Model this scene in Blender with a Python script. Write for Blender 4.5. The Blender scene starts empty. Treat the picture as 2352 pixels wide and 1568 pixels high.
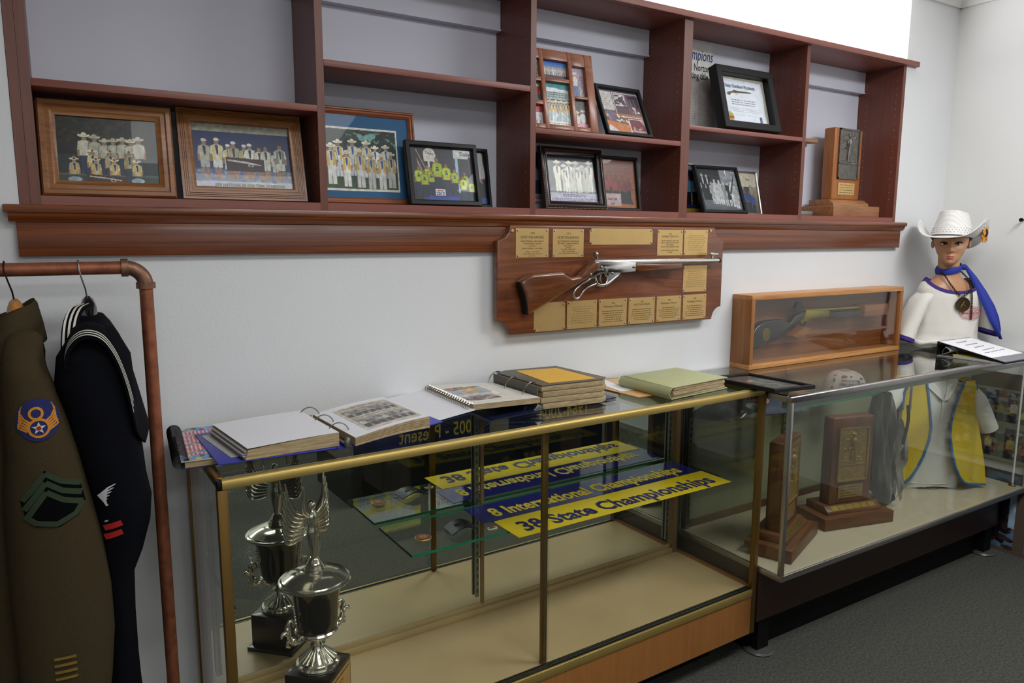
import bpy, bmesh, math, random
import numpy as np
from mathutils import Matrix, Vector
random.seed(7)
SC = bpy.context.scene
COL = SC.collection
PI = math.pi

# ---------------------------------------------------------------- camera
cam_d = bpy.data.cameras.new('camera')
cam = bpy.data.objects.new('camera', cam_d)
COL.objects.link(cam)
cam_d.sensor_width = 36.0
cam_d.lens = 1667.04 / 2352 * 36.0
cam_d.clip_start = 0.05
yaw, pitch, roll = -0.5509, -0.1449, 0.003
_f = Vector((-math.sin(yaw) * math.cos(pitch), math.cos(yaw) * math.cos(pitch), math.sin(pitch)))
_r = Vector((math.cos(yaw), math.sin(yaw), 0))
_u = _r.cross(_f)
_r2 = _r * math.cos(roll) + _u * math.sin(roll)
_u2 = -_r * math.sin(roll) + _u * math.cos(roll)
mw = Matrix(((_r2.x, _u2.x, -_f.x, 0.0562), (_r2.y, _u2.y, -_f.y, -2.2635), (_r2.z, _u2.z, -_f.z, 1.5205), (0, 0, 0, 1)))
cam.matrix_world = mw
SC.camera = cam

# ---------------------------------------------------------------- world, lights, exposure
W = bpy.data.worlds.new('world')
SC.world = W
W.use_nodes = True
W.node_tree.nodes['Background'].inputs[0].default_value = (0.75, 0.85, 1.0, 1)
W.node_tree.nodes['Background'].inputs[1].default_value = 0.05
SC.view_settings.view_transform = 'Standard'
SC.view_settings.look = 'None'
SC.view_settings.gamma = 1.0
SC.view_settings.use_curve_mapping = False
SC.view_settings.exposure = 0.0


def area(name, loc, rot, sx, sy, power, col=(1, 1, 1)):
    d = bpy.data.lights.new(name, 'AREA')
    d.shape = 'RECTANGLE'
    d.size, d.size_y = sx, sy
    d.energy = power
    d.color = col
    o = bpy.data.objects.new(name, d)
    COL.objects.link(o)
    o.location = loc
    o.rotation_euler = rot
    return o


# ceiling fluorescents (over the aisle) and the tube lying on top of the bookcase inside the recess
area('ceiling_fluorescent', (0.85, -1.95, 2.66), (0, 0, 0), 1.2, 0.55, 20, (0.98, 0.99, 1.0))
area('ceiling_fluorescent', (2.85, -1.75, 2.66), (0, 0, 0), 1.2, 0.55, 44, (0.98, 0.99, 1.0))
area('ceiling_fluorescent', (0.05, -4.2, 2.66), (0, 0, 0), 1.2, 0.55, 26, (0.98, 0.99, 1.0))
area('ceiling_fluorescent', (1.6, -4.2, 2.66), (0, 0, 0), 1.2, 0.55, 26, (0.98, 0.99, 1.0))
area('recess_tube', (2.55, -0.12, 2.345), (PI, 0, 0), 1.7, 0.05, 26, (0.96, 0.98, 1.0))


# ---------------------------------------------------------------- materials
def lin(c):
    if isinstance(c, str):
        c = [int(c[i:i + 2], 16) / 255 for i in (0, 2, 4)]
    return tuple((x / 12.92 if x <= 0.04045 else ((x + 0.055) / 1.055) ** 2.4) for x in c)


MATS = {}


def base(name):
    m = bpy.data.materials.new(name)
    m.use_nodes = True
    return m, m.node_tree, m.node_tree.nodes['Principled BSDF']


def plain(name, col, rough=0.5, metal=0.0, spec=0.5, var=0.06, scale=30.0, bump=0.0, bscale=200.0, coat=0.0, emit=0.0, sheen=0.0):
    """slightly mottled surface"""
    if name in MATS:
        return MATS[name]
    m, nt, p = base(name)
    c = lin(col)
    p.inputs['Roughness'].default_value = rough
    p.inputs['Metallic'].default_value = metal
    p.inputs['Specular IOR Level'].default_value = spec
    p.inputs['Coat Weight'].default_value = coat
    p.inputs['Sheen Weight'].default_value = sheen
    tc = nt.nodes.new('ShaderNodeTexCoord')
    nz = nt.nodes.new('ShaderNodeTexNoise')
    nz.inputs['Scale'].default_value = scale
    nz.inputs['Detail'].default_value = 5
    nt.links.new(tc.outputs['Object'], nz.inputs['Vector'])
    mx = nt.nodes.new('ShaderNodeMix')
    mx.data_type = 'RGBA'
    mx.inputs['A'].default_value = (*[x * (1 - var * 2) for x in c], 1)
    mx.inputs['B'].default_value = (*[min(1, x * (1 + var * 2)) for x in c], 1)
    nt.links.new(nz.outputs['Fac'], mx.inputs['Factor'])
    nt.links.new(mx.outputs['Result'], p.inputs['Base Color'])
    if bump:
        n2 = nt.nodes.new('ShaderNodeTexNoise')
        n2.inputs['Scale'].default_value = bscale
        n2.inputs['Detail'].default_value = 4
        nt.links.new(tc.outputs['Object'], n2.inputs['Vector'])
        b = nt.nodes.new('ShaderNodeBump')
        b.inputs['Strength'].default_value = bump
        b.inputs['Distance'].default_value = 0.004
        nt.links.new(n2.outputs['Fac'], b.inputs['Height'])
        nt.links.new(b.outputs['Normal'], p.inputs['Normal'])
    MATS[name] = m
    return m


def wood(name, c1, c2, axis=0, fine=60.0, along=2.5, rough=0.4, coat=0.0, bump=0.1, dist=0.6, c3=None):
    if name in MATS:
        return MATS[name]
    m, nt, p = base(name)
    tc = nt.nodes.new('ShaderNodeTexCoord')
    mp = nt.nodes.new('ShaderNodeMapping')
    s = [fine, fine, fine]
    s[axis] = along
    mp.inputs['Scale'].default_value = s
    nz = nt.nodes.new('ShaderNodeTexNoise')
    nz.inputs['Scale'].default_value = 1.0
    nz.inputs['Detail'].default_value = 6
    nz.inputs['Roughness'].default_value = 0.65
    nz.inputs['Distortion'].default_value = dist
    nt.links.new(tc.outputs['Object'], mp.inputs['Vector'])
    nt.links.new(mp.outputs['Vector'], nz.inputs['Vector'])
    cr = nt.nodes.new('ShaderNodeValToRGB')
    cr.color_ramp.elements[0].position = 0.3
    cr.color_ramp.elements[0].color = (*lin(c1), 1)
    cr.color_ramp.elements[1].position = 0.7
    cr.color_ramp.elements[1].color = (*lin(c2), 1)
    if c3:
        e = cr.color_ramp.elements.new(0.5)
        e.color = (*lin(c3), 1)
    nt.links.new(nz.outputs['Fac'], cr.inputs['Fac'])
    nt.links.new(cr.outputs['Color'], p.inputs['Base Color'])
    p.inputs['Roughness'].default_value = rough
    p.inputs['Coat Weight'].default_value = coat
    p.inputs['Coat Roughness'].default_value = 0.15
    if bump:
        b = nt.nodes.new('ShaderNodeBump')
        b.inputs['Strength'].default_value = bump
        b.inputs['Distance'].default_value = 0.002
        nt.links.new(nz.outputs['Fac'], b.inputs['Height'])
        nt.links.new(b.outputs['Normal'], p.inputs['Normal'])
    MATS[name] = m
    return m


def glass(name, tint=(0.93, 0.97, 0.95), refl=0.05, mx=1.0):
    """clear pane: sees straight through, mirrors more at a grazing angle"""
    m = bpy.data.materials.new(name)
    m.use_nodes = True
    nt = m.node_tree
    nt.nodes.clear()
    out = nt.nodes.new('ShaderNodeOutputMaterial')
    tr = nt.nodes.new('ShaderNodeBsdfTransparent')
    tr.inputs[0].default_value = (*tint, 1)
    gl = nt.nodes.new('ShaderNodeBsdfGlossy')
    gl.inputs['Roughness'].default_value = 0.0
    gl.inputs[0].default_value = (1, 1, 1, 1)
    geo = nt.nodes.new('ShaderNodeNewGeometry')
    dot = nt.nodes.new('ShaderNodeVectorMath')
    dot.operation = 'DOT_PRODUCT'
    nt.links.new(geo.outputs['Normal'], dot.inputs[0])
    nt.links.new(geo.outputs['Incoming'], dot.inputs[1])
    ab = nt.nodes.new('ShaderNodeMath'); ab.operation = 'ABSOLUTE'
    nt.links.new(dot.outputs['Value'], ab.inputs[0])
    sb = nt.nodes.new('ShaderNodeMath'); sb.operation = 'SUBTRACT'; sb.inputs[0].default_value = 1.0
    nt.links.new(ab.outputs[0], sb.inputs[1])
    pw = nt.nodes.new('ShaderNodeMath'); pw.operation = 'POWER'; pw.inputs[1].default_value = 5.0
    nt.links.new(sb.outputs[0], pw.inputs[0])
    ma = nt.nodes.new('ShaderNodeMath'); ma.operation = 'MULTIPLY_ADD'
    ma.inputs[1].default_value = mx - refl
    ma.inputs[2].default_value = refl
    nt.links.new(pw.outputs[0], ma.inputs[0])
    mix = nt.nodes.new('ShaderNodeMixShader')
    nt.links.new(ma.outputs[0], mix.inputs[0])
    nt.links.new(tr.outputs[0], mix.inputs[1])
    nt.links.new(gl.outputs[0], mix.inputs[2])
    nt.links.new(mix.outputs[0], out.inputs[0])
    return m


def printmat():
    m, nt, p = base('printed_paper')
    a = nt.nodes.new('ShaderNodeAttribute')
    a.attribute_name = 'Col'
    nt.links.new(a.outputs['Color'], p.inputs['Base Color'])
    p.inputs['Roughness'].default_value = 0.35
    return m


M_GLASS = glass('case_glass', (0.94, 0.955, 0.935), 0.03)
M_TOPGLASS = glass('top_glass', (0.94, 0.96, 0.945), 0.04)
M_PANE = glass('picture_glass', (0.97, 0.98, 0.98), 0.004, 0.4)
M_BOXPANE = glass('box_acrylic', (0.93, 0.93, 0.92), 0.055)
M_EDGE = plain('glass_edge_green', '1f7a55', 0.15, var=0.1)
M_MIRROR, _nt, _p = base('mirror')
_p.inputs['Metallic'].default_value = 1.0
_p.inputs['Roughness'].default_value = 0.0
_p.inputs['Base Color'].default_value = (0.78, 0.82, 0.79, 1)
M_PRINT = printmat()
M_WALL = plain('wall_paint', 'd8d9da', 0.5, var=0.02, scale=3.0, bump=0.09, bscale=110.0)
M_WALLR = plain('wall_paint_smooth', 'dcdcda', 0.6, var=0.015, scale=2.0, bump=0.15, bscale=40.0)
M_NICHE = plain('recess_paint', 'cccdda', 0.6, var=0.015, scale=3.0)
M_CEIL = plain('ceiling_paint', 'e4e3df', 0.7, var=0.01)
M_CHERRY = wood('cherry_laminate', '623427', '743f30', 2, 90, 3.0, 0.38, bump=0.03)
M_CHERRYH = wood('cherry_laminate_edge', '784338', '8a5044', 0, 120, 2.0, 0.42, bump=0.03)
M_SILL = wood('varnished_sill_wood', '4a230f', '8a4d24', 0, 70, 1.6, 0.28, 0.4, 0.5, 1.2, '6b3615')
M_APRON = wood('varnished_apron_wood', '431e0b', '87451d', 0, 75, 1.0, 0.33, 0.3, 0.3, 1.0, '653113')
M_OAK = wood('golden_oak', '74431c', '9c652e', 0, 70, 4.0, 0.4, 0.15, 0.15, 0.8)
M_OAKV = wood('golden_oak_upright', '8a5226', 'b07038', 2, 70, 4.0, 0.4, 0.15, 0.15, 0.8)
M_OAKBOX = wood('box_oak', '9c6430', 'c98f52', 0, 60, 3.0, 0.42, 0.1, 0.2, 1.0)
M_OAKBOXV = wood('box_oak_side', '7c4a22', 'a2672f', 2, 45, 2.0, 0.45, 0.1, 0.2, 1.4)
M_REDWOOD = wood('reddish_frame_wood', '7a3f22', '9a5730', 0, 70, 4.0, 0.35, 0.2, 0.1)
M_WALNUT = wood('walnut_board', '4d2916', '8a4f2c', 0, 26, 1.6, 0.32, 0.35, 0.08, 2.2, '6c3a1e')
M_GUNWOOD = wood('gunstock_walnut', '4a2614', '74421f', 0, 50, 5.0, 0.22, 0.6, 0.05, 1.5)
M_TROPHYWOOD = wood('trophy_walnut', '45260f', '6e4322', 2, 55, 4.0, 0.4, 0.15, 0.1)
M_TROPHYWOODH = wood('trophy_walnut_base', '4a2a14', '744829', 0, 55, 4.0, 0.42, 0.1, 0.1)
M_TROPHYOAK = wood('trophy_oak', '8a4f20', 'ab6a30', 2, 60, 5.0, 0.4, 0.15, 0.1)
M_TROPHYOAKH = wood('trophy_oak_base', '7a4a2a', 'a5754a', 0, 60, 5.0, 0.45, 0.1, 0.1)
M_BASEORANGE = wood('maple_laminate', '8d5a2c', '9c6834', 2, 60, 3.0, 0.4, bump=0.03)
M_BASEDARK = wood('dark_wood_laminate', '2a170d', '3b2216', 2, 120, 2.0, 0.4, bump=0.03)
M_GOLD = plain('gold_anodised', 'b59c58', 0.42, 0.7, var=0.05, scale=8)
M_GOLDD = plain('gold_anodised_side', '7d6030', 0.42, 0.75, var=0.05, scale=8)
M_SILVER = plain('satin_aluminium', 'b9b6b4', 0.32, 1.0, var=0.04, scale=8)
M_STEEL = plain('zinc_steel', '8d9089', 0.4, 1.0, var=0.06)
M_CHROME = plain('bright_silver_plate', 'dcd6c6', 0.13, 0.9, var=0.02)
M_NICKEL = plain('polished_nickel', 'cfcdca', 0.14, 1.0, var=0.03)
M_BRASS = plain('brushed_brass', 'd9b578', 0.38, 0.75, var=0.05, scale=25)
M_BRASSD = plain('aged_brass', '8f7a3f', 0.42, 1.0, var=0.15, scale=60)
M_PEWTER = plain('cast_pewter', '6e6a64', 0.38, 0.7, var=0.25, scale=60, bump=0.3, bscale=120)
M_BRONZE = plain('cast_bronze', 'a88c52', 0.36, 0.65, var=0.2, scale=60, bump=0.25, bscale=120)
M_BLACK = plain('black_lacquer', '09090c', 0.4, var=0.1, spec=0.3)
M_BLACKM = plain('black_matt', '0a0a0b', 0.6, var=0.1, spec=0.2)
M_BLACKG = plain('black_cup_enamel', '14110c', 0.12, 0.0, coat=0.6, var=0.1)
M_DARKRED = wood('burgundy_frame_wood', '1c0a0a', '2c1112', 0, 60, 4, 0.3, 0.3, 0.05)
M_CREAM = plain('cream_laminate', 'c8ad80', 0.38, var=0.07, scale=5)
M_CREAMD = plain('cream_track', 'b39a6c', 0.45, var=0.06, scale=12)
M_BEIGE = plain('beige_laminate', 'b9ad96', 0.45, var=0.03, scale=6)
M_CARPET = plain('carpet_fibre', '484943', 0.95, var=0.48, scale=110, bump=1.0, bscale=170, spec=0.1)
M_COPPER = plain('aged_iron_pipe', '8a5138', 0.5, 0.45, var=0.35, scale=45, bump=0.1, bscale=60)
M_COPPERD = plain('aged_iron_elbow', '7d5a48', 0.45, 0.6, var=0.35, scale=60, bump=0.15, bscale=80)
M_WHITEP = plain('white_paper', 'dcdce0', 0.6, var=0.01)
M_CREAMP = plain('aged_paper', 'c9bda2', 0.7, var=0.05, scale=20)
M_PAGES = wood('page_edges', '7d6848', 'b8a47e', 0, 300, 1.0, 0.8, bump=0.2, dist=0.2)
M_INK = plain('black_ink', '17161a', 0.5, var=0.02)
M_INKB = plain('engraving_ink', '4a3c22', 0.5, var=0.02)
M_INKBLUE = plain('blue_ink', '23306e', 0.5, var=0.02)
M_INKRED = plain('red_ink', 'b02a3a', 0.5, var=0.02)
M_INKYEL = plain('yellow_ink', 'e2c72c', 0.5, var=0.02)
M_INKNAVY = plain('navy_ink', '1b1d5a', 0.5, var=0.02)
M_INKGOLD = plain('gold_ink', 'd0b840', 0.5, var=0.02)
M_YELLOWP = plain('yellow_card', 'e6c913', 0.3, var=0.02)
M_BLUEP = plain('blue_card', '22246e', 0.06, var=0.03)
M_WHITE = plain('white_plastic', 'e6e6e4', 0.4, var=0.01)


# ---------------------------------------------------------------- mesh helpers
class MB:
    def __init__(s):
        s.v, s.f, s.mi, s.cur = [], [], [], 0

    def add(s, vs, fs):
        o = len(s.v)
        s.v += [tuple(map(float, p)) for p in vs]
        s.f += [tuple(i + o for i in f) for f in fs]
        s.mi += [s.cur] * len(fs)
        return s

    def box(s, x0, x1, y0, y1, z0, z1):
        return s.add([(x, y, z) for z in (z0, z1) for y in (y0, y1) for x in (x0, x1)],
                     [(0, 2, 3, 1), (4, 5, 7, 6), (0, 1, 5, 4), (2, 6, 7, 3), (0, 4, 6, 2), (1, 3, 7, 5)])

    def obox(s, c, sz, R=None):
        R = R or Matrix.Identity(3)
        c = Vector(c)
        vs = [c + R @ Vector((x * sz[0] / 2, y * sz[1] / 2, z * sz[2] / 2)) for z in (-1, 1) for y in (-1, 1) for x in (-1, 1)]
        return s.add(vs, [(0, 2, 3, 1), (4, 5, 7, 6), (0, 1, 5, 4), (2, 6, 7, 3), (0, 4, 6, 2), (1, 3, 7, 5)])

    def rings(s, rs, caps=True, closed=True):
        n = len(rs[0])
        fs = []
        for k in range(len(rs) - 1):
            for i in range(n if closed else n - 1):
                j = (i + 1) % n
                fs.append((k * n + i, k * n + j, (k + 1) * n + j, (k + 1) * n + i))
        if caps:
            fs.append(tuple(reversed(range(n))))
            fs.append(tuple(range((len(rs) - 1) * n, len(rs) * n)))
        return s.add([p for r in rs for p in r], fs)

    def tube(s, pts, rad, n=10, caps=True, flat=None):
        P = [Vector(p) for p in pts]
        rads = rad if isinstance(rad, (list, tuple)) else [rad] * len(P)
        rs = []
        t0 = (P[1] - P[0]).normalized()
        u = t0.orthogonal().normalized()
        for i, p in enumerate(P):
            t = (P[min(i + 1, len(P) - 1)] - P[max(i - 1, 0)]).normalized()
            u = (u - t * u.dot(t)).normalized()
            w = t.cross(u)
            r = rads[i]
            rs.append([p + (u * math.cos(a) + w * math.sin(a)) * r for a in [2 * PI * k / n for k in range(n)]])
        return s.rings(rs, caps)

    def cyl(s, p0, p1, r0, r1=None, n=20):
        return s.tube([p0, p1], [r0, r0 if r1 is None else r1], n)

    def lathe(s, prof, c=(0, 0, 0), n=32, axis=2, caps=True, squash=(1, 1)):
        rs = []
        for r, h in prof:
            ring = []
            for k in range(n):
                a = 2 * PI * k / n
                x, y = r * math.cos(a) * squash[0], r * math.sin(a) * squash[1]
                q = (x, y, h) if axis == 2 else ((x, h, y) if axis == 1 else (h, x, y))
                ring.append((c[0] + q[0], c[1] + q[1], c[2] + q[2]))
            rs.append(ring)
        return s.rings(rs, caps)

    def prism(s, poly, a, b, plane='xz'):
        """outline extruded from a to b along the third axis"""
        def P(p, t):
            return (p[0], t, p[1]) if plane == 'xz' else ((p[0], p[1], t) if plane == 'xy' else (t, p[0], p[1]))
        n = len(poly)
        return s.add([P(p, a) for p in poly] + [P(p, b) for p in poly],
                     [tuple(range(n)), tuple(reversed(range(n, 2 * n)))] + [((i + 1) % n, i, n + i, n + (i + 1) % n) for i in range(n)])

    def ell(s, c, r, n=16, m=10):
        rs = []
        for k in range(m + 1):
            t = -PI / 2 + PI * k / m
            rr = max(math.cos(t), 0.02)
            rs.append([(c[0] + r[0] * rr * math.cos(2 * PI * i / n), c[1] + r[1] * rr * math.sin(2 * PI * i / n), c[2] + r[2] * math.sin(t)) for i in range(n)])
        return s.rings(rs)

    def sheet(s, fn, nu, nv, thick=None):
        """surface fn(u,v) for u,v in 0..1; thick gives it a second skin"""
        g = [[Vector(fn(i / nu, j / nv)) for j in range(nv + 1)] for i in range(nu + 1)]
        fs = [(i * (nv + 1) + j, (i + 1) * (nv + 1) + j, (i + 1) * (nv + 1) + j + 1, i * (nv + 1) + j + 1) for i in range(nu) for j in range(nv)]
        vs = [p for r in g for p in r]
        if thick is None:
            return s.add(vs, fs)
        N = len(vs)
        t = Vector(thick) if isinstance(thick, (tuple, list)) else None
        v2 = []
        for i in range(nu + 1):
            for j in range(nv + 1):
                if t is None:
                    a = g[min(i + 1, nu)][j] - g[max(i - 1, 0)][j]
                    b = g[i][min(j + 1, nv)] - g[i][max(j - 1, 0)]
                    nn = a.cross(b)
                    nn = nn.normalized() * thick if nn.length > 0 else Vector((0, 0, thick))
                    v2.append(g[i][j] + nn)
                else:
                    v2.append(g[i][j] + t)
        f2 = [tuple(N + i for i in reversed(f)) for f in fs]
        w = nv + 1
        edge = [i * w for i in range(nu + 1)], [i * w + nv for i in range(nu + 1)], list(range(w)), [nu * w + j for j in range(w)]
        side = []
        for e, fl in zip(edge, (0, 1, 1, 0)):
            for a, b in zip(e[:-1], e[1:]):
                q = (a, b, N + b, N + a)
                side.append(q if fl else tuple(reversed(q)))
        return s.add(vs + v2, fs + f2 + side)

    def build(s, name, mat, parent=None, smooth=35, bev=0.0, seg=2, sub=0, fixn=True):
        me = bpy.data.meshes.new(name)
        me.from_pydata(s.v, [], s.f)
        for m in (mat if isinstance(mat, (list, tuple)) else [mat]):
            me.materials.append(m)
        me.polygons.foreach_set('material_index', s.mi)
        if bev or fixn:
            bm = bmesh.new()
            bm.from_mesh(me)
            if fixn:
                bmesh.ops.recalc_face_normals(bm, faces=bm.faces)
            if bev:
                ed = [e for e in bm.edges if len(e.link_faces) == 2 and e.calc_face_angle(0) > 0.5]
                bmesh.ops.bevel(bm, geom=ed, offset=bev, segments=seg, profile=0.5, affect='EDGES', clamp_overlap=True)
            if sub:
                bmesh.ops.subdivide_edges(bm, edges=bm.edges, cuts=sub, use_grid_fill=True, smooth=0)
            bm.to_mesh(me)
            bm.free()
        if smooth:
            me.polygons.foreach_set('use_smooth', [True] * len(me.polygons))
            me.set_sharp_from_angle(angle=math.radians(smooth))
        o = bpy.data.objects.new(name, me)
        COL.objects.link(o)
        if parent:
            o.parent = parent
        return o


def tag(o, label=None, cat=None, group=None, kind=None):
    if label: o['label'] = label
    if cat: o['category'] = cat
    if group: o['group'] = group
    if kind: o['kind'] = kind
    return o


def thing(name, label, cat, loc=(0, 0, 0), rz=0, group=None, rx=0, ry=0):
    o = bpy.data.objects.new(name, None)
    COL.objects.link(o)
    o.empty_display_size = 0.05
    o.location = loc
    o.rotation_euler = (rx, ry, rz)
    return tag(o, label, cat, group)


def box(name, mat, parent, x0, x1, y0, y1, z0, z1, bev=0.0, label=None):
    o = MB().box(x0, x1, y0, y1, z0, z1).build(name, mat, parent, bev=bev)
    if label: o['label'] = label
    return o


def struct(o):
    o['kind'] = 'structure'
    return o


def copy_tree(o, parent=None):
    c = o.copy()
    COL.objects.link(c)
    if parent: c.parent = parent
    for ch in list(o.children):
        copy_tree(ch, c)
    return c


def text(s, size, mat, parent, loc, rot=(PI / 2, 0, 0), align='CENTER', sx=1.0, bold=0.0, shear=0.0, name='lettering', line=1.0, top='TOP_BASELINE', ext=0.00005, mirror=False):
    cu = bpy.data.curves.new(name, 'FONT')
    cu.body = s
    cu.size = size
    cu.align_x = align
    cu.align_y = top
    cu.resolution_u = 2
    cu.offset = bold * size
    cu.shear = shear
    cu.space_line = line
    cu.extrude = ext
    cu.materials.append(mat)
    tmp = bpy.data.objects.new(name, cu)
    me = bpy.data.meshes.new_from_object(tmp)
    bpy.data.objects.remove(tmp)
    bpy.data.curves.remove(cu)
    me.name = name
    if not me.materials: me.materials.append(mat)
    o = bpy.data.objects.new(name, me)
    COL.objects.link(o)
    o.parent = parent
    o.location = loc
    o.rotation_euler = rot
    o.scale = (sx, 1, 1)
    return o


def cr(P, u):
    """smooth curve through the points P at u in 0..1"""
    n = len(P) - 1
    i = min(int(u * n), n - 1)
    t = u * n - i
    a, b, c, d = P[max(i - 1, 0)], P[i], P[i + 1], P[min(i + 2, n)]
    return .5 * ((2 * b) + (c - a) * t + (2 * a - 5 * b + 4 * c - d) * t * t + (3 * b - a - 3 * c + d) * t ** 3)


def wrap(o, fn):
    """bend flat lettering: fn(x, y) of the text sheet gives the point it lies on"""
    for v in o.data.vertices:
        v.co = fn(v.co.x, v.co.y)
    o.location = (0, 0, 0)
    o.rotation_euler = (0, 0, 0)
    o.scale = (1, 1, 1)
    return o


def fit(o, w, h=None):
    """scale lettering to a width (and height)"""
    xs = [v.co.x for v in o.data.vertices]
    ys = [v.co.y for v in o.data.vertices]
    sx = w / (max(xs) - min(xs))
    o.scale = (sx, sx if h is None else h / (max(ys) - min(ys)), 1)
    return o


# ---------------------------------------------------------------- printed pictures: drawn cell by cell on a fine grid of the sheet
class Pic:
    def __init__(s, w, h, px=1000, bg='808080', seed=1):
        s.w, s.h = w, h
        s.nx, s.ny = max(8, int(w * px)), max(8, int(h * px))
        s.a = np.zeros((s.ny, s.nx, 3))
        s.a[:] = s.c(bg)
        s.X, s.Y = np.meshgrid((np.arange(s.nx) + .5) / s.nx * (w / h), (np.arange(s.ny) + .5) / s.ny)   # y up, 0..1
        s.rng = np.random.RandomState(seed)

    def c(s, c):
        return np.array([int(c[i:i + 2], 16) / 255 for i in (0, 2, 4)]) if isinstance(c, str) else np.array(c)

    def put(s, m, c):
        s.a[m] = s.c(c)

    def rect(s, x0, x1, y0, y1, c):
        s.put((s.X >= x0) & (s.X < x1) & (s.Y >= y0) & (s.Y < y1), c)

    def ell(s, x, y, rx, ry, c):
        s.put(((s.X - x) / rx) ** 2 + ((s.Y - y) / ry) ** 2 < 1, c)

    def ring(s, x, y, rx, ry, t, c):
        q = ((s.X - x) / rx) ** 2 + ((s.Y - y) / ry) ** 2
        s.put((q < 1) & (q > (1 - t) ** 2), c)

    def poly(s, pts, c):
        m = np.zeros(s.X.shape, bool)
        n = len(pts)
        for i in range(n):
            x0, y0 = pts[i]
            x1, y1 = pts[(i + 1) % n]
            if y0 == y1: continue
            k = ((s.Y >= min(y0, y1)) & (s.Y < max(y0, y1)) & (s.X < x0 + (s.Y - y0) * (x1 - x0) / (y1 - y0)))
            m ^= k
        s.put(m, c)

    def grad(s, y0, y1, c0, c1):
        m = (s.Y >= y0) & (s.Y < y1)
        t = ((s.Y - y0) / (y1 - y0))[..., None]
        s.a[m] = (s.c(c0) * (1 - t) + s.c(c1) * t)[m]

    def blobs(s, x0, x1, y0, y1, n, r, cols):
        for _ in range(n):
            s.ell(s.rng.uniform(x0, x1), s.rng.uniform(y0, y1), r * s.rng.uniform(.4, 1.2), r * s.rng.uniform(.3, .9), cols[s.rng.randint(len(cols))])

    def noise(s, amt):
        lo = np.zeros(s.a.shape[:2])
        for _ in range(26):
            fx, fy, p0 = s.rng.uniform(-60, 60), s.rng.uniform(-60, 60), s.rng.uniform(0, 6.3)
            lo += np.sin(s.X * fx + s.Y * fy + p0)
        s.a = np.clip(s.a * (1 + .16 * amt * lo[..., None] + s.rng.uniform(-amt, amt, s.a.shape[:2] + (1,))), 0, 1)

    def lines(s, x0, x1, y0, y1, n, c, fill=.55, word=.02):
        """rows of small print too small to read"""
        dy = (y1 - y0) / n
        for i in range(n):
            y = y1 - (i + .5) * dy
            x = x0
            while x < x1:
                L = s.rng.uniform(.4, 1.8) * word
                s.rect(x, min(x + L, x1), y - dy * fill / 2, y + dy * fill / 2, c)
                x += L + word * .35

    def person(s, x, y, h, shirt='e8e4d8', pants='e6e6ea', hat=None, vest=None, scarf=None, skin='c79a7a', hair='3a2a1e', cap=None, sit=False, skirt=None, shorts=None, logo=None):
        w = h * .108
        k_ = s.rng.uniform(.80, 1.06)
        jit = lambda c: None if c is None else np.clip(s.c(c) * k_, 0, 1)
        shirt, pants, hat, vest, skirt, shorts = [jit(c) for c in (shirt, pants, hat, vest, skirt, shorts)]
        ol = shirt * .45
        if not sit: s.poly([(x - w * 1.1, y), (x + w * 1.1, y), (x + w * 1.05, y + h * .5), (x - w * 1.05, y + h * .5)], (pants if shorts is None and skirt is None else ol) * .55) if shorts is None and skirt is None else None
        s.poly([(x - w * 1.1, y + h * .46), (x + w * 1.1, y + h * .46), (x + w * 1.62, y + h * .56), (x + w * 1.3, y + h * .82), (x, y + h * .87), (x - w * 1.3, y + h * .82), (x - w * 1.62, y + h * .56)], ol)
        if not sit:
            if shorts is not None:
                s.rect(x - w * .75, x - w * .1, y, y + h * .3, skin); s.rect(x + w * .1, x + w * .75, y, y + h * .3, skin)
                s.poly([(x - w, y + h * .28), (x - w * .06, y + h * .28), (x, y + h * .4), (x + w * .06, y + h * .28), (x + w, y + h * .28), (x + w * .9, y + h * .5), (x - w * .9, y + h * .5)], shorts)
            else:
                s.poly([(x - w * .95, y), (x - w * .12, y), (x, y + h * .38), (x + w * .12, y), (x + w * .95, y), (x + w * .92, y + h * .5), (x - w * .92, y + h * .5)], pants)
            if skirt is not None:
                s.rect(x - w * .6, x - w * .15, y, y + h * .28, skin); s.rect(x + w * .15, x + w * .6, y, y + h * .28, skin)
                s.poly([(x - w * 1.25, y + h * .25), (x + w * 1.25, y + h * .25), (x + w * .7, y + h * .56), (x - w * .7, y + h * .56)], skirt)
        else:
            s.ell(x, y + h * .28, w * 1.9, h * .09, pants)
        s.poly([(x - w * 1.5, y + h * .45), (x - w * 1.0, y + h * .43), (x - w * .9, y + h * .8), (x - w * 1.2, y + h * .78)], skin)
        s.poly([(x + w * 1.5, y + h * .45), (x + w * 1.0, y + h * .43), (x + w * .9, y + h * .8), (x + w * 1.2, y + h * .78)], skin)
        s.poly([(x - w * .95, y + h * .46), (x + w * .95, y + h * .46), (x + w * 1.05, y + h * .62), (x + w * 1.45, y + h * .6), (x + w * 1.2, y + h * .8), (x + w * .4, y + h * .84), (x - w * .4, y + h * .84), (x - w * 1.2, y + h * .8), (x - w * 1.45, y + h * .6), (x - w * 1.05, y + h * .62)], shirt)
        if vest is not None:
            for k in (-1, 1):
                s.poly([(x + k * w * .3, y + h * .46), (x + k * w, y + h * .46), (x + k * w * 1.0, y + h * .8), (x + k * w * .45, y + h * .83)], vest)
        if scarf:
            s.poly([(x - w * .35, y + h * .82), (x + w * .35, y + h * .82), (x + w * .25, y + h * .6), (x - w * .1, y + h * .58)], scarf)
        if logo:
            s.rect(x - w * .45, x + w * .45, y + h * .62, y + h * .67, logo)
            s.ell(x, y + h * .71, w * .35, h * .025, logo)
        s.ell(x, y + h * .915, h * .058, h * .078, hair)
        s.ell(x, y + h * .9, h * .05, h * .068, skin)
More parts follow.
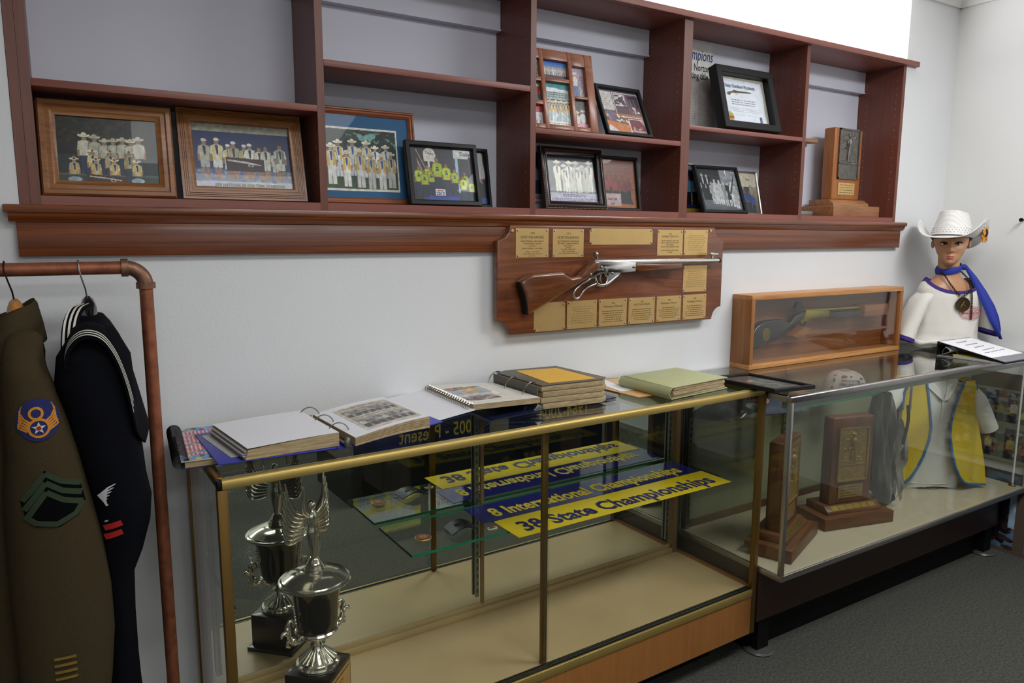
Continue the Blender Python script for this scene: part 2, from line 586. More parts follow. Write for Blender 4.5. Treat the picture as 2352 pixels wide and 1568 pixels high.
        s.rect(x - h * .03, x - h * .012, y + h * .905, y + h * .915, '2c1d16'); s.rect(x + h * .012, x + h * .03, y + h * .905, y + h * .915, '2c1d16')
        if hat is not None:
            s.ell(x, y + h * .932, h * .085, h * .022, hat * .4)
            s.ell(x, y + h * .95, h * .125, h * .03, hat)
            s.ell(x - h * .1, y + h * .965, h * .035, h * .025, hat); s.ell(x + h * .1, y + h * .965, h * .035, h * .025, hat)
            s.ell(x, y + h * .985, h * .06, h * .05, hat)
            s.rect(x - h * .06, x + h * .06, y + h * .955, y + h * .965, 'b8a06a')
        if cap:
            s.ell(x, y + h * .965, h * .06, h * .04, cap)
            s.rect(x - h * .03, x + h * .075, y + h * .94, y + h * .955, cap)

    def build(s, parent, loc=(0, 0, 0), name='photo_print', flat=False, label=None, rz=0.0):
        """upright sheet facing -y with its bottom edge centred on loc, or lying face up"""
        xs = np.linspace(-s.w / 2, s.w / 2, s.nx)
        ys = np.linspace(0, s.h, s.ny)
        gx, gy = np.meshgrid(xs, ys)
        co = np.zeros((s.ny, s.nx, 3))
        co[..., 0] = gx
        if flat: co[..., 1] = gy
        else: co[..., 2] = gy
        i = np.arange(s.ny * s.nx).reshape(s.ny, s.nx)
        q = np.stack([i[:-1, :-1], i[:-1, 1:], i[1:, 1:], i[1:, :-1]], -1).reshape(-1, 4)
        me = bpy.data.meshes.new(name)
        nv, nf = s.nx * s.ny, len(q)
        me.vertices.add(nv)
        me.vertices.foreach_set('co', co.ravel())
        me.loops.add(nf * 4)
        me.loops.foreach_set('vertex_index', q.ravel().astype(np.int32))
        me.polygons.add(nf)
        me.polygons.foreach_set('loop_start', np.arange(0, nf * 4, 4, dtype=np.int32))
        me.update(calc_edges=True)
        at = me.color_attributes.new('Col', 'FLOAT_COLOR', 'POINT')
        a = s.a
        L = np.where(a <= .04045, a / 12.92, ((a + .055) / 1.055) ** 2.4)
        at.data.foreach_set('color', np.concatenate([L.reshape(-1, 3), np.ones((nv, 1))], 1).ravel().astype(np.float32))
        me.materials.append(M_PRINT)
        o = bpy.data.objects.new(name, me)
        COL.objects.link(o)
        o.parent = parent
        o.location = loc
        o.rotation_euler = (0, 0, rz)
        if label: o['label'] = label
        return o


# ================================================================ room
ZC = 2.70
YW = -0.2188
XR = 3.8747
XL, YF = -2.4, -5.0
NX0, NX1, NZ0, NZ1 = -0.022, 3.462, 1.5678, 2.615
struct(MB().box(XL, XR + .1, YF, 0.1, -0.1, 0).build('floor', M_CARPET, smooth=0))
struct(MB().box(XL, XR + .1, YF, 0.1, ZC, ZC + .1).build('ceiling', M_CEIL, smooth=0))
w = MB()
w.box(XL, NX0, YW, 0.1, 0, ZC).box(NX1, XR, YW, 0.1, 0, ZC).box(NX0, NX1, YW, 0.1, 0, NZ0).box(NX0, NX1, YW, 0.1, NZ1, ZC)
struct(w.build('wall_back', M_WALL, smooth=0))
struct(MB().box(NX0, NX1, 0.0, 0.1, NZ0, NZ1).build('wall_recess', M_NICHE, smooth=0))
struct(MB().box(XR, XR + .1, YF, 0.1, 0, ZC).build('wall_right', M_WALLR, smooth=0))
struct(MB().box(XL - .1, XL, YF, 0.1, 0, ZC).build('wall_left', M_WALLR, smooth=0))
struct(MB().box(XL, XR, YF - .1, YF, 0, ZC).build('wall_front', M_WALLR, smooth=0))
# crown moulding
cp = [(0, 0), (.012, .0), (.018, .012), (.05, .04), (.058, .05), (.075, .055), (.075, .08), (0, .08)]
c = MB()
c.prism([(YW - d, 2.62 + h) for d, h in cp], NX1 + .0, XR, 'yz')
struct(c.build('trim_1', M_CEIL))
c = MB()
c.prism([(XR - d, 2.62 + h) for d, h in cp], YF, YW, 'xz')
struct(c.build('trim_2', M_CEIL))
struct(MB().box(XR - .010, XR, YF, YW, 0, .045).build('baseboard_right', plain('baseboard_paint', '8d877a', .5)))
# old window stool and apron
s = MB()
s.box(-.0538, 3.5034, -.259, YW - .0005, 1.5688, 1.5878)
s.box(NX0 + .001, NX1 - .001, YW - .0005, -.001, 1.5690, 1.5878)
o = struct(s.build('trim_3', M_SILL, bev=.004))
s = MB()
s.prism([(YW, 1.549), (-.2440, 1.549), (-.2460, 1.553), (-.2520, 1.560), (-.2535, 1.5687), (YW, 1.5687)], -.045, 3.4945, 'yz')
struct(s.build('trim_4', M_SILL))
struct(MB().box(-.0311, 3.4807, -.2408, YW, 1.4689, 1.549).build('trim_5', M_APRON, bev=.002))

# ================================================================ wall bookcases
T = .021
YB = -.2198
U = [(0, .021), (.681, .702), (1.3795, 1.4005), (2.0479, 2.0688), (2.0690, 2.0899), (2.7445, 2.7655), (3.4408, 3.4618)]
ZB0, ZB1, ZT = 1.5880, 1.6099, 2.3054
bk1 = thing('bookcase', 'cherry laminate wall bookcase of three bays holding the two oak framed team photos', 'bookcase', (0, 0, 0))
bk2 = thing('bookcase', 'cherry laminate wall bookcase of two bays holding the certificate and the pewter trophy', 'bookcase', (0, 0, 0))


def upright(par, x0, x1, holes=True):
    p = box('upright', M_CHERRY, par, x0, x1, YB, -.0015, ZB0, ZT - .0002)
    h = MB()
    for y in (-.192, -.045):
        for k in range(19):
            z = 1.665 + k * .032
            h.lathe([(.0022, x0 - .0004), (.0022, x0 + .0004)], (0, y, z), 6, axis=0)
    if holes:
        tag(h.build('pin_holes', plain('pin_hole_edge', '9a8a86', .6), p, smooth=0), kind='stuff')


box('filler_strip', M_CHERRY, bk1, NX0 + .001, -.0006, YB - .0005, YB + .018, ZB0, ZT)
for i, (a, b) in enumerate(U):
    upright(bk1 if i < 4 else bk2, a, b, i not in (0, 4))
bays = [(.021, .681, 1.8565, 1.8739), (.702, 1.3795, 1.9799, 1.9979), (1.4005, 2.0479, 1.8522, 1.8695), (2.0899, 2.7445, 1.9159, 1.9324), (2.7655, 3.4408, 0, 0)]
for i, (a, b, z0, z1) in enumerate(bays):
    par = bk1 if i < 3 else bk2
    box('bottom_board', M_CHERRYH, par, a + .0002, b - .0002, YB, -.0015, ZB0, ZB1)
    if z1:
        box('shelf', M_CHERRYH, par, a + .0005, b - .0005, YB, -.0015, z0, z1, bev=.001)
    r = MB().box(a + .001, b - .001, -.03, -.0015, 2.207, ZT - .0005).box(a + .001, b - .001, -.034, -.03, 2.207, 2.213)
    r.build('nailing_rail', M_NICHE, par)
tb = MB().box(NX0 + .001, 3.4615, -.2185, -.0015, ZT, 2.3225).box(-.06, 3.534, -.240, -.2192, ZT, 2.328)
tag(tb.build('bookcase_top_board', M_CHERRYH, bev=.0015), 'long cherry top board capping both wall bookcases below the bright recess', 'board')

# ================================================================ award plaque with the lever action air rifle
pq = thing('award_plaque', 'walnut award plaque with notched corners and many engraved brass plates', 'plaque', (0, 0, 0))
X0, X1, Z0, Z1, R = 1.2286, 2.2510, 1.1988, 1.5537, .048
poly = []
for cx, cz, a0 in ((X0, Z0, PI / 2), (X1, Z0, PI), (X1, Z1, 1.5 * PI), (X0, Z1, 0)):
    arc = [(cx + R * math.cos(a0 - PI / 2 * k / 8), cz + R * math.sin(a0 - PI / 2 * k / 8)) for k in range(9)]
    poly += arc
MB().prism(poly, -.264, -.2412).build('board', M_WALNUT, pq, bev=.005, seg=3)


def plate(x0, x1, z0, z1, txt=None, font=.0068, notch=False, mat=M_BRASS, lab=None, rows=0):
    y = -.2642
    n = .006
    if notch:
        pl = [(x0 + n, z0), (x1 - n, z0), (x1 - n, z0 + n), (x1, z0 + n), (x1, z1 - n), (x1 - n, z1 - n), (x1 - n, z1), (x0 + n, z1), (x0 + n, z1 - n), (x0, z1 - n), (x0, z0 + n), (x0 + n, z0 + n)]
    else:
        pl = [(x0, z0), (x1, z0), (x1, z1), (x0, z1)]
    p = MB().prism(pl, y - .0012, y).build('brass_plate', mat, pq)
    if lab: p['label'] = lab
    sc = MB()
    d = .0065 if not notch else .0075
    for x in (x0 + d, x1 - d):
        for z in (z0 + d, z1 - d):
            sc.lathe([(.0036, y - .0012), (.0033, y - .0024), (.001, y - .0030)], (x, 0, z), 10, axis=1)
            sc.cur = 0
    tag(sc.build('screws', M_NICKEL, p), kind='stuff')
    if txt:
        zz = z1 - .012
        for line, fs in txt:
            if line:
                text(line, fs, M_INKB, p, ((x0 + x1) / 2, y - .0014, zz - fs * .7), sx=.86)
            zz -= fs * 1.18
    if rows:
        ln = MB()
        rg = random.Random(int(x0 * 1000))
        for k in range(rows):
            z = z1 - .022 - k * (z1 - z0 - .034) / max(rows, 1)
            hw = rg.uniform(.28, .40) * (x1 - x0)
            x = (x0 + x1) / 2 - hw
            while x < (x0 + x1) / 2 + hw:
                L = rg.uniform(.004, .012)
                ln.box(x, x + L, y - .00135, y - .0011, z - .0011, z + .0011)
                x += L + .003
        tag(ln.build('engraved_lines', plain('faint_engraving', 'a3854c', .4, .6), p, smooth=0), kind='stuff')
    return p


S_, M_, L_ = .0066, .0082, .0115
plate(1.2970, 1.4242, 1.4500, 1.5438, [('1990', .010), ('NORTON KANSAS', .0125), ('Nathan Withington - Deann Dederich', S_), ('Christine Eveleigh - Jared Mai', S_), ('Jake Ward', S_), ('Nicholas Withington - John Nelson', S_), ('', .003), ('Manager - Curtis Eveleigh', .0056), ('Coaches - Jack McCallen, Dave Ward', .0056), ('Jerry Nelson', .0056)], lab='brass plate reading 1990 Norton Kansas')
plate(1.4412, 1.5688, 1.4492, 1.5430, [('1991', .010), ('NORTON KANSAS', .0125), ('NICK WITHINGTON - JOHN NELSON', .0062), ('JEFF WARD - CHARLIE SHOEMAKER', .0062), ('JARED SCHULTZ', .0062), ('ALTERNATES:', .0045), ('R.D. WAIT - MIKE LANG', .0064), ('Manager - CURTIS EVELEIGH', .0050), ('Coaches - JACK McCALLEN - DAVE WARD', .0050)], lab='brass plate reading 1991 Norton Kansas')
plate(1.5945, 1.8805, 1.4898, 1.5460, None, notch=True, lab='wide brass plate with notched corners and faint engraving')
plate(1.9042, 2.0305, 1.4498, 1.5428, [('- 1982 -', .0075), ('SOMERSET, KENTUCKY', .0092), ('', .005), ('MARTIN WHEELDON - KEVIN COOK', .0062), ('MARTY COLYER - MATTHEW LINDSEY', .0060), ('JASON WESLEY', .0062), ('MELODY COOK - BRANDON CORBIN', .0062), ('', .005), ('JIMMY WHEELDON - LEWIS COLYER', .0060), ('COACHES', .0062)], lab='brass plate reading Somerset Kentucky')
plate(2.0378, 2.1605, 1.4498, 1.5434, None, rows=8)
plate(2.0402, 2.1630, 1.3102, 1.4100, None, rows=9)
plate(1.3682, 1.4950, 1.2033, 1.3000, None, notch=True)
plate(1.5032, 1.6312, 1.2045, 1.3000, None, rows=8)
plate(1.6408, 1.7670, 1.2040, 1.3000, [('- 1986 -', .0085), ('Washington, Missouri', .0115)], lab='brass plate reading Washington Missouri')
plate(1.7760, 1.9008, 1.2045, 1.2995, [('1987', .008), ('NORTON KANSAS', .0105)], lab='brass plate reading 1987 Norton Kansas')
plate(1.9102, 2.0330, 1.2060, 1.2993, [('- 1988 -', .0085), ('Washington, Missouri', .0108)], lab='brass plate reading 1988 Washington Missouri')
plate(2.0435, 2.1662, 1.2060, 1.3000, [('- 1985 -', .0085), ('Washington, Missouri', .0108)], lab='brass plate reading 1985 Washington Missouri')
for q in [c_ for c_ in pq.children if c_.name.startswith('brass_plate') and c_.get('label') and ('Washington' in c_['label'] or '1987' in c_['label'])]:
    xs = [v.co.x for v in q.data.vertices]
    zs = [v.co.z for v in q.data.vertices]
    ln = MB()
    rg = random.Random(int(xs[0] * 1000))
    for k in range(6):
        z = max(zs) - .043 - k * .0075
        hw = rg.uniform(.25, .42) * (max(xs) - min(xs))
        x = (max(xs) + min(xs)) / 2 - hw
        xe = x + 2 * hw
        while x < xe:
            L = rg.uniform(.004, .011)
            ln.box(x, min(x + L, xe), -.2656, -.2653, z - .0011, z + .0011)
            x += L + .0025
    tag(ln.build('engraved_lines', M_INKB, q, smooth=0), kind='stuff')
h = MB()
for x, z in ((1.285, 1.536), (2.177, 1.541)):
    h.lathe([(.0055, -.2642), (.005, -.2655), (.0015, -.2658)], (x, 0, z), 12, axis=1)
tag(h.build('mounting_screws', M_BRASS, pq), kind='stuff')


def resample(pts, n=4):
    """smooth a closed outline (Catmull-Rom)"""
    out = []
    N = len(pts)
    for i in range(N):
        p0, p1, p2, p3 = [Vector(pts[(i + k - 1) % N]) for k in range(4)]
        for k in range(n):
            t = k / n
            out.append(tuple(.5 * ((2 * p1) + (p2 - p0) * t + (2 * p0 - 5 * p1 + 4 * p2 - p3) * t * t + (3 * p1 - p0 - 3 * p2 + p3) * t ** 3)))
    return out


rf = thing('air_rifle', 'silver lever action air rifle with walnut stock mounted on the plaque', 'rifle', (0, 0, 0))
stock = [(1.2881, 1.3727), (1.3050, 1.3835), (1.3268, 1.393), (1.3413, 1.3961), (1.40, 1.3988), (1.4581, 1.4013), (1.472, 1.390), (1.4914, 1.3808), (1.5248, 1.3853), (1.5625, 1.4188), (1.5873, 1.4366), (1.612, 1.4366), (1.612, 1.409), (1.5992, 1.404), (1.5679, 1.3823), (1.4613, 1.3351), (1.3926, 1.3006), (1.3256, 1.2703), (1.3153, 1.2681), (1.312, 1.30), (1.3046, 1.3341)]
MB().prism(stock, -.312, -.276).build('stock', M_GUNWOOD, rf, bev=.009, seg=4, smooth=50)
MB().prism([(1.2870, 1.3735), (1.2905, 1.3745), (1.3075, 1.3350), (1.3150, 1.30), (1.3180, 1.2685), (1.3140, 1.2672), (1.311, 1.300), (1.3030, 1.334)], -.311, -.277).build('butt_plate', M_BLACK, rf, bev=.003)
rec = [(1.585, 1.4366), (1.7665, 1.4300), (1.7660, 1.3965), (1.7089, 1.3940), (1.6562, 1.3930), (1.6092, 1.3925), (1.6001, 1.3870), (1.5670, 1.3840), (1.5580, 1.3890), (1.5640, 1.3990), (1.5800, 1.4080), (1.5900, 1.4180)]
r_ = MB().prism(rec, -.311, -.279).build('receiver', M_NICKEL, rf, bev=.003)
sc = MB()
for x, z in ((1.566, 1.391), (1.612, 1.4145), (1.757, 1.4125), (1.628, 1.412), (1.66, 1.3925)):
    sc.lathe([(.005, -.311), (.0045, -.3145), (.002, -.3155)], (x, 0, z), 12, axis=1)
tag(sc.build('screws', M_STEEL, r_), kind='stuff')
bar = MB().cyl((1.590, -.295, 1.4295), (1.985, -.295, 1.4295), .0098, .0095).cyl((1.985, -.295, 1.4290), (2.190, -.295, 1.4288), .0088)
b_ = bar.build('barrel', M_NICKEL, rf)
MB().cyl((2.190, -.295, 1.4288), (2.1965, -.295, 1.4288), .0095).build('muzzle_cap', M_BLACK, rf)
MB().prism([(1.7668, 1.4215), (1.9880, 1.4215), (1.9905, 1.405), (1.985, 1.4015), (1.80, 1.3970), (1.7800, 1.3985), (1.7668, 1.4080)], -.311, -.279).build('forearm', M_GUNWOOD, rf, bev=.006, seg=3)
lev = MB()
loop = [(1.598, 1.381), (1.580, 1.3775), (1.5433, 1.3612), (1.515, 1.341), (1.5060, 1.329), (1.5110, 1.3145), (1.5225, 1.3105), (1.5330, 1.3160), (1.5480, 1.334), (1.5640, 1.3460), (1.5850, 1.3530), (1.6008, 1.3576)]
lev.tube([(x, -.295, z) for x, z in loop], .0042, 8)
lev.tube([(x, -.295, z) for x, z in [(1.598, 1.383), (1.601, 1.370), (1.606, 1.358), (1.618, 1.353), (1.634, 1.352), (1.652, 1.357), (1.671, 1.3684), (1.690, 1.380), (1.706, 1.3900)]], [.004, .005, .006, .0055, .006, .007, .006, .005, .004], 8)
lev.tube([(x, -.295, z) for x, z in [(1.640, 1.392), (1.650, 1.380), (1.652, 1.368), (1.645, 1.359)]], .0045, 8)
lev.prism([(1.652, 1.3915), (1.706, 1.3935), (1.672, 1.3700), (1.655, 1.362)], -.299, -.291)
lev.build('lever', M_NICKEL, rf, smooth=60)
MB().tube([(x, -.295, z) for x, z in [(1.622, 1.390), (1.619, 1.378), (1.621, 1.368), (1.626, 1.361)]], [.004, .0035, .003, .002], 8).build('trigger', M_STEEL, rf)
MB().lathe([(.008, -.309), (.0075, -.319), (.006, -.321)], (1.628, 0, 1.4045), 14, axis=1).build('hinge_bolt', M_STEEL, rf)
st = MB().box(1.592, 1.631, -.301, -.289, 1.4385, 1.4425).box(1.601, 1.607, -.299, -.291, 1.442, 1.459)
st.lathe([(.009, 1.5945), (.009, 1.6035)], (0, -.295, 1.458), 14, axis=0)
st.build('rear_sight', M_STEEL, rf)
MB().box(2.155, 2.161, -.298, -.292, 1.436, 1.448).lathe([(.0065, 2.1465), (.0072, 2.150), (.0072, 2.182), (.0065, 2.1845)], (0, -.295, 1.4525), 16, axis=0).build('front_sight', M_NICKEL, rf)
br = MB().box(1.46, 1.475, -.280, -.2642, 1.350, 1.362).box(1.72, 1.735, -.2850, -.2642, 1.405, 1.418).box(2.07, 2.078, -.288, -.2642, 1.424, 1.434)
br.build('mount', M_STEEL, rf)


# ================================================================ framed pictures on the shelves
def moulding(parent, w, h, prof, mat, name='frame_moulding'):
    m = MB()
    rs = [[(-w / 2 + i, y, i), (w / 2 - i, y, i), (w / 2 - i, y, h - i), (-w / 2 + i, y, h - i)] for i, y in prof]
    n = len(rs)
    vs = [p for r in rs for p in r]
    fs = [(k * 4 + i, k * 4 + (i + 1) % 4, ((k + 1) % n) * 4 + (i + 1) % 4, ((k + 1) % n) * 4 + i) for k in range(n) for i in range(4)]
    m.add(vs, fs)
    return m.build(name, mat, parent, smooth=30)


def prof(style, b, d):
    if style == 'flat':
        return [(0, d), (0, .002), (.002, 0), (b - .003, 0), (b, .003), (b, d)]
    if style == 'cove':
        return [(0, d), (0, .005), (.004, 0), (b * .35, 0), (b * .45, .0035), (b * .7, .0025), (b * .92, .008), (b, .009), (b, d)]
    if style == 'ribbed':
        out = [(0, d), (0, .004)]
        for k in range(4):
            x = .003 + k * .0045
            out += [(x, .004 - k * .001), (x + .003, .004 - k * .001), (x + .0032, .006 - k * .001), (x + .0042, .006 - k * .001)]
        return out + [(.024, .002), (b - .002, .004), (b, .006), (b, d)]
    if style == 'step':
        return [(0, d), (0, .008), (.003, .004), (.010, .0), (.014, 0), (b * .62, .006), (b * .66, .0045), (b - .004, .010), (b, .011), (b, d)]


def picture(name, label, x, y, z, yaw, tilt, w, h, style, b, d, mat, pic, cat='picture frame', group=None, backing=M_BLACKM, ph=None, gl=True, easel=True):
    t = thing(name, label, cat, (x, y, z + d * math.sin(tilt) + .0004), yaw, group, rx=-tilt)
    moulding(t, w, h, prof(style, b, d), mat)
    box('backing', backing, t, -w / 2 + b * .4, w / 2 - b * .4, d * .72, d * .95, b * .4, h - b * .4)
    if pic is not None:
        pic.build(t, (0, d * .70, b) if ph is None else ph)
    if gl:
        g = .004 if d < .03 else .012
        MB().box(-w / 2 + b - .001, w / 2 - b + .001, d * .70 - g, d * .70 - g + .0015, b - .001, h - b + .001).build('glass_pane', M_PANE, t, smooth=0)
    if easel:
        dz = -d * math.sin(tilt)
        dy = min(.08, -y - .012)
        ly, lz = dy * math.cos(tilt) - dz * math.sin(tilt), dy * math.sin(tilt) + dz * math.cos(tilt)
        m = MB()
        a, bb = Vector((0, d, h * .6)), Vector((0, ly, lz + .002))
        if bb.y > d:
            m.add([(-.02, a.y, a.z), (.02, a.y, a.z), (.03, bb.y, bb.z), (-.03, bb.y, bb.z), (-.02, a.y - .002, a.z - .004), (.02, a.y - .002, a.z - .004), (.03, bb.y - .003, bb.z), (-.03, bb.y - .003, bb.z)],
                  [(0, 1, 2, 3), (7, 6, 5, 4), (0, 4, 5, 1), (1, 5, 6, 2), (2, 6, 7, 3), (3, 7, 4, 0)])
            m.build('easel_leg', M_BLACKM, t)
    return t


ZBS, ZS1, ZS2, ZS3, ZS4 = 1.6099, 1.8739, 1.9979, 1.8695, 1.9324
HAT, VEST, NAVY = 'e6dfc4', 'd9b866', '23305f'

# --- bay 1: team with white hats
p = Pic(.219, .160, seed=3, bg='15150f')
p.blobs(0, 1.4, .55, 1, 260, .05, ['241d10', '2f2614', '100f0a', '3a2e18', '1a1a12'])
p.rect(0, 1.4, 0, .42, '2b2f33'); p.rect(0, 1.4, 0, .12, '3f4438'); p.rect(0, 1.4, .1, .13, '5a5f58')
for i, (x, h_) in enumerate([(.36, .62), (.50, .60), (.63, .55), (.75, .56), (.88, .58), (.99, .56), (1.10, .60)]):
    p.person(x, .12, h_, 'dcd6be', '2c3a55', HAT, skin='a67a58', vest=None)
for x in (.46, .70, .96):
    p.person(x, .0, .50, 'ddd6b8', '3a4a66', HAT, VEST, NAVY, skin='b58660'); p.ell(x, .49, .018, .02, '7a4a10')
for x in (.21, .50, .75, 1.06):
    p.person(x, -.09, .46, 'ddd6b8', '9fb4c4', HAT, VEST, NAVY, skin='b58660', sit=True); p.ell(x, .36, .018, .02, '7a4a10')
p.poly([(.36, 0), (.92, -.01), (.92, .085), (.37, .13)], '4a2a26')
p.poly([(.40, .085), (.62, .06), (.84, .03), (.84, .045), (.66, .075), (.40, .10)], 'c9c3b4'); p.ring(.72, .035, .035, .025, .4, 'c9c3b4')
p.noise(.08)
picture('framed_team_photo', 'oak framed photo of a team in white hats with seven men standing behind', .170, -.190, ZBS, -.035, .176, .293, .234, 'cove', .037, .022, M_OAK, p)

# --- bay 1: 2000 national champions
p = Pic(.254, .177, seed=4, bg='1c2a5a')
p.rect(0, 2, .88, 1, 'a9a695'); p.rect(0, 2, .0, .11, 'c4c5d4'); p.grad(.11, .30, '8d95a8', '4a5a88'); p.blobs(0, 1.45, .12, .28, 120, .03, ['7f89a0', '5f6f95', '9aa3b5'])
for x, h_, s_ in [(.16, .62, 'e6e2c8'), (.34, .64, 'dccb8a'), (.50, .55, 'dccb8a'), (.58, .60, 'dccb8a'), (.74, .56, 'dccb8a'), (.82, .58, 'e2dcc8'), (.96, .54, 'e2dcc8'), (1.06, .56, 'e0d9c0'), (1.2, .50, 'e2e0d8'), (1.28, .60, '7f8478')]:
    p.person(x, .14, h_, 'e2ddca', 'd8d8d4', skin='a67a5c', cap='e0e0dc' if x < .9 else None, shorts='dcdcd4', vest=s_, scarf='2a3050')
p.poly([(.46, .27), (1.02, .27), (1.02, .47), (.46, .49)], '341820'); p.poly([(.48, .43), (.98, .37), (.98, .385), (.75, .43), (.48, .455)], 'c8c4b8'); p.ring(.82, .37, .04, .022, .35, 'c8c4b8')
p.noise(.07)
o = picture('framed_team_photo', 'wide ribbed oak frame with a photo captioned 2000 national BB gun team champions', .497, -.174, ZBS, -.013, .247, .324, .247, 'ribbed', .035, .022, M_OAK, p)
text('2000 NATIONAL BB GUN TEAM CHAMPIONS', .0115, plain('caption_yellow', '8a7d2c', .5), o, (.012, .0148, .0395), sx=.80, bold=.03)

# --- bay 2: blue matted team photo
p = Pic(.233, .190, seed=5, bg='e3ded6')
p.rect(.03, 1.2, .035, .965, '2b3a2c')
p.grad(.60, .93, '5f8a80', '5d8f8a'); p.blobs(.05, 1.2, .58, .95, 240, .05, ['16201a', '223022', '0f1612', '2c3a2a']); p.blobs(.6, .85, .72, .92, 12, .05, ['6fa09a', '7fb0a8']); p.grad(.035, .22, '33502a', '2a4022')
for x, y, h_, v in [(.24, .22, .56, 1), (.47, .24, .56, 0), (.70, .22, .57, 1), (.84, .22, .50, 0), (1.02, .22, .52, 0)]:
    p.person(x, y, h_, 'e0ddd0', 'cfd2d8', HAT, VEST if v else None, '2a4f9a', skin='a87d5e')
for x, y, h_ in [(.12, .10, .62), (.36, .07, .55), (.58, .06, .60), (.76, .04, .56), (.94, .04, .56), (1.10, .07, .56)]:
    p.person(x, y, h_, 'e6e2d0', 'e2e0da', HAT, VEST, '2a4f9a', skin='b48664')
p.rect(0, .012, 0, 1, 'e3ded6'); p.rect(1.2, 2, 0, 1, 'e3ded6'); p.rect(0, 2, 0, .03, 'e3ded6'); p.rect(0, 2, .97, 1, 'e3ded6')
p.noise(.06)
t = picture('framed_team_photo', 'reddish wooden frame with a team photo on a wide blue mat', .861, -.148, ZBS, -.004, .149, .3145, .287, 'cove', .02, .020, M_REDWOOD, None)
box('blue_mat', plain('blue_mat_board', '1f5a86', .6, var=.04), t, -.14, .14, .0125, .0140, .018, .268)
p.build(t, (-.018, .0120, .040))

# --- bay 2: yellow shirts 2012
p = Pic(.217, .168, seed=6, bg='3b3a40')
p.rect(0, 2, .02, .30, '2a2a30'); p.blobs(0, 1.3, .02, .3, 80, .05, ['302f36', '26262c'])
for k in range(9):
    p.poly([(.13 + .012 * k, .82 - .025 * k), (.14 + .012 * k, .80 - .027 * k), (.17 + .012 * k, .60 - .02 * k), (.16 + .012 * k, .62 - .02 * k)], 'c8c6c0' if k % 2 else '9a2f38')
p.poly([(.13, .95), (.145, .95), (.33, .55), (.315, .55)], 'b9a57a')
p.rect(.36, .39, .45, .8, 'cfcfd2'); p.rect(.47, .50, .5, .8, 'cfcfd2')
p.ell(.40, .88, .12, .11, 'cfc9c0'); p.rect(.28, .53, .74, .88, 'cfc9c0')
p.rect(.90, 1.26, .82, .985, 'd6d2cc'); p.rect(.92, .98, .02, .85, 'a9c0d8'); p.rect(1.2, 1.26, .02, .85, '4a4a50')
p.grad(.02, .14, '2a3f9a', '35489f'); p.rect(0, .22, 0, .2, '2c2b31'); p.rect(.95, 1.4, 0, .16, '2c2b31'); p.ell(.62, .115, .36, .035, '24306a')
for x, y, h_ in [(.15, .10, .55), (.33, .12, .56), (.40, .10, .54), (.54, .13, .70), (.72, .13, .60), (.89, .11, .52), (1.10, .06, .52)]:
    p.person(x, y, h_, 'c6d62c', '2f3a50', skin='9a6a50', logo='2a3a78')
for x, y, h_ in [(.26, .06, .52), (1.06, .0, .50), (1.23, .0, .42)]:
    p.person(x, y, h_, 'cbdb30', '2f3a50', skin='9a6a50', logo='2a3a78')
p.rect(.46, .66, .10, .225, 'dcdce2'); p.rect(.50, .62, .185, .205, 'b03040')
p.noise(.06)
o = picture('framed_team_photo', 'black frame with a photo of a team in bright yellow shirts dated 2012', 1.092, -.194, ZBS, .007, .214, .249, .200, 'flat', .016, .018, M_BLACK, p)
MI = plain('photo_navy', '23305f', .5)
text('2012', .0145, MI, o, (-.0152, .0125, .0345), bold=.03)
text('Daisy', .0125, MI, o, (-.041, .0125, .162), rot=(PI / 2, .12, 0), bold=.01)
text('Daisy', .019, MI, o, (.085, .0125, .1635), sx=.9, bold=.01)

# --- bay 2: dark flag photo behind
p = Pic(.176, .176, seed=7, bg='0c0c10')
p.rect(.52, .58, .12, .9, '9aa0a8'); p.ell(.53, .86, .06, .06, '9a9690')
p.poly([(.78, .92), (.80, .92), (.66, .50), (.64, .5)], 'a09a90')
for k in range(6):
    p.poly([(.78 + .02 * k, .82 - .04 * k), (.80 + .02 * k, .82 - .04 * k), (.86 + .015 * k, .45 - .01 * k), (.84 + .015 * k, .45 - .01 * k)], '8a3a42' if k % 2 else '8a8a90')
p.rect(0, 2, .02, .13, '1c3f88'); p.noise(.1)
picture('framed_photo', 'black framed dark photo of a flag half hidden behind the yellow shirt team', 1.205, -.105, ZBS, -.003, .185, .200, .200, 'flat', .012, .016, M_BLACK, p)


# --- bay 3 upper: oak collage frame with seven openings
t = thing('collage_frame', 'oak collage frame with several small windows of team snapshots', 'picture frame', (1.540, -.200, ZS3 + .0045), -.01, rx=-.201)
CW, CH, cd = .274, .273, .02
mdl = MB()
cols = [(-.119, -.084, [(.016, .081), (.095, .161), (.175, .238)]), (-.068, .032, [(.016, .164), (.177, .239)]), (.048, .104, [(.016, .114), (.123, .228)])]
xs = [-CW / 2] + [v for c_ in cols for v in c_[:2]] + [CW / 2]
for a, b in ((xs[0], xs[1]), (xs[2], xs[3]), (xs[4], xs[5]), (xs[6], xs[7])):
    mdl.box(a, b, 0, cd, 0, CH)
for a, b, rows in cols:
    z = 0
    for r0, r1 in rows:
        mdl.box(a, b, 0.0005, cd, z, r0)
        z = r1
    mdl.box(a, b, 0.0005, cd, z, CH)
mdl.build('frame_moulding', M_REDWOOD, t, bev=.0015)
box('backing', M_BLACKM, t, -CW / 2 + .01, CW / 2 - .01, cd - .003, cd - .0005, .01, CH - .01)
k = 0
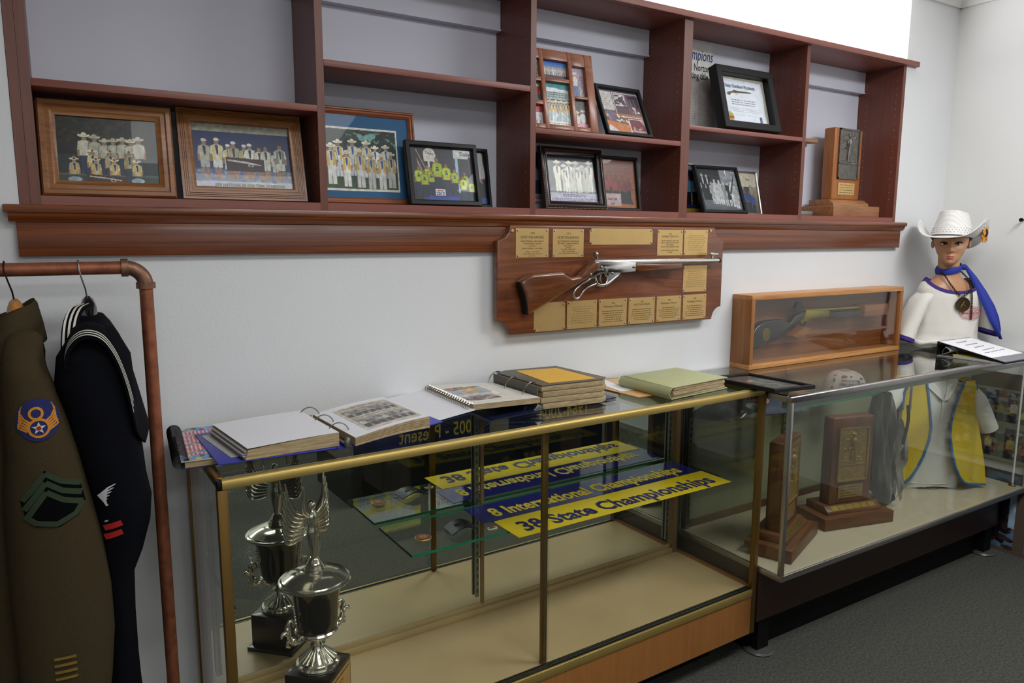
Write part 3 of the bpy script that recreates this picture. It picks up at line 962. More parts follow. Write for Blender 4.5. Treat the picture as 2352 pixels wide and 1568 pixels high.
for a, b, rows in cols:
    for r0, r1 in rows:
        p = Pic(b - a + .003, r1 - r0 + .003, px=1300, seed=30 + k, bg=['c9cdd0', '5a6a58', 'd9d3d6', 'a8b8b4', '4a6fb0', '4a4a50', 'b9b0bc'][k])
        A = p.w / p.h
        if k == 0: p.rect(0, 1, .65, 1, 'a83a48'); [p.person(x * A, .02, .5, 'd8d8d8', '8a9ab0') for x in (.3, .7)]
        if k == 1: [p.person(x * A, .05, .8, c_, '3a5a70', HAT) for x, c_ in ((.3, 'e0e0d8'), (.7, 'a83038'))]
        if k == 2: p.lines(.05, A, .1, .9, 8, '6a6a70')
        if k == 3:
            p.rect(0, A, .86, 1, '2f8f96'); p.ell(A * .3, .84, A * .4, .05, 'dde3e4'); p.ell(A * .8, .82, A * .3, .04, 'dde3e4'); p.lines(.06, A - .06, .66, .8, 3, '50606a', word=.04)
            p.rect(0, A, .16, .62, '3d4a42'); p.blobs(0, A, .45, .62, 40, .03, ['222a26', '56644f', '2c3630'])
            [p.person(A * (.1 + .115 * i), .12 + .02 * (i % 2), .46, 'e4e0cc', 'cfe0e4', HAT, VEST, '2a58a0') for i in range(8)]
            p.rect(0, A, 0, .13, 'dfe2dc'); p.lines(.06, A - .06, .03, .1, 2, '6a7a70', word=.05)
        if k == 4:
            p.grad(.45, 1, '8fb0d8', '2f62b8'); p.rect(0, A, 0, .4, '45424a')
            [p.person(A * (.06 + .08 * i), .26, .40, 'e6e2d6', 'dcdce0', HAT, VEST if i % 2 else None) for i in range(12)]
        if k == 5: p.blobs(0, A, .5, 1, 60, .06, ['2a2a2e', '55504a', '3a3438']); p.person(A * .65, -.1, .75, 'e2e2de', 'b9c4cc', HAT, skin='a87a60'); p.person(A * .25, -.2, .8, 'd2d0cc', 'b03a50', HAT); p.rect(0, A, 0, .18, 'c98a96')
        if k == 6: p.grad(0, 1, '9a8a90', 'b4a6bc'); p.person(A * .35, .05, .78, 'd6d4ce', '5a78a8', HAT); p.person(A * .75, .02, .72, 'a898b0', 'b0b4c0', skin='b58a70')
        p.noise(.07)
        p.build(t, ((a + b) / 2, cd - .0045, r0 - .0015))
        k += 1
MB().add([(-.02, cd, .16), (.02, cd, .16), (.03, .085, .018), (-.03, .085, .018), (-.02, cd, .155), (.02, cd, .155), (.03, .082, .018), (-.03, .082, .018)], [(0, 1, 2, 3), (7, 6, 5, 4), (0, 4, 5, 1), (1, 5, 6, 2), (2, 6, 7, 3), (3, 7, 4, 0)]).build('easel_leg', M_BLACKM, t)

# --- bay 3 upper: black frame leaning, collage of old photos
p = Pic(.192, .173, seed=9, bg='5a4650')
p.grad(0, 1, '6a4a40', '54485a'); p.rect(0, .36, .52, .96, 'c9c3bc'); p.lines(.03, .33, .6, .9, 6, 'b0a8a2')
p.rect(.38, 1.1, .38, .96, 'd6cfd0'); p.rect(.40, 1.09, .40, .94, '6a4a58')
p.rect(.42, .72, .62, .93, 'c9b8be'); p.blobs(.44, .70, .64, .9, 26, .045, ['241c22', '3a2a34', '2a2028']); p.rect(.40, .76, .60, .64, '3a2a32'); p.rect(.40, .76, .46, .6, '5a3a40')
p.rect(.80, 1.08, .62, .9, '40303c'); p.poly([(.78, .86), (1.0, .92), (1.1, .86)], '2c2228'); p.rect(.84, .87, .64, .84, '6a5866'); p.rect(.95, .98, .64, .84, '6a5866'); p.blobs(.86, 1.08, .5, .64, 30, .03, ['d8d0cc', '8a4a48', '40303a'])
p.grad(.40, .46, 'b07a48', '96643c')
p.blobs(.02, .68, .22, .44, 60, .035, ['d8ccc4', 'b0503c', '8a5a48', 'e0d8d0', '3a2c30']); p.poly([(0, 0), (.7, 0), (.7, .2), (.05, .28)], 'c4733a'); p.poly([(0, 0), (.4, 0), (.1, .18)], 'd9c4c8'); p.poly([(.1, .5), (.3, .5), (.32, .3), (.2, .25)], '6a5a78')
p.rect(.66, 1.1, .02, .36, 'd9d0cc'); p.rect(.68, 1.09, .03, .34, '7a2a34'); p.poly([(.98, .34), (1.09, .34), (1.09, .2)], 'b0a0a4'); p.blobs(.76, 1.0, .1, .18, 24, .02, ['d8ccc0', '302028', 'b89a80']); p.rect(.68, 1.09, .05, .09, 'b09a8c')
p.noise(.07)
picture('framed_photo', 'black framed collage of old photos tilted back beside the oak collage frame', 1.822, -.205, ZS3, .042, .425, .220, .201, 'flat', .014, .016, M_BLACK, p)

# --- bay 3 lower: burgundy frame
p = Pic(.214, .164, seed=10, bg='17121c')
p.blobs(0, 1.3, .3, 1, 60, .1, ['1a141f', '120e16']); p.rect(.02, .08, .3, .92, '241a26'); p.rect(0, 2, 0, .19, 'b9b4c0'); p.grad(.19, .3, '7a788a', '3a3446')
for x, h_ in [(.26, .66), (.44, .58), (.58, .66), (.76, .66), (.92, .58), (1.12, .68)]:
    p.person(x, .22, h_, 'd9d8c4', 'd2d2bc', 'd8d4c0', scarf='1c2040', skin='a47a58')
for x, h_ in [(.50, .52), (.66, .50), (.82, .55), (1.0, .54)]:
    p.person(x, .20, h_, 'dcdac6', 'd6d6c0', 'd8d4c0', scarf='1c2040', skin='a47a58')
p.rect(0, 2, 0, .19, 'bcb8c6'); p.lines(.35, .95, .10, .17, 2, '5a5a80', word=.04); p.lines(.05, 1.25, .02, .08, 2, '6a6a96', word=.05); p.noise(.06)
t = picture('framed_team_photo', 'dark burgundy frame with beaded rim around a white clad team photo', 1.632, -.150, ZBS, -.003, .202, .274, .224, 'step', .030, .024, M_DARKRED, p)
bd = MB()
for k in range(46):
    x = -.134 + k * .00595
    bd.ell((x, .004, .0028), (.0017, .0017, .0017), 6, 4); bd.ell((x, .004, .2212), (.0017, .0017, .0017), 6, 4)
for k in range(37):
    z = .004 + k * .006
    bd.ell((-.1342, .004, z), (.0017, .0017, .0017), 6, 4); bd.ell((.1342, .004, z), (.0017, .0017, .0017), 6, 4)
tag(bd.build('beaded_rim', plain('bead_ivory', 'b8aa90', .4), t, smooth=60), kind='stuff')

# --- bay 3 lower: small print behind, dated 2006
p = Pic(.15, .19, seed=11, bg='2a2426')
p.blobs(0, .8, .55, 1, 40, .08, ['3a2c2a', '1a1618']); [p.person(x, .28, .55, s_, '2f4a70', skin='8a6250') for x, s_ in ((.12, 'c8c8cc'), (.30, '9ab0c8'), (.5, 'c8c8cc'), (.68, 'a8a8b0'))]
p.rect(0, 1, 0, .30, 'c4c6cc'); p.rect(.05, .75, .27, .3, '2a3a80'); p.noise(.06)
t = picture('framed_photo', 'small photo captioned BBGCM 2006 peeking out behind the beaded frame', 1.535, -.070, ZBS, 0, .12, .164, .204, 'flat', .007, .012, M_BLACK, p)
text('BBGCM', .0145, M_INKRED, t, (-.02, .0079, .040), bold=.03); text('2006', .0135, MI, t, (-.02, .0079, .022), bold=.03)

# --- bay 3 lower: gym photo
p = Pic(.176, .179, seed=12, bg='7a3a18')
p.grad(0, 1, '9a5a28', '6a2a10'); [p.rect(0, 2, .5 + .07 * k, .505 + .07 * k, '8a4a20') for k in range(7)]; p.poly([(0, .2), (1, .4), (1, .42), (0, .22)], '4a2210')
for x, h_ in [(.10, .6), (.28, .64), (.46, .55), (.62, .52), (.78, .5), (.20, .5), (.42, .48), (.66, .42)]:
    p.person(x, .14, h_, '8a2a22', '241c1c', skin='6a3a26', hair='1a100c')
p.poly([(.55, .1), (.9, .08), (.8, .28), (.6, .36)], '1c1414'); p.rect(.12, .56, .05, .30, 'b9a2a4'); p.noise(.07)
t = picture('framed_team_photo', 'black frame with an orange gym photo captioned BBGCM 2007', 1.835, -.142, ZBS, -.003, .154, .200, .203, 'flat', .012, .016, M_BLACK, p)
text('BBGCM', .0125, plain('caption_red', '8a2430', .5), t, (-.028, .0112, .041), bold=.03); text('2007', .0105, MI, t, (-.028, .0112, .024), bold=.03)

# --- bay 4 upper: newspaper sheet against the recess
p = Pic(.27, .36, seed=13, px=1300, bg='d9d8d4')
for k in range(3): p.lines(.03 + k * .245, .25 + k * .245, .02, .60, 30, 'a4a4a5', .42, .022)
p.noise(.03)
t = thing('newspaper_page', 'newspaper page headed Champions standing behind the deep black certificate frame', 'newspaper', (2.252, -.052, ZS4 + .0005), 0, rx=-.045)
box('sheet', M_WHITEP, t, -.135, .135, .0003, .001, 0, .362)
p.build(t, (0, 0, 0))
text('Champions', .062, M_INKBLUE, t, (.133, -.0008, .292), align='RIGHT', sx=.66, shear=.25, bold=.01)
text('defies Norton', .040, M_INK, t, (.116, -.0008, .250), align='RIGHT', sx=.72, bold=.01)
text('shooting title', .040, M_INK, t, (.108, -.0008, .218), align='RIGHT', sx=.72, bold=.01)

# --- bay 4 upper: deep black shadow box with certificate
p = Pic(.263, .197, seed=14, px=1200, bg='a9a598')
A = p.w / p.h
p.poly([(.06, .02), (A - .06, .0), (A - .10, .30), (A - .07, .62), (A - .10, .93), (.06, .96)], 'dcdee6')
p.poly([(.085, .05), (A - .11, .03), (A - .15, .30), (A - .12, .6), (A - .15, .88), (.085, .91)], 'e3e5ee')
p.poly([(.20, .62), (.28, .60), (.34, .66), (.52, .67), (.90, .69), (.90, .705), (.6, .705), (.42, .73), (.36, .70), (.22, .665)], '6a5236'); p.rect(.45, .93, .70, .715, '2a2622'); p.ring(.48, .655, .035, .022, .35, '55504a')
p.lines(.30, 1.0, .40, .54, 3, '7a7490', .3, .05); p.lines(.12, 1.15, .26, .36, 3, '9a9aa8', .25, .03); p.lines(.3, 1.0, .18, .23, 2, 'a2a2b0', .25, .03)
p.ell(.21, .14, .095, .115, 'b09c4a'); p.ring(.21, .14, .085, .10, .15, 'c9b86a'); p.rect(1.06, 1.13, .05, .2, '3a5a9a'); p.rect(1.075, 1.115, .08, .15, 'c84050')
p.noise(.02)
t = picture('certificate_shadow_box', 'deep black shadow box frame with a certificate leaning in front of the newspaper', 2.452, -.2165, ZS4, -.015, .271, .323, .257, 'flat', .030, .042, M_BLACK, p, gl=True)
text('Daisy Outdoor Products', .0205, plain('certificate_blue', '2a4a78', .5), t, (-.014, .0287, .183), sx=.86, bold=.02)
text('DAISY', .014, M_INKRED, t, (-.090, .0287, .052), bold=.02)

# --- bay 4 lower: three photos
p = Pic(.229, .180, seed=15, bg='3a3c40')
p.rect(.0, .72, .42, 1, '2c2d31'); [p.rect(.02 + .06 * (k % 12) + (.03 if (k // 12) % 2 else 0), .065 + .06 * (k % 12), .50 + .04 * (k // 12), .525 + .04 * (k // 12), '3f4146') for k in range(144)]
p.rect(.74, 1.4, .4, 1, '8a8c90'); p.grad(0, .42, '4a4d54', '767a82')
for x, y, h_, s_, k_ in [(.16, .25, .66, '15161a', '15161a'), (.30, .25, .64, '17181c', '17181c')]: p.person(x, y, h_, s_, k_, skin='a9a9a9', scarf='d0d0d0')
for x, y, h_, s_ in [(.40, .16, .55, 'b9b9bb'), (.52, .16, .62, 'cfcfd1'), (.66, .15, .62, 'c9c9cb'), (.80, .12, .60, '8f8f92'), (.93, .12, .60, '2a2a2e'), (1.06, .10, .66, 'd9d9db'), (1.14, .06, .60, 'bdbdc0')]:
    p.person(x, y, h_, s_, s_, skin='bdbdbd', hair='141416', skirt=s_)
p.poly([(.95, .42), (1.0, .40), (1.2, .85), (1.18, .86)], '1c1c1e'); p.noise(.1)
picture('framed_team_photo', 'black framed black and white photo of women in dresses and two men in suits', 2.383, -.156, ZBS, .004, .359, .255, .206, 'flat', .013, .016, M_BLACK, p)
p = Pic(.186, .196, seed=16, bg='c9a42a')
p.grad(0, 1, 'c09a28', 'd0aa30'); p.rect(0, 1, .60, 1, '202a48'); p.poly([(0, .2), (1, .35), (1, .37), (0, .22)], 'e0cc7a')
for x in (.16, .34, .52, .70): p.person(x, .12, .66, '7ab0d8', '22283a', skin='8a5a40')
p.rect(.08, .9, .08, .16, '26306a'); p.noise(.05)
picture('framed_photo', 'yellow toned photo of figures in light blue shirts behind the black and white photo', 2.325, -.072, ZBS, 0, .12, .200, .205, 'flat', .007, .012, M_SILVER, p)
p = Pic(.188, .176, seed=17, bg='8a8270')
p.grad(0, 1, '4a4238', 'b0a890'); p.rect(.50, 1.1, .66, .95, 'b9b09a'); p.ell(.76, .9, .2, .1, 'b9b09a'); p.rect(.62, .80, .1, .66, '3a362e'); p.rect(.80, .9, .1, .7, '8f8a78')
for x, h_ in [(.36, .74), (.50, .70), (.64, .56), (.78, .54), (.9, .44)]: p.person(x, .02, h_, '2a4a8a', '1c1e28', skin='7a4e38')
p.noise(.06)
t = picture('framed_team_photo', 'thin silver edged photo of a team in dark blue shirts', 2.536, -.125, ZBS, -.001, .24, .200, .188, 'flat', .006, .014, M_SILVER, p)
text('Daisy', .012, MI, t, (.045, .0092, .150), sx=.9)


# ================================================================ relief trophies
def relief(parent, x0, x1, z0, z1, y, mat, name='relief_plate'):
    """cast plate: raised rim, a blank panel below and a standing shooter in relief above"""
    m = MB()
    m.box(x0, x1, y, y + .004, z0, z1)
    w_, h_ = x1 - x0, z1 - z0
    r = w_ * .045
    for a, b, c_, d_ in ((x0, x1, z0, z0 + r), (x0, x1, z1 - r, z1), (x0, x0 + r, z0, z1), (x1 - r, x1, z0, z1), (x0, x1, z0 + h_ * .30, z0 + h_ * .30 + r * .7)):
        m.box(a, b, y - .004, y, c_, d_)
    cx = (x0 + x1) / 2
    H = h_ * .58
    zb = z0 + h_ * .345
    f = lambda u, v: (cx + u * H * .5, y - .001, zb + v * H)
    m.tube([f(-.10, .0), f(-.09, .22), f(-.05, .46)], [H * .045, H * .05, H * .055], 8)
    m.tube([f(.12, .0), f(.10, .22), f(.06, .46)], [H * .045, H * .05, H * .055], 8)
    m.tube([f(0, .42), f(0, .55), f(0, .72), f(0, .80)], [H * .075, H * .075, H * .10, H * .05], 10)
    m.tube([f(-.17, .75), f(-.27, .60), f(-.16, .50)], [H * .035, H * .032, H * .025], 8)
    m.tube([f(.17, .75), f(.28, .60), f(.20, .50)], [H * .035, H * .032, H * .025], 8)
    m.tube([f(-.42, .46), f(-.15, .49), f(.15, .49), f(.50, .50)], [H * .032, H * .026, H * .018, H * .012], 8)
    m.ell(f(0, .89), (H * .062, H * .04, H * .075), 10, 8)
    m.ell(f(0, .93), (H * .10, H * .03, H * .022), 10, 6)
    rg = random.Random(5)
    for _ in range(46):
        u, v = rg.uniform(-.72, .72), rg.uniform(.02, .97)
        if abs(u) < .3 and v < .95: continue
        p = f(u, v)
        if not (x0 + r < p[0] < x1 - r): continue
        m.ell((p[0], y, p[2]), (H * rg.uniform(.03, .07), .0018, H * rg.uniform(.02, .04)), 8, 5)
    m.ell(f(-.12, .02), (H * .07, .004, H * .025), 8, 5); m.ell(f(.14, .02), (H * .07, .004, H * .025), 8, 5)
    return m.build(name, mat, parent, smooth=45)


def relief_trophy(label, loc, rz, W_, WH, mat, coltop=.445, sx=1.0, tags=True, smallmat=None):
    t = thing('relief_trophy', label, 'trophy', loc, rz, 'wooden relief trophies')
    hw, hd = .175, .0875
    MB().box(-hw, hw, -hd, hd, 0, .050).build('base', WH, t, bev=.004)
    st = MB()
    st.prism([(-hd + .030, .0502), (hd - .014, .0502), (hd - .014, .080), (-.030, .080), (-hd + .034, .064)], -.135, .135, 'yz')
    s_ = st.build('step', WH, t, bev=.002)
    MB().box(-.104, .104, -.022, .036, .0803, coltop).build('column', W_, t, bev=.006, seg=3)
    relief(t, -.076, .076, .175, .402, -.0265, mat)
    p = box('name_plate', smallmat or mat, t, -.062, .062, -.0245, -.0222, .104, .158)
    ln = MB()
    rg = random.Random(9)
    for k in range(4):
        x = -.05
        while x < .045:
            L = rg.uniform(.006, .016)
            ln.box(x, x + L, -.0247, -.0244, .148 - k * .0115 - .0013, .148 - k * .0115 + .0013)
            x += L + .004
    tag(ln.build('engraved_lines', M_INKB, p, smooth=0), kind='stuff')
    if tags:
        for k in range(6):
            x = -.108 + k * .0372
            m = MB()
            n = Vector((0, -.016, .0235)).normalized()
            R3 = Matrix.Rotation(-math.atan2(.016, .0235) + PI / 2 - PI / 2, 3, 'X')
            a = math.atan2(.016, .0235)
            # sloping front of the step runs from y=-.0535 z=.064 to y=-.030 z=.080
            m.add([(x, -.0520, .0656), (x + .034, -.0520, .0656), (x + .034, -.0335, .0782), (x, -.0335, .0782), (x, -.0524, .0662), (x + .034, -.0524, .0662), (x + .034, -.0339, .0788), (x, -.0339, .0788)],
                  [(3, 2, 1, 0), (4, 5, 6, 7), (0, 1, 5, 4), (1, 2, 6, 5), (2, 3, 7, 6), (3, 0, 4, 7)])
            m.build('name_tag', M_BRASSD, s_, smooth=0)
    return t


relief_trophy('oak trophy with grey pewter relief of a shooter in the bookcase end bay', (3.2, -.105, ZBS), 0, M_TROPHYOAK, M_TROPHYOAKH, M_PEWTER, .405, tags=False, smallmat=M_BRASS)
relief_trophy('walnut trophy with bronze shooter relief facing out through the aluminium case front', (2.7615, -.519, .3502), -.2317, M_TROPHYWOOD, M_TROPHYWOODH, M_BRONZE)
relief_trophy('walnut trophy with bronze relief turned aside at the end glass by the gold case', (2.338, -.542, .3502), .373, M_TROPHYWOOD, M_TROPHYWOODH, M_BRONZE, .42)

t = thing('column_trophy', 'slim dark column trophy with a wooden cap mostly hidden by a bookcase upright', 'trophy', (2.865, -.10, ZBS))
MB().box(-.06, .06, -.06, .06, 0, .022).build('base', M_STEEL, t, bev=.003)
MB().lathe([(.036, .0222), (.036, .300)], n=20).build('column', plain('dark_marble', '22242e', .25, var=.5, scale=30), t)
MB().lathe([(.040, .3002), (.044, .306), (.040, .3125), (.030, .3175)], n=20).build('collar', M_CHROME, t)
MB().box(-.062, .062, -.062, .062, .3178, .3345).build('cap', M_TROPHYOAKH, t, bev=.003)

# ================================================================ gold showcase
GX, GY, GA = .2973, -.6774, math.atan(.0234)
gc = thing('gold_showcase', 'gold framed glass showcase on a maple base with mirrored back doors', 'display case', (GX, GY, 0), GA)
GW, GD, GT = 1.7945, .41, 1.0034


def rail(name, par, p0, p1, mat, w_=.021, h_=.022, rnd=.006):
    """square bar from p0 to p1 (lower outer corner line), rounded"""
    x0, x1 = sorted((p0[0], p1[0])); y0, y1 = sorted((p0[1], p1[1]))
    return MB().box(x0, x1, y0, y1, p0[2], p1[2]).build(name, mat, par, bev=rnd, seg=3)


fr = MB()
fr.prism([(0, GT - .022), (.022, GT - .022), (.022, GT - .004), (.018, GT), (.006, GT), (.002, GT - .003), (0, GT - .008)], .0105, GW - .0105, 'yz')
fr.build('top_rail', M_GOLD, gc, bev=.0012)
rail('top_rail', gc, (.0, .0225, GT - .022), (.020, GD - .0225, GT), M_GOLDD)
rail('top_rail', gc, (GW - .020, .0225, GT - .022), (GW, GD - .0225, GT), M_GOLD)
rail('top_rail', gc, (.0105, GD - .022, GT - .022), (GW - .0105, GD, GT), M_GOLD)
for x in (0, GW - .010):
    for y in (0, GD - .022):
        MB().box(x, x + .010, y, y + .022, GT - .0225, GT - .001).build('corner_cap', M_BLACK, gc, bev=.003)
for x in (0, GW - .022):
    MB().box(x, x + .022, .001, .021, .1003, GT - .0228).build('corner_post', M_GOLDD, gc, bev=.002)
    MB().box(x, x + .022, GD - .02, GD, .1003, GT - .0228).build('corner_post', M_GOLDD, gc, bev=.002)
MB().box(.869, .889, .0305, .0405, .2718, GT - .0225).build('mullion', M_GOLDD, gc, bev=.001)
box('top_glass', M_TOPGLASS, gc, .0205, GW - .0205, .0225, GD - .0225, GT - .0075, GT - .0015)
eg = MB()
eg.box(.0205, GW - .0205, .0221, .0224, GT - .0075, GT - .0012)
eg.build('glass_edge_strip', plain('glass_edge_pale', 'aebfbd', .3), gc, smooth=0)
box('front_glass', M_GLASS, gc, .0225, .880, .010, .0145, .2690, GT - .0225)
box('front_glass', M_GLASS, gc, .872, GW - .0225, .0165, .021, .2690, GT - .0225)
box('end_glass', M_GLASS, gc, .003, .008, .0215, GD - .0205, .2766, GT - .0225)
box('end_glass', M_GLASS, gc, GW - .008, GW - .003, .0215, GD - .0205, .2766, GT - .0225)
box('deck', M_CREAM, gc, .0085, GW - .0085, .030, GD - .021, .2500, .2715)
box('bottom_rail', M_GOLD, gc, .0223, GW - .0223, .000, .0085, .2446, .2700, bev=.001)
tr = MB().box(.0223, GW - .0223, .0088, .0298, .2500, .2708)
tr.build('glass_track', M_BLACKM, gc)
MB().box(.0223, GW - .0223, .0150, .0165, .2709, .2730).box(.0223, GW - .0223, .0280, .0296, .2709, .2732).build('track_rib', M_STEEL, gc)
box('base_panel', M_BASEORANGE, gc, .0223, GW - .0223, .004, .020, .1003, .2443)
bs = MB().box(.0005, .0215, .0215, GD - .0205, .1003, .2762)
bs.build('end_panel', M_BASEORANGE, gc)
MB().box(GW - .0215, GW - .0005, .0215, GD - .0205, .1003, .2762).build('end_panel', M_BASEORANGE, gc)
MB().box(.022, GW - .022, .0205, GD - .0205, .1003, .1200).build('bottom_board', M_BLACKM, gc)
MB().box(.06, GW - .12, .10, GD - .04, .0, .1000).build('toe_kick', M_BLACKM, gc)  # recessed board, its black standing for the dark shadow under the base
# mirrored sliding back doors with tan stiles
tan = plain('tan_door_stile', '8d6f45', .4, .3, var=.08)
for x0, x1, y in ((.030, .885, .3905), (.865, GW - .045, .3890)):
    d_ = MB().box(x0, x1, y, y + .004, .306, GT - .030).build('mirror_door', M_MIRROR, gc, smooth=0)
    d_['label'] = 'mirrored sliding back door'
MB().box(.874, .886, .3855, .3888, .300, GT - .03).build('door_stile', tan, gc)
MB().box(GW - .044, GW - .0225, .374, .3945, .2718, GT - .0225).build('door_stile', tan, gc)
MB().box(.0225, .030, .374, .3945, .2718, GT - .0225).build('door_stile', tan, gc)
MB().box(.0305, GW - .0445, .374, .3885, .2718, .2920).build('door_track', M_CREAMD, gc, bev=.002)
MB().box(.0305, GW - .0445, .3865, .3955, .2718, .3055).build('door_track', M_CREAMD, gc, bev=.002)
MB().box(.0305, GW - .0445, .3750, .3955, GT - .0300, GT - .0228).build('door_track', tan, gc)
brk = plain('brown_bracket', '2a1c14', .4)
for x in (.046, .855, GW - .075):
    m = MB().box(x - .007, x + .007, .3775, .3840, .335, GT - .031)
    s_ = m.build('shelf_standard', M_STEEL, gc)
    sl = MB()
    for k in range(24):
        z = .35 + k * .026
        sl.box(x - .0016, x + .0016, .3769, .3776, z, z + .013)
    tag(sl.build('slots', M_BLACKM, s_, smooth=0), kind='stuff')
    MB().prism([(.3765, .648), (.13, .648), (.120, .646), (.117, .640), (.124, .634), (.25, .634), (.3765, .612)], x - .003, x + .003, 'yz').build('shelf_bracket', brk, gc)

# glass shelf and what lies on it (positions in the room)
gs = thing('glass_shelf', 'clear glass shelf with green edges inside the gold showcase', 'glass shelf', (GX, GY, 0), GA)
box('pane', M_GLASS, gs, .513, GW - .050, .142, .3715, .6485, .6560)
MB().box(.513, GW - .050, .1415, .1419, .6485, .6560).box(.513, GW - .05, .3716, .372, .6485, .6560).build('polished_edge', M_EDGE, gs, smooth=0)
MB().box(.5126, .5129, .142, .3715, .6485, .6560).build('polished_edge', plain('glass_edge_dark', '123a30', .2), gs, smooth=0)


def strip(name, label, pts, mat, wave, txt, tm, cat='banner', size=.082, sx=.8, voff=.3):
    """printed strip lying flat; pts = near left, near right, far right, far left (x, y), z"""
    (ax, ay), (bx, by), (cx_, cy_), (dx, dy) = pts
    z0 = .6563
    t = thing(name, label, cat, (ax, ay, z0), math.atan2(by - ay, bx - ax))
    L = math.hypot(bx - ax, by - ay)
    D = math.hypot(dx - ax, dy - ay)
    f = lambda u, v: (u * L, v * D, .0005 + wave * math.sin(PI * u) * (1 - v) * .6 + wave * .3 * math.sin(2 * PI * u) * v)
    MB().sheet(lambda u, v: f(u, v), 24, 4, .0006).build('paper', mat, t, smooth=60)
    fit(text(txt, size, tm, t, (L * .5, D * voff, .0016), rot=(0, 0, 0), bold=.032), L * sx, D * .70)
    return t


strip('state_championships_banner', 'yellow paper strip reading 38 State Championships on the glass shelf', [(1.118, -.578), (2.022, -.558), (2.012, -.414), (1.116, -.436)], M_YELLOWP, .0, '38 State Championships', M_INKNAVY, size=.098, sx=.90, voff=.20)
strip('international_championships_banner', 'dark blue paper strip reading 8 International Championships behind the yellow strip', [(1.085, -.432), (2.012, -.411), (2.014, -.262), (1.080, -.3010)], M_BLUEP, .0, '8 International Championships', M_INKYEL, size=.082, sx=.88, voff=.20)

t = thing('round_medallion', 'round brass medallion with a coloured spiral target on the glass shelf', 'medallion', (.880, -.437, .6564))
MB().lathe([(.020, .0), (.0235, .001), (.0245, .0035), (.0235, .0055), (.021, .0060)], n=32).build('rim', M_BRASS, t)
p = Pic(.043, .043, px=2200, seed=21, bg='a8402c')
p.put(((p.X - .5) ** 2 + (p.Y - .5) ** 2) > .23, 'b09a4a')
for r in (.46, .36, .26, .15): p.ring(.5, .5, r, r, .16, '2a2440' if r > .4 else 'd9b48a')
p.ell(.5, .5, .05, .05, 'd9b48a'); p.noise(.08)
m_ = MB().lathe([(.0212, .0061), (.0212, .0063)], n=32).build('enamel', plain('enamel_red', '9a4030', .3), t)
sp = MB()
for k in range(60):
    a = k * .42
    r = .018 - .00026 * k
    sp.ell((r * math.cos(a), r * math.sin(a), .0064), (.0014, .0014, .0005), 6, 4)
tag(sp.build('spiral', plain('enamel_cream', 'd9bf98', .3), t), kind='stuff')
MB().lathe([(.0205, .0063), (.0213, .0067), (.0219, .0063)], n=32, caps=False).build('enamel_ring', plain('enamel_navy', '201c38', .3), t)

t = thing('belt_buckle', 'curved dark grey belt buckle beside the round medallion', 'belt buckle', (.998, -.442, .6564), .10)
f = lambda u, v: ((u - .5) * .085 + .012 * (v - .5), (v - .5) * .066, .006 + .014 * math.sin(PI * u))
MB().sheet(f, 12, 6, .003).build('plate', plain('gunmetal', '3d3f44', .3, .8), t, smooth=60)
MB().ell((0, 0, .0215), (.022, .012, .0016), 14, 6).build('emblem', plain('gunmetal_dark', '26282c', .35, .8), t)
MB().box(-.042, -.036, -.02, .02, 0, .007).box(.036, .042, -.02, .02, 0, .007).build('loop', M_STEEL, t)
t = thing('lapel_pin', 'small enamel pin with a green and rust scene beside the belt buckle', 'pin', (1.085, -.478, .6564), .05)
MB().prism([(-.016, -.007), (.014, -.009), (.018, .002), (.008, .010), (-.012, .009)], 0, .003, 'xy').build('enamel_plate', plain('pin_cream', 'c9c0a0', .3), t, bev=.0006)
MB().prism([(-.012, -.005), (.010, -.006), (.012, -.001), (-.010, .0)], .0031, .0036, 'xy').build('enamel_field', plain('pin_green', '3a6a48', .3), t)
MB().prism([(-.008, .0), (.006, -.001), (.008, .006), (-.004, .006)], .0037, .0043, 'xy').build('enamel_field', plain('pin_rust', '8a3420', .3), t)

# ================================================================ silver cup trophy in the gold case
ct = thing('cup_trophy', 'silver cup trophy with a winged figure on its lid in the gold showcase', 'trophy', (.558, -.459, .2718), -.0)
b = MB()
R3 = Matrix.Rotation(-.905 + .16, 3, 'Z')
b.obox((0, 0, .006), (.150, .150, .012), R3).obox((0, 0, .062), (.128, .128, .099), R3)
bo = b.build('plinth', plain('cherry_black_plinth', '1d0b0b', .3, coat=.3, var=.3, scale=12), ct, bev=.002)
# brass plate on the plinth face turned to the aisle
n = R3 @ Vector((1, 0, 0))
best = max([R3 @ Vector(v) for v in ((1, 0, 0), (-1, 0, 0), (0, 1, 0), (0, -1, 0))], key=lambda v: v.dot(Vector((.55, -.83, 0))))
ang = math.atan2(best.y, best.x) + PI / 2
pl = MB().obox(best * .0648 + Vector((0, 0, .064)), (.110, .0014, .072), Matrix.Rotation(ang, 3, 'Z')).build('brass_plate', M_BRASS, ct)
for s_, z, fs in (('Red Ryder National Award', .088, .0098), ('1st Place', .070, .008), ('Norton', .054, .010)):
    text(s_, fs, M_INK, ct, tuple(best * .0658 + Vector((0, 0, z))), rot=(PI / 2, 0, ang), sx=.85, shear=.2)
z0 = .1117 + .0045
cup = [(.056, -.0035), (.056, .0), (.058, .004), (.056, .009), (.050, .012), (.048, .016), (.032, .028), (.017, .044), (.0145, .052), (.020, .055), (.022, .059), (.018, .063), (.0135, .066), (.018, .072), (.032, .078), (.048, .088), (.056, .096), (.058, .100), (.0545, .104)]
MB().lathe([(r, z + z0) for r, z in cup], n=48).build('foot', M_CHROME, ct)
fl = MB()
for k in range(20):
    a = 2 * PI * k / 20
    fl.tube([(r * math.cos(a), r * math.sin(a), z0 + z) for r, z in ((.047, .0165), (.032, .0285), (.018, .044))], [.004, .003, .0015], 6)
tag(fl.build('flutes', M_CHROME, ct, smooth=60), kind='stuff')
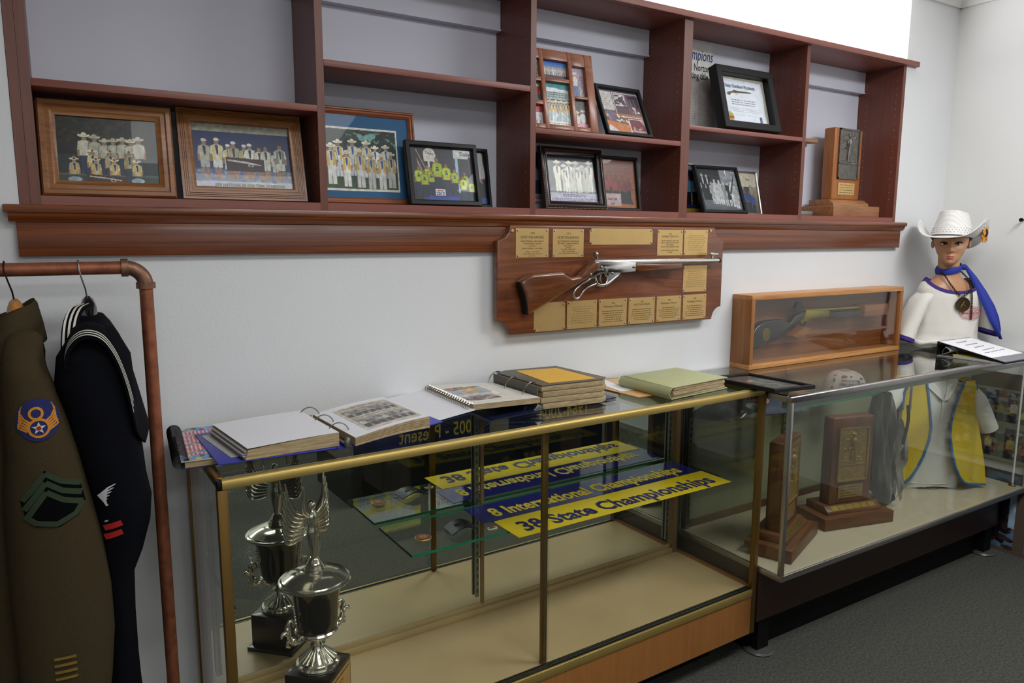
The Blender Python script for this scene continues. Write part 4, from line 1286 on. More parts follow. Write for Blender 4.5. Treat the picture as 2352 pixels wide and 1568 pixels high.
bowl = [(.052, .1042), (.0535, .109), (.0555, .130), (.0575, .160), (.061, .188), (.067, .213), (.0735, .228), (.076, .2335)]
MB().lathe([(r, z + z0) for r, z in bowl], n=48).build('bowl', M_BLACKG, ct)
lid = [(.077, .2122), (.0905, .2126), (.0935, .2155), (.0935, .2175), (.0905, .2200), (.0850, .2205), (.0835, .2232), (.080, .2245), (.066, .2330), (.045, .240), (.026, .243)]
MB().lathe([(r, z + z0 + .0215) for r, z in lid], n=56).build('lid', M_CHROME, ct)
# scroll handles on opposite sides
for sgn in (1, -1):
    m = MB()
    ax = Vector((math.cos(3.42), math.sin(3.42), 0)) * sgn
    P = lambda r, z: tuple(ax * r + Vector((0, 0, z0 + z)))
    m.tube([P(.050, .088), P(.058, .082), P(.070, .084), P(.078, .098), (P(.082, .112)), P(.092, .122), P(.100, .120), P(.104, .112)], [.005, .006, .008, .008, .006, .006, .005, .003], 8)
    m.tube([P(.082, .112), P(.080, .126), P(.084, .140), P(.078, .150), P(.070, .148), P(.066, .138), P(.070, .130)], [.006, .006, .006, .0055, .005, .004, .003], 8)
    m.tube([P(.078, .098), P(.086, .094), P(.088, .084), P(.080, .078)], [.006, .005, .004, .003], 8)
    m.ell(P(.072, .093), (.010, .010, .010), 10, 8)
    m.ell(P(.086, .128), (.007, .007, .009), 10, 8)
    for k in range(6):
        m.ell(P(.060 + .001 * k, .135 + .010 * k), (.0035, .0035, .0045), 8, 6)
    m.build('handle', M_CHROME, ct, smooth=60)
# winged figure
zf = z0 + .2645
MB().lathe([(r, zf + z) for r, z in ((.026, 0), (.028, .004), (.024, .008), (.025, .011), (.021, .015), (.021, .018), (.017, .022), (.014, .030), (.010, .034))], n=28).build('figure_base', M_CHROME, ct)
fg = MB()
F = Vector((.45, -.89, 0))
Sd = Vector((.89, .45, 0))
P = lambda s, f, z: tuple(Sd * s + F * f + Vector((0, 0, zf + z)))


def oval(c_, rs, rf, n=14):
    return [tuple(Vector(c_) + Sd * rs * math.cos(2 * PI * k / n) + F * rf * math.sin(2 * PI * k / n)) for k in range(n)]


fg.rings([oval(P(0, 0, z), a, b_) for z, a, b_ in ((.032, .008, .009), (.045, .010, .010), (.065, .013, .012), (.085, .016, .013), (.100, .0175, .014), (.112, .0165, .013), (.124, .012, .010), (.134, .015, .012), (.146, .019, .013), (.154, .016, .010), (.160, .007, .006), (.166, .0055, .0055))])
fg.ell(P(0, .001, .176), (.0095, .0095, .012), 14, 10)
fg.ell(P(0, -.003, .180), (.0105, .0105, .011), 12, 8)
for sg in (1, -1):
    fg.tube([P(.015 * sg, 0, .150), P(.030 * sg, .004, .165), P(.036 * sg, .006, .190), P(.034 * sg, .008, .215), P(.036 * sg, .008, .228), P(.036 * sg, .009, .238)], [.006, .0048, .0042, .0036, .004, .002], 8)
    for q in range(3):
        fg.tube([P(.004 * sg + .004 * q * sg, .011 - .002 * q, .100), P(.003 * sg + .004 * q * sg, .012 - .001 * q, .070), P(.002 * sg + .003 * q * sg, .010, .035)], [.002, .003, .001], 6)
fg.build('figure', M_CHROME, ct, smooth=60)
for sg in (1, -1):
    wg = MB()
    for k in range(8):
        a0 = .10 + k * .055
        L = .098 - k * .008
        ax = Vector((math.sin(a0 * 2.1) * .7 + .12, 0, math.cos(a0 * 2.1)))
        root = (.016 + .0015 * k, -.012, .152 - .008 * k)
        pts, rd = [], []
        for j in range(7):
            s_ = j / 6
            out = .030 * math.sin(min(1, s_ * 1.5) * PI / 2) + ax.x * L * s_ * .75
            zz = -.018 * math.sin(PI * s_) + ax.z * L * s_
            pts.append(P((root[0] + out) * sg, root[1] - .012 * s_, root[2] + zz))
            rd.append(.006 * (1 - .75 * s_ ** 2) + .001)
        wg.tube(pts, rd, 6)
    wg.build('wing', M_CHROME, ct, smooth=60)


# ================================================================ books and papers on the gold showcase
ZT_ = 1.0036


def slab(parent, name, mat, pts, z0, z1, bev=0.0):
    return MB().prism(pts, z0, z1, 'xy').build(name, mat, parent, bev=bev)


def quad(w, d):
    return [(-w / 2, -d / 2), (w / 2, -d / 2), (w / 2, d / 2), (-w / 2, d / 2)]


# woven pattern spiral notebook
t = thing('spiral_notebook', 'spiral notebook with red and blue woven pattern cover under the blue binder', 'notebook', (.430, -.420, ZT_), -.07)
slab(t, 'back_cover', plain('cover_backing', '232a44', .6), quad(.35, .300), 0, .002)
MB().prism(quad(.335, .292), .0021, .0165, 'xy').build('pages', M_PAGES, t)
slab(t, 'front_cover', M_CREAMP, quad(.35, .300), .0166, .0184)
p = Pic(.348, .298, px=560, seed=40, bg='b04a5c')
A = p.w / p.h
for i in range(40):
    p.rect(i * .03, i * .03 + .014, 0, 1, 'd8b4b4')
for (y0, y1) in ((0, .14), (.20, .25), (.44, .50), (.72, .77), (.88, 1)):
    p.rect(0, A, y0, y1, '4a8ab8')
    for i in range(14):
        p.rect(i * .085 + .02, i * .085 + .06, y0 + .005, y0 + (y1 - y0) * .5, ['3a2034', 'c9a84a', '3a2034', 'a8788c'][i % 4])
        p.rect(i * .085 + .045, i * .085 + .085, y0 + (y1 - y0) * .5, y1 - .005, ['c9a84a', '402438', '8a90b8', '3a2034'][i % 4])
for x0 in (.34, .80): p.rect(x0, x0 + .14, 0, 1, '4a8ab8'); [p.rect(x0 + .02, x0 + .12, .03 + .06 * k, .06 + .06 * k, ['3a2034', '8ab4cc', 'b04a5c'][k % 3]) for k in range(16)]
p.noise(.12)
p.build(t, (0, -.149, .0187), 'cover_print', flat=True)
sp = MB()
for k in range(28):
    y = -.142 + k * .0105
    sp.tube([(-.176 + .0165 * math.cos(a), y + .0012 * math.sin(a), .0165 + .0160 * math.sin(a)) for a in [2 * PI * i / 12 for i in range(13)]], .0012, 5)
tag(sp.build('spiral_wire', M_BLACK, t, smooth=60), kind='stuff')
MB().box(.09, .105, -.157, -.150, .004, .0045).add([(.185, -.13, .010), (.200, -.150, .006), (.212, -.118, .012)], [(0, 1, 2)]).build('loose_flap', M_CREAMP, t)

# blue ring binder lying open
bz = ZT_ + .0192
M_BB = plain('blue_binder_vinyl', '2a2f9a', .38, var=.03, scale=20)
t = thing('blue_ring_binder', 'open royal blue ring binder with white pages and newspaper clippings', 'binder', (.585, -.480, bz), .075)
slab(t, 'cover', M_BB, [(-.285, -.128), (-.025, -.158), (-.025, .150), (-.270, .158)], .0, .003, .001)
MB().sheet(lambda u, v: (-.0245 + .05 * u, -.158 + .306 * v, .0002 - .003 * math.sin(PI * u) * (v < 2)), 8, 2, .003).build('spine', M_BB, t)
MB().add([(.026, -.158, -.001), (.290, -.110, .006), (.285, .165, .006), (.026, .150, -.001), (.026, -.158, .002), (.290, -.110, .009), (.285, .165, .009), (.026, .150, .002)], [(0, 3, 2, 1), (4, 5, 6, 7), (0, 1, 5, 4), (1, 2, 6, 5), (2, 3, 7, 6), (3, 0, 4, 7)]).build('cover', M_BB, t)
lp = lambda u, v, k: (-.240 + .224 * u + .0012 * k * (1 - u) + .01 * (1 - v) * (1 - u), -.138 + .262 * v - .012 * u, .0040 + .0036 * k + .010 * k / 6 * math.sin(PI * u * .5))
pg = MB()
pg.rings([[lp(u, 0, 0), lp(u, 0, 6), lp(u, 1, 6), lp(u, 1, 0)] for u in [i / 8 for i in range(9)]])
pg.build('page_block', M_PAGES, t, smooth=30)
for q in range(5):
    MB().sheet(lambda u, v: tuple(Vector(lp(u * .5, v, 1 + q)) + Vector((-.0042 - .0022 * (q % 3), .004 - .004 * v, .0004))), 6, 4, .0005).build('fanned_sheet', M_WHITEP if q % 2 else plain('grey_paper', 'b9b8b4', .6, var=.02), t, smooth=60)
MB().sheet(lambda u, v: tuple(Vector(lp(u, v, 6)) + Vector((-.002 * (1 - u), 0, .0008 + .003 * (1 - u) * (1 - u)))), 10, 4, .0007).build('top_page', M_WHITEP, t, smooth=60)
MB().sheet(lambda u, v: (-.262 + .19 * u + .012 * (1 - v), -.098 + .225 * v, .0034 + .006 * u), 6, 4, .0005).build('loose_sheet', plain('grey_paper', 'b9b8b4', .6, var=.02), t, smooth=60)
rp = lambda u, v, z: (.014 + .226 * u + .02 * (1 - v) * u * 0, -.175 + .275 * v + .045 * u, .004 + z * (.65 + .35 * u) + .004 * math.sin(PI * u))
pg = MB()
pg.rings([[rp(u, 0, 0), rp(u, 0, .030), rp(u, 1, .030), rp(u, 1, 0)] for u in [i / 8 for i in range(9)]])
pg.build('page_block', M_PAGES, t, smooth=30)
MB().sheet(lambda u, v: tuple(Vector(rp(u, v, .030)) + Vector((0, 0, .0006))), 10, 4, .0006).build('top_page', M_WHITEP, t, smooth=60)
lnp = MB()
for k, z in enumerate((.008, .013, .018, .023)):
    lnp.sheet(lambda u, v: tuple(Vector(rp(u, 0, z)) + Vector((0, -.0007, .0012 * v))), 8, 1)
tag(lnp.build('page_lines', plain('page_shadow_brown', '7d6644', .8), t), kind='stuff')
p = Pic(.17, .225, px=900, seed=41, bg='bdb2a0')
A = p.w / p.h
for y0, y1, sd in ((.56, .86, 1), (.08, .44, 2)):
    p.rect(.04, A - .03, y0, y1, '8f8a84'); p.blobs(.06, A - .05, y0 + .05, y1 - .06, 70, .04, ['4a4846', '6a6662', '2e2d2c', 'a8a29a'])
    for i in range(7): p.person(.09 + i * .098, y0 + .01, (y1 - y0) * .8, ['b9b4ac', '7a7670', 'a09a92'][i % 3], '3c3a38', 'c9c4ba' if i % 2 else None, skin='9a948c')
p.lines(.06, A - .1, .90, .97, 2, '6a6258', word=.05); p.lines(.04, A - .06, .47, .53, 2, '7a7268', word=.04); p.noise(.1)
pr = p.build(t, (0, 0, 0), 'clipping', flat=True)
co = np.empty(len(pr.data.vertices) * 3); pr.data.vertices.foreach_get('co', co); co = co.reshape(-1, 3)
uu = (co[:, 0] + .085 + .045) / .226
vv = (co[:, 1] + .02) / .275
co[:, 2] = .004 + .030 * (.65 + .35 * uu) + .004 * np.sin(np.pi * uu) + .0016
co[:, 1] = -.175 + .275 * vv + .045 * uu
co[:, 0] = .014 + .226 * uu
pr.data.vertices.foreach_set('co', co.ravel()); pr.data.update()
rg = MB().box(-.005, .005, -.155, .130, .0045, .0085)
rg.build('ring_rail', M_STEEL, t)
for y in (-.105, -.010, .090):
    MB().tube([(.030 * math.cos(a) - .0, y, .012 + .036 * math.sin(a)) for a in [PI * k / 12 for k in range(13)]], .0016, 6).build('ring', M_STEEL, t)
MB().prism([(-.007, .002), (.009, .002), (.006, .022), (.0, .026), (-.006, .018)], -.168, -.1555, 'xz').build('ring_clasp', M_STEEL, t, bev=.002)

# navy binder with sketch pad
t = thing('navy_ring_binder', 'open navy ring binder with a wire bound scrapbook of clippings on it', 'binder', (1.045, -.355, ZT_ + .0004), -.01)
M_NB = plain('navy_vinyl', '121a33', .35, var=.05)
MB().add([(-.185, -.205, .020), (-.055, -.185, .030), (-.055, .130, .030), (-.185, .130, .020), (-.185, -.205, .023), (-.055, -.185, .033), (-.055, .130, .033), (-.185, .130, .023)], [(0, 3, 2, 1), (4, 5, 6, 7), (0, 1, 5, 4), (1, 2, 6, 5), (2, 3, 7, 6), (3, 0, 4, 7)]).build('cover', M_NB, t)
MB().sheet(lambda u, v: (-.055 + .06 * u, -.185 + .315 * v, .030 - .030 * math.sin(u * PI / 2)), 8, 2, .003).build('spine', M_NB, t)
MB().add([(.006, -.188, .000), (.175, -.198, .012), (.175, .120, .012), (.006, .128, .000), (.006, -.188, .004), (.175, -.198, .016), (.175, .120, .016), (.006, .128, .004)], [(0, 3, 2, 1), (4, 5, 6, 7), (0, 1, 5, 4), (1, 2, 6, 5), (2, 3, 7, 6), (3, 0, 4, 7)]).build('cover', M_NB, t)
MB().sheet(lambda u, v: (-.183 + .138 * u, -.200 + .325 * v + .018 * u, .0245 + .0125 * u), 6, 4, .0012).build('white_page', M_WHITEP, t)
lpr = MB().prism([(-.045, -.170), (.165, -.188), (.150, .070), (-.045, .130)], .0345, .0500, 'xy')
lpr.build('page_block', M_PAGES, t)
MB().prism([(-.046, -.171), (.166, -.189), (.151, .071), (-.046, .131)], .0502, .0510, 'xy').build('top_page', plain('scrap_page', 'cfcabf', .6, var=.03), t)
p = Pic(.135, .215, px=900, seed=42, bg='d3cec2')
A = p.w / p.h
p.rect(.03, A - .05, .45, .93, '8fa3a8'); p.rect(.20, .46, .52, .84, 'b08a60'); p.ell(.33, .75, .1, .09, 'd0a878'); p.blobs(.05, A - .1, .80, .93, 30, .05, ['8a5a48', 'a0705a', '5a5048']); p.lines(.22, .44, .70, .80, 1, 'e0b060', word=.1)
p.rect(.03, A - .12, .08, .36, 'a89a96'); p.blobs(.05, A - .15, .1, .34, 40, .05, ['4a3436', '6a4a44', '8a7a76', '3a2c30']); p.lines(.05, A - .1, .38, .43, 2, '8a8480', word=.04); p.noise(.08)
p.build(t, (.028, -.150, .0513), 'clipping', flat=True)
sp = MB()
for k in range(20):
    y = -.166 + k * .0149
    sp.tube([(-.050 + .012 * math.cos(a), y, .044 + .010 * math.sin(a)) for a in [2 * PI * i / 10 for i in range(11)]], .0013, 5)
tag(sp.build('spiral_wire', M_NICKEL, t, smooth=60), kind='stuff')

# big ring album with yellow sheet
t = thing('ring_album', 'thick grey ring album with steel rings and a yellow sheet on top', 'album', (1.325, -.400, ZT_ + .0004), .02)
M_GR = plain('grey_album_sheet', '5b564c', .5, var=.1)
slab(t, 'back_cover', M_NB, [(-.17, -.115), (.21, -.098), (.20, .155), (-.18, .15)], 0, .004)
slab(t, 'white_board', M_WHITEP, [(-.165, -.105), (-.075, -.112), (-.075, .145), (-.165, .148)], .0045, .0065)
lay = MB()
for k in range(4):
    z = .0050 + k * .0180
    o_ = (.004, -.003, .003, -.002)[k]
    poly = [(-.095 + o_, -.118), (.118 - o_ * .5, -.138), (.146 + o_, -.120), (.128 + o_, .120), (-.060 + o_, .140), (-.105 + o_, .120)]
    lay.prism(poly, z, z + .0172, 'xy')
lay.build('page_block', M_PAGES, t, bev=.003)
slab(t, 'front_cover', M_GR, [(-.098, -.120), (.120, -.139), (.147, -.120), (.130, .122), (-.060, .142), (-.107, .122)], .0772, .0800, .001)
slab(t, 'spine_side', M_GR, [(-.112, -.116), (-.1085, -.116), (-.1145, .122), (-.118, .122)], .006, .078)
slab(t, 'yellow_sheet', plain('ochre_sheet', 'd6a63a', .55, var=.06, scale=40), [(-.062, -.105), (.104, -.123), (.104, .085), (-.040, .112)], .0802, .0812)
for y in (-.085, .015, .115):
    MB().tube([(-.108 + .034 * math.cos(a), y, .045 + .040 * math.sin(a)) for a in [.35 + (2 * PI - 1.9) * k / 14 for k in range(15)]], .0019, 7).build('ring', M_NICKEL, t)
for y in (-.135, .138):
    MB().prism([(-.150, .005), (-.105, .005), (-.112, .024), (-.124, .030), (-.132, .020)], y - .004, y + .004, 'xz').build('ring_clasp', M_STEEL, t, bev=.002)

# loose papers, envelope, clip
t = thing('manila_envelope', 'manila envelope sticking out under papers between the ring album and green album', 'envelope', (1.690, -.385, ZT_ + .0003), .12)
slab(t, 'sheet', plain('manila', 'c49a62', .6, var=.05), [(-.10, -.13), (.115, -.125), (.12, .13), (-.09, .14)], 0, .0016)
slab(t, 'flap', plain('manila_flap', 'b98c54', .6, var=.05), [(-.06, -.137), (.06, -.132), (.10, -.1265), (-.10, -.1305)], .0017, .0026)
t = thing('loose_papers', 'white and tan papers with handwriting lying behind the green album', 'papers', (1.690, -.335, ZT_ + .0024), -.06)
slab(t, 'sheet', M_WHITEP, [(-.075, -.10), (.10, -.095), (.10, .085), (-.06, .10)], 0, .0008)
slab(t, 'sheet', plain('tan_paper', 'c9ab7c', .6, var=.04), [(-.02, -.02), (.20, -.01), (.22, .105), (.0, .105)], .0010, .0018)
slab(t, 'sheet', M_WHITEP, [(.03, .0), (.26, .03), (.25, .095), (.05, .09)], .0019, .0026)
wr = MB()
for k in range(8):
    wr.tube([(.0 + .012 * k, .085 + .004 * math.sin(k * 2.1), .0029), (.005 + .012 * k, .092 + .004 * math.cos(k), .0029), (.010 + .012 * k, .084, .0029)], .0006, 4)
tag(wr.build('handwriting', M_INKBLUE, t), kind='stuff')
t = thing('black_clip', 'small black plastic clip lying on the papers behind the green album', 'clip', (1.712, -.360, ZT_ + .0060), .25)
MB().prism([(-.040, -.006), (.0, -.012), (.040, -.004), (.046, .006), (.010, .012), (-.030, .008)], .0, .010, 'xy').build('clip_body', M_BLACK, t, bev=.003)
MB().cyl((.024, 0, .0102), (.024, 0, .012), .004).build('rivet', M_STEEL, t)

# green album
t = thing('green_album', 'pale green album with worn page edges at the end of the gold case', 'album', (1.800, -.488, ZT_ + .0032), .035)
M_GA = plain('sage_cover', 'a6aa80', .55, var=.04, scale=25)
slab(t, 'back_cover', M_GA, [(-.125, -.108), (.165, -.085), (.150, .135), (-.120, .125)], -.0026, -.0004)
lay = MB()
for k in range(4):
    o_ = (.003, -.002, .002, -.001)[k]
    lay.prism([(-.120, -.108 + o_), (.150 + o_, -.084), (.138 + o_, .128), (-.118, .122)], .0 + .0085 * k, .0081 + .0085 * k, 'xy')
lay.build('page_block', M_PAGES, t, bev=.001)
slab(t, 'front_cover', M_GA, [(-.128, -.112), (.160, -.088), (.148, .138), (-.122, .128)], .0345, .0368, .0008)
MB().sheet(lambda u, v: (-.128 - .012 * math.sin(PI * u), -.112 + .24 * v, -.002 + .037 * u), 8, 4, .0016).build('spine', M_GA, t, smooth=60)

# black picture frame lying across both cases
t = thing('flat_picture_frame', 'black picture frame lying flat where the gold and aluminium cases meet', 'picture frame', (2.118, -.583, 1.0044), .02, rx=-.012, ry=.040)
m = MB()
W2, D2, b_, h_ = .108, .142, .014, .014
rs = [[(-W2 + i, -D2 + i, z), (W2 - i, -D2 + i, z), (W2 - i, D2 - i, z), (-W2 + i, D2 - i, z)] for i, z in ((0, 0), (0, h_ - .002), (.002, h_), (b_ - .003, h_), (b_, h_ - .003), (b_, 0))]
n = len(rs)
m.add([p_ for r in rs for p_ in r], [(k * 4 + i, k * 4 + (i + 1) % 4, ((k + 1) % n) * 4 + (i + 1) % 4, ((k + 1) % n) * 4 + i) for k in range(n) for i in range(4)])
m.build('frame_moulding', M_BLACK, t)
p = Pic(.192, .26, px=700, seed=43, bg='5f605c')
A = p.w / p.h
p.grad(0, 1, '6a6a66', '54544f'); p.blobs(.1, A - .05, .25, .75, 60, .05, ['7a7a76', '4a4a47', '8a8a86', '5a5a56']); p.rect(.30, .42, .62, .70, 'b0aeaa'); p.rect(.45, .52, .25, .3, 'a09e9a'); p.noise(.08)
p.build(t, (0, -.130, .005), flat=True)
box('glass_pane', M_PANE, t, -W2 + b_ - .001, W2 - b_ + .001, -D2 + b_ - .001, D2 - b_ + .001, .0075, .0090)
box('backing', M_BLACKM, t, -W2 + b_ * .5, W2 - b_ * .5, -D2 + b_ * .5, D2 - b_ * .5, .0008, .0040)

# ================================================================ aluminium showcase
SX, SY = 2.0946, -.7313
sc = thing('aluminium_showcase', 'aluminium framed glass showcase on a dark wood base by the corner', 'display case', (SX, SY, 0), 0)
SW, SD, ST = 1.765, .505, .9888
fr = MB()
fr.prism([(0, ST - .021), (.018, ST - .021), (.018, ST - .002), (.014, ST), (.004, ST), (.0, ST - .003)], .0, SW, 'yz')
fr.build('top_rail', M_SILVER, sc, bev=.001)
for x0, x1 in ((0, .016), (SW - .016, SW)):
    MB().box(x0, x1, .0185, SD - .0165, ST - .021, ST).build('top_rail', M_SILVER, sc, bev=.002)
MB().box(0, SW, SD - .016, SD, ST - .021, ST).build('top_rail', M_SILVER, sc, bev=.002)
for x in (0, SW - .016):
    MB().box(x, x + .016, .0, .016, .3502, ST - .0213).build('corner_post', M_SILVER, sc, bev=.001)
    MB().box(x, x + .016, SD - .016, SD, .3502, ST - .0213).build('corner_post', M_SILVER, sc, bev=.001)
MB().box(0, SW, 0, .0075, .3294, .3498).build('bottom_rail', M_SILVER, sc, bev=.001)
for x0, x1 in ((0, .0075), (SW - .0075, SW)):
    MB().box(x0, x1, .008, SD, .3294, .3498).build('bottom_rail', M_SILVER, sc, bev=.001)
MB().box(.0165, SW - .0165, .0190, .050, ST - .048, ST - .0215).build('light_strip', plain('light_strip_grey', '8d938c', .4), sc, bev=.002)
box('top_glass', M_TOPGLASS, sc, .0165, SW - .0165, .0185, SD - .0165, ST - .0070, ST - .0010)
box('front_glass', M_GLASS, sc, .0165, SW - .0165, .0060, .0110, .3505, ST - .0215)
box('end_glass', M_GLASS, sc, .005, .010, .0165, SD - .0165, .3505, ST - .0215)
box('end_glass', M_GLASS, sc, SW - .010, SW - .005, .0165, SD - .0165, .3505, ST - .0215)
for k in range(3):
    a, b2 = .0080 + k * (SW - .016) / 3, .0080 + (k + 1) * (SW - .016) / 3 - .0008
    box('deck_panel', M_BEIGE, sc, a, b2, .0080, SD - .001, .3300, .3500)
bd = plain('case_back_olive', '8b8d72', .6, var=.03, scale=8)
box('back_board', bd, sc, .0165, SW - .0165, SD - .015, SD - .008, .3800, ST - .0215)
box('back_skirting', plain('brown_skirting', '5d4230', .5), sc, .0165, SW - .0165, SD - .022, SD - .0152, .3502, .3795)
for x in (.028, .60, SW - .028):
    s_ = MB().box(x - .010, x + .010, SD - .030, SD - .0225, .3503, ST - .022).build('shelf_standard', M_STEEL, sc)
    sl = MB()
    for k in range(22):
        z = .37 + k * .026
        sl.box(x - .0018, x + .0018, SD - .0307, SD - .0301, z, z + .012)
    tag(sl.build('slots', M_BLACKM, s_, smooth=0), kind='stuff')
MB().cyl((SW - .035, .050, .3640), (SW - .035, .050, ST - .022), .0045).build('corner_rod', M_WHITE, sc)
MB().lathe([(.016, .3502), (.016, .356), (.010, .362), (.006, .364)], (SW - .035, .050, 0), 20).build('rod_socket', M_BRASSD, sc)
MB().box(.003, SW - .04, .095, .110, .1380, .3292).build('base_panel', M_BASEDARK, sc)
MB().box(.003, .018, .1105, SD - .002, .1380, .3292).box(SW - .055, SW - .04, .1105, SD - .002, .1380, .3292).build('base_panel', M_BASEDARK, sc)
MB().box(.02, SW - .06, .145, SD - .02, 0, .1378).build('toe_kick', M_BLACKM, sc)
for x in (.062, SW - .085):
    MB().box(x - .030, x + .030, .108, .144, .012, .1378).build('foot', M_BLACKM, sc)
    MB().lathe([(.030, .0005), (.055, .0005), (.058, .004), (.053, .010), (.036, .0115)], (x, .126, 0), 28).build('floor_cup', plain('caster_cup', '4a4846', .35), sc)

# half depth glass shelf at the back with cap, bagged shirt, card
zs = .8400
hs = thing('glass_shelf', 'half depth glass shelf holding a cap and a bagged shirt in the aluminium case', 'glass shelf', (0, 0, 0))
box('pane', M_GLASS, hs, 2.126, 3.06, -.460, -.268, zs, zs + .0066)
MB().box(2.1255, 2.1259, -.460, -.268, zs, zs + .0066).box(2.126, 3.06, -.4605, -.4601, zs, zs + .0066).build('polished_edge', M_EDGE, hs, smooth=0)
for x in (2.1300, 2.69):
    MB().prism([(-.2605, zs - .001), (-.44, zs - .001), (-.445, zs - .006), (-.2605, zs - .030)], x - .0015, x + .0015, 'yz').build('shelf_bracket', M_STEEL, hs)
t = thing('bagged_shirt', 'folded navy shirt with a round patch in a clear plastic bag on the glass shelf', 'shirt', (2.315, -.385, zs + .0070), -.1)
rg = random.Random(3)
ph = [(rg.uniform(0, 6), rg.uniform(8, 40), rg.uniform(8, 40)) for _ in range(6)]
nz = lambda x, y: sum(math.sin(a + b2 * x + c_ * y) for a, b2, c_ in ph) / 6
f = lambda u, v: (-.19 + .36 * u + .015 * nz(v, 1), -.105 + .19 * v + .012 * nz(u * .3, 2), .004 + .050 * (math.sin(PI * u) * math.sin(PI * v)) ** .45 + .008 * nz(u * .4, v * .3) * math.sin(PI * u) * math.sin(PI * v))
MB().sheet(f, 30, 20, .0).build('fabric', plain('navy_cotton', '1a2240', .8, var=.2, scale=15), t, smooth=80) if False else None
m = MB()
gtop = [[f(i / 26, j / 18) for j in range(19)] for i in range(27)]
m.sheet(lambda u, v: f(u, v), 26, 18)
m.sheet(lambda u, v: (f(u, v)[0], f(u, v)[1], .0008), 26, 18)
for e in ([(0, v) for v in range(19)], [(26, v) for v in range(19)]):
    m.add([f(i / 26, j / 18) for i, j in e] + [(*f(i / 26, j / 18)[:2], .0008) for i, j in e], [(k, k + 1, 19 + k + 1, 19 + k) for k in range(18)])
for e in ([(u, 0) for u in range(27)], [(u, 18) for u in range(27)]):
    m.add([f(i / 26, j / 18) for i, j in e] + [(*f(i / 26, j / 18)[:2], .0008) for i, j in e], [(k, k + 1, 27 + k + 1, 27 + k) for k in range(26)])
m.build('fabric', plain('navy_cotton', '1a2240', .8, var=.2, scale=15), t, smooth=80)
MB().sheet(lambda u, v: (.02 + .13 * u, .0 + .085 * v, f((.21 + .13 * u) / .36, (.105 + .085 * v) / .19)[2] + .0015), 10, 8, .001).build('blue_fold', plain('mid_blue_cotton', '2f4a9a', .8, var=.1), t, smooth=80)
pa = MB()
pa.sheet(lambda u, v: ((.055 * u) * math.cos(2 * PI * v) - .02, (.035 * u) * math.sin(2 * PI * v) - .045, f(min(1, max(0, ((.055 * u) * math.cos(2 * PI * v) + .17) / .36)), min(1, max(0, ((.035 * u) * math.sin(2 * PI * v) + .06) / .19)))[2] + .002), 6, 28)
pa.build('round_patch', plain('patch_tan', 'a07a62', .8, var=.1), t, smooth=80)
pr = MB()
for q in (.35, .6, .85):
    pr.tube([((.055 * q) * math.cos(a) - .02, (.035 * q) * math.sin(a) - .045, f(((.055 * q) * math.cos(a) + .17) / .36, max(0, ((.035 * q) * math.sin(a) + .06) / .19))[2] + .003) for a in [2 * PI * k / 24 for k in range(25)]], .0013, 5)
tag(pr.build('patch_rings', M_INKRED, t), kind='stuff')
film = glass('plastic_film', (.94, .95, .96), .035, .45)
MB().sheet(lambda u, v: (-.20 + .42 * u, -.112 + .205 * v, .002 + .060 * (math.sin(PI * u) * math.sin(PI * v)) ** .5 + .012 * nz(u * .9 + 2, v * .9) * math.sin(PI * u) * math.sin(PI * v)), 36, 20).build('plastic_bag', film, t, smooth=80)
t = thing('paper_card', 'small white paper card standing at the end of the bagged shirt', 'card', (2.530, -.310, zs + .0070), -.5)
MB().add([(-.05, -.035, 0), (.05, -.035, 0), (.05, .02, .018), (-.05, .02, .018), (-.05, -.036, .001), (.05, -.036, .001), (.05, .019, .0195), (-.05, .019, .0195)], [(0, 3, 2, 1), (4, 5, 6, 7), (0, 1, 5, 4), (1, 2, 6, 5), (2, 3, 7, 6), (3, 0, 4, 7)]).build('card_sheet', M_WHITEP, t)
t = thing('paper_card', 'red card with a pale green card on it beside the printed cap', 'card', (2.700, -.330, zs + .0070), .1)
slab(t, 'red_sheet', plain('dull_red_card', '9a4a44', .6), [(-.11, -.06), (.13, -.05), (.12, .05), (-.08, .05)], 0, .001)
slab(t, 'green_sheet', plain('pale_green_card', 'a8b48c', .6), [(-.04, -.045), (.06, -.05), (.09, .02), (.01, .03)], .0012, .0020)
t = thing('printed_cap', 'white cap printed with 1994 and coloured motifs on the glass shelf', 'cap', (2.925, -.372, zs + .0070), -.82)
cp_ = MB()
cap = lambda u, v: (.092 * math.cos(2 * PI * u) * math.cos(v * PI / 2) ** .55, .078 * math.sin(2 * PI * u) * math.cos(v * PI / 2) ** .55, .096 * math.sin(v * PI / 2) ** 1.1)
cp_.sheet(cap, 32, 10)
cp_.build('crown', plain('cap_cotton', 'cfcac4', .8, var=.03), t, smooth=80)
MB().lathe([(.020, .0952), (.020, .0995), (.010, .102)], n=16).build('button', plain('cap_cotton_grey', 'a8a49e', .8), t)
M_PUR = plain('purple_ink', '40306e', .5)


def onc(x, z, off=.0012):
    s_ = min(1, (max(z, 0) / .096) ** (1 / 1.1))
    rho = math.sqrt(max(0, 1 - s_ * s_)) ** .55
    return Vector((x, -.078 * math.sqrt(max(0, rho * rho - (x / .092) ** 2)) - off, z))


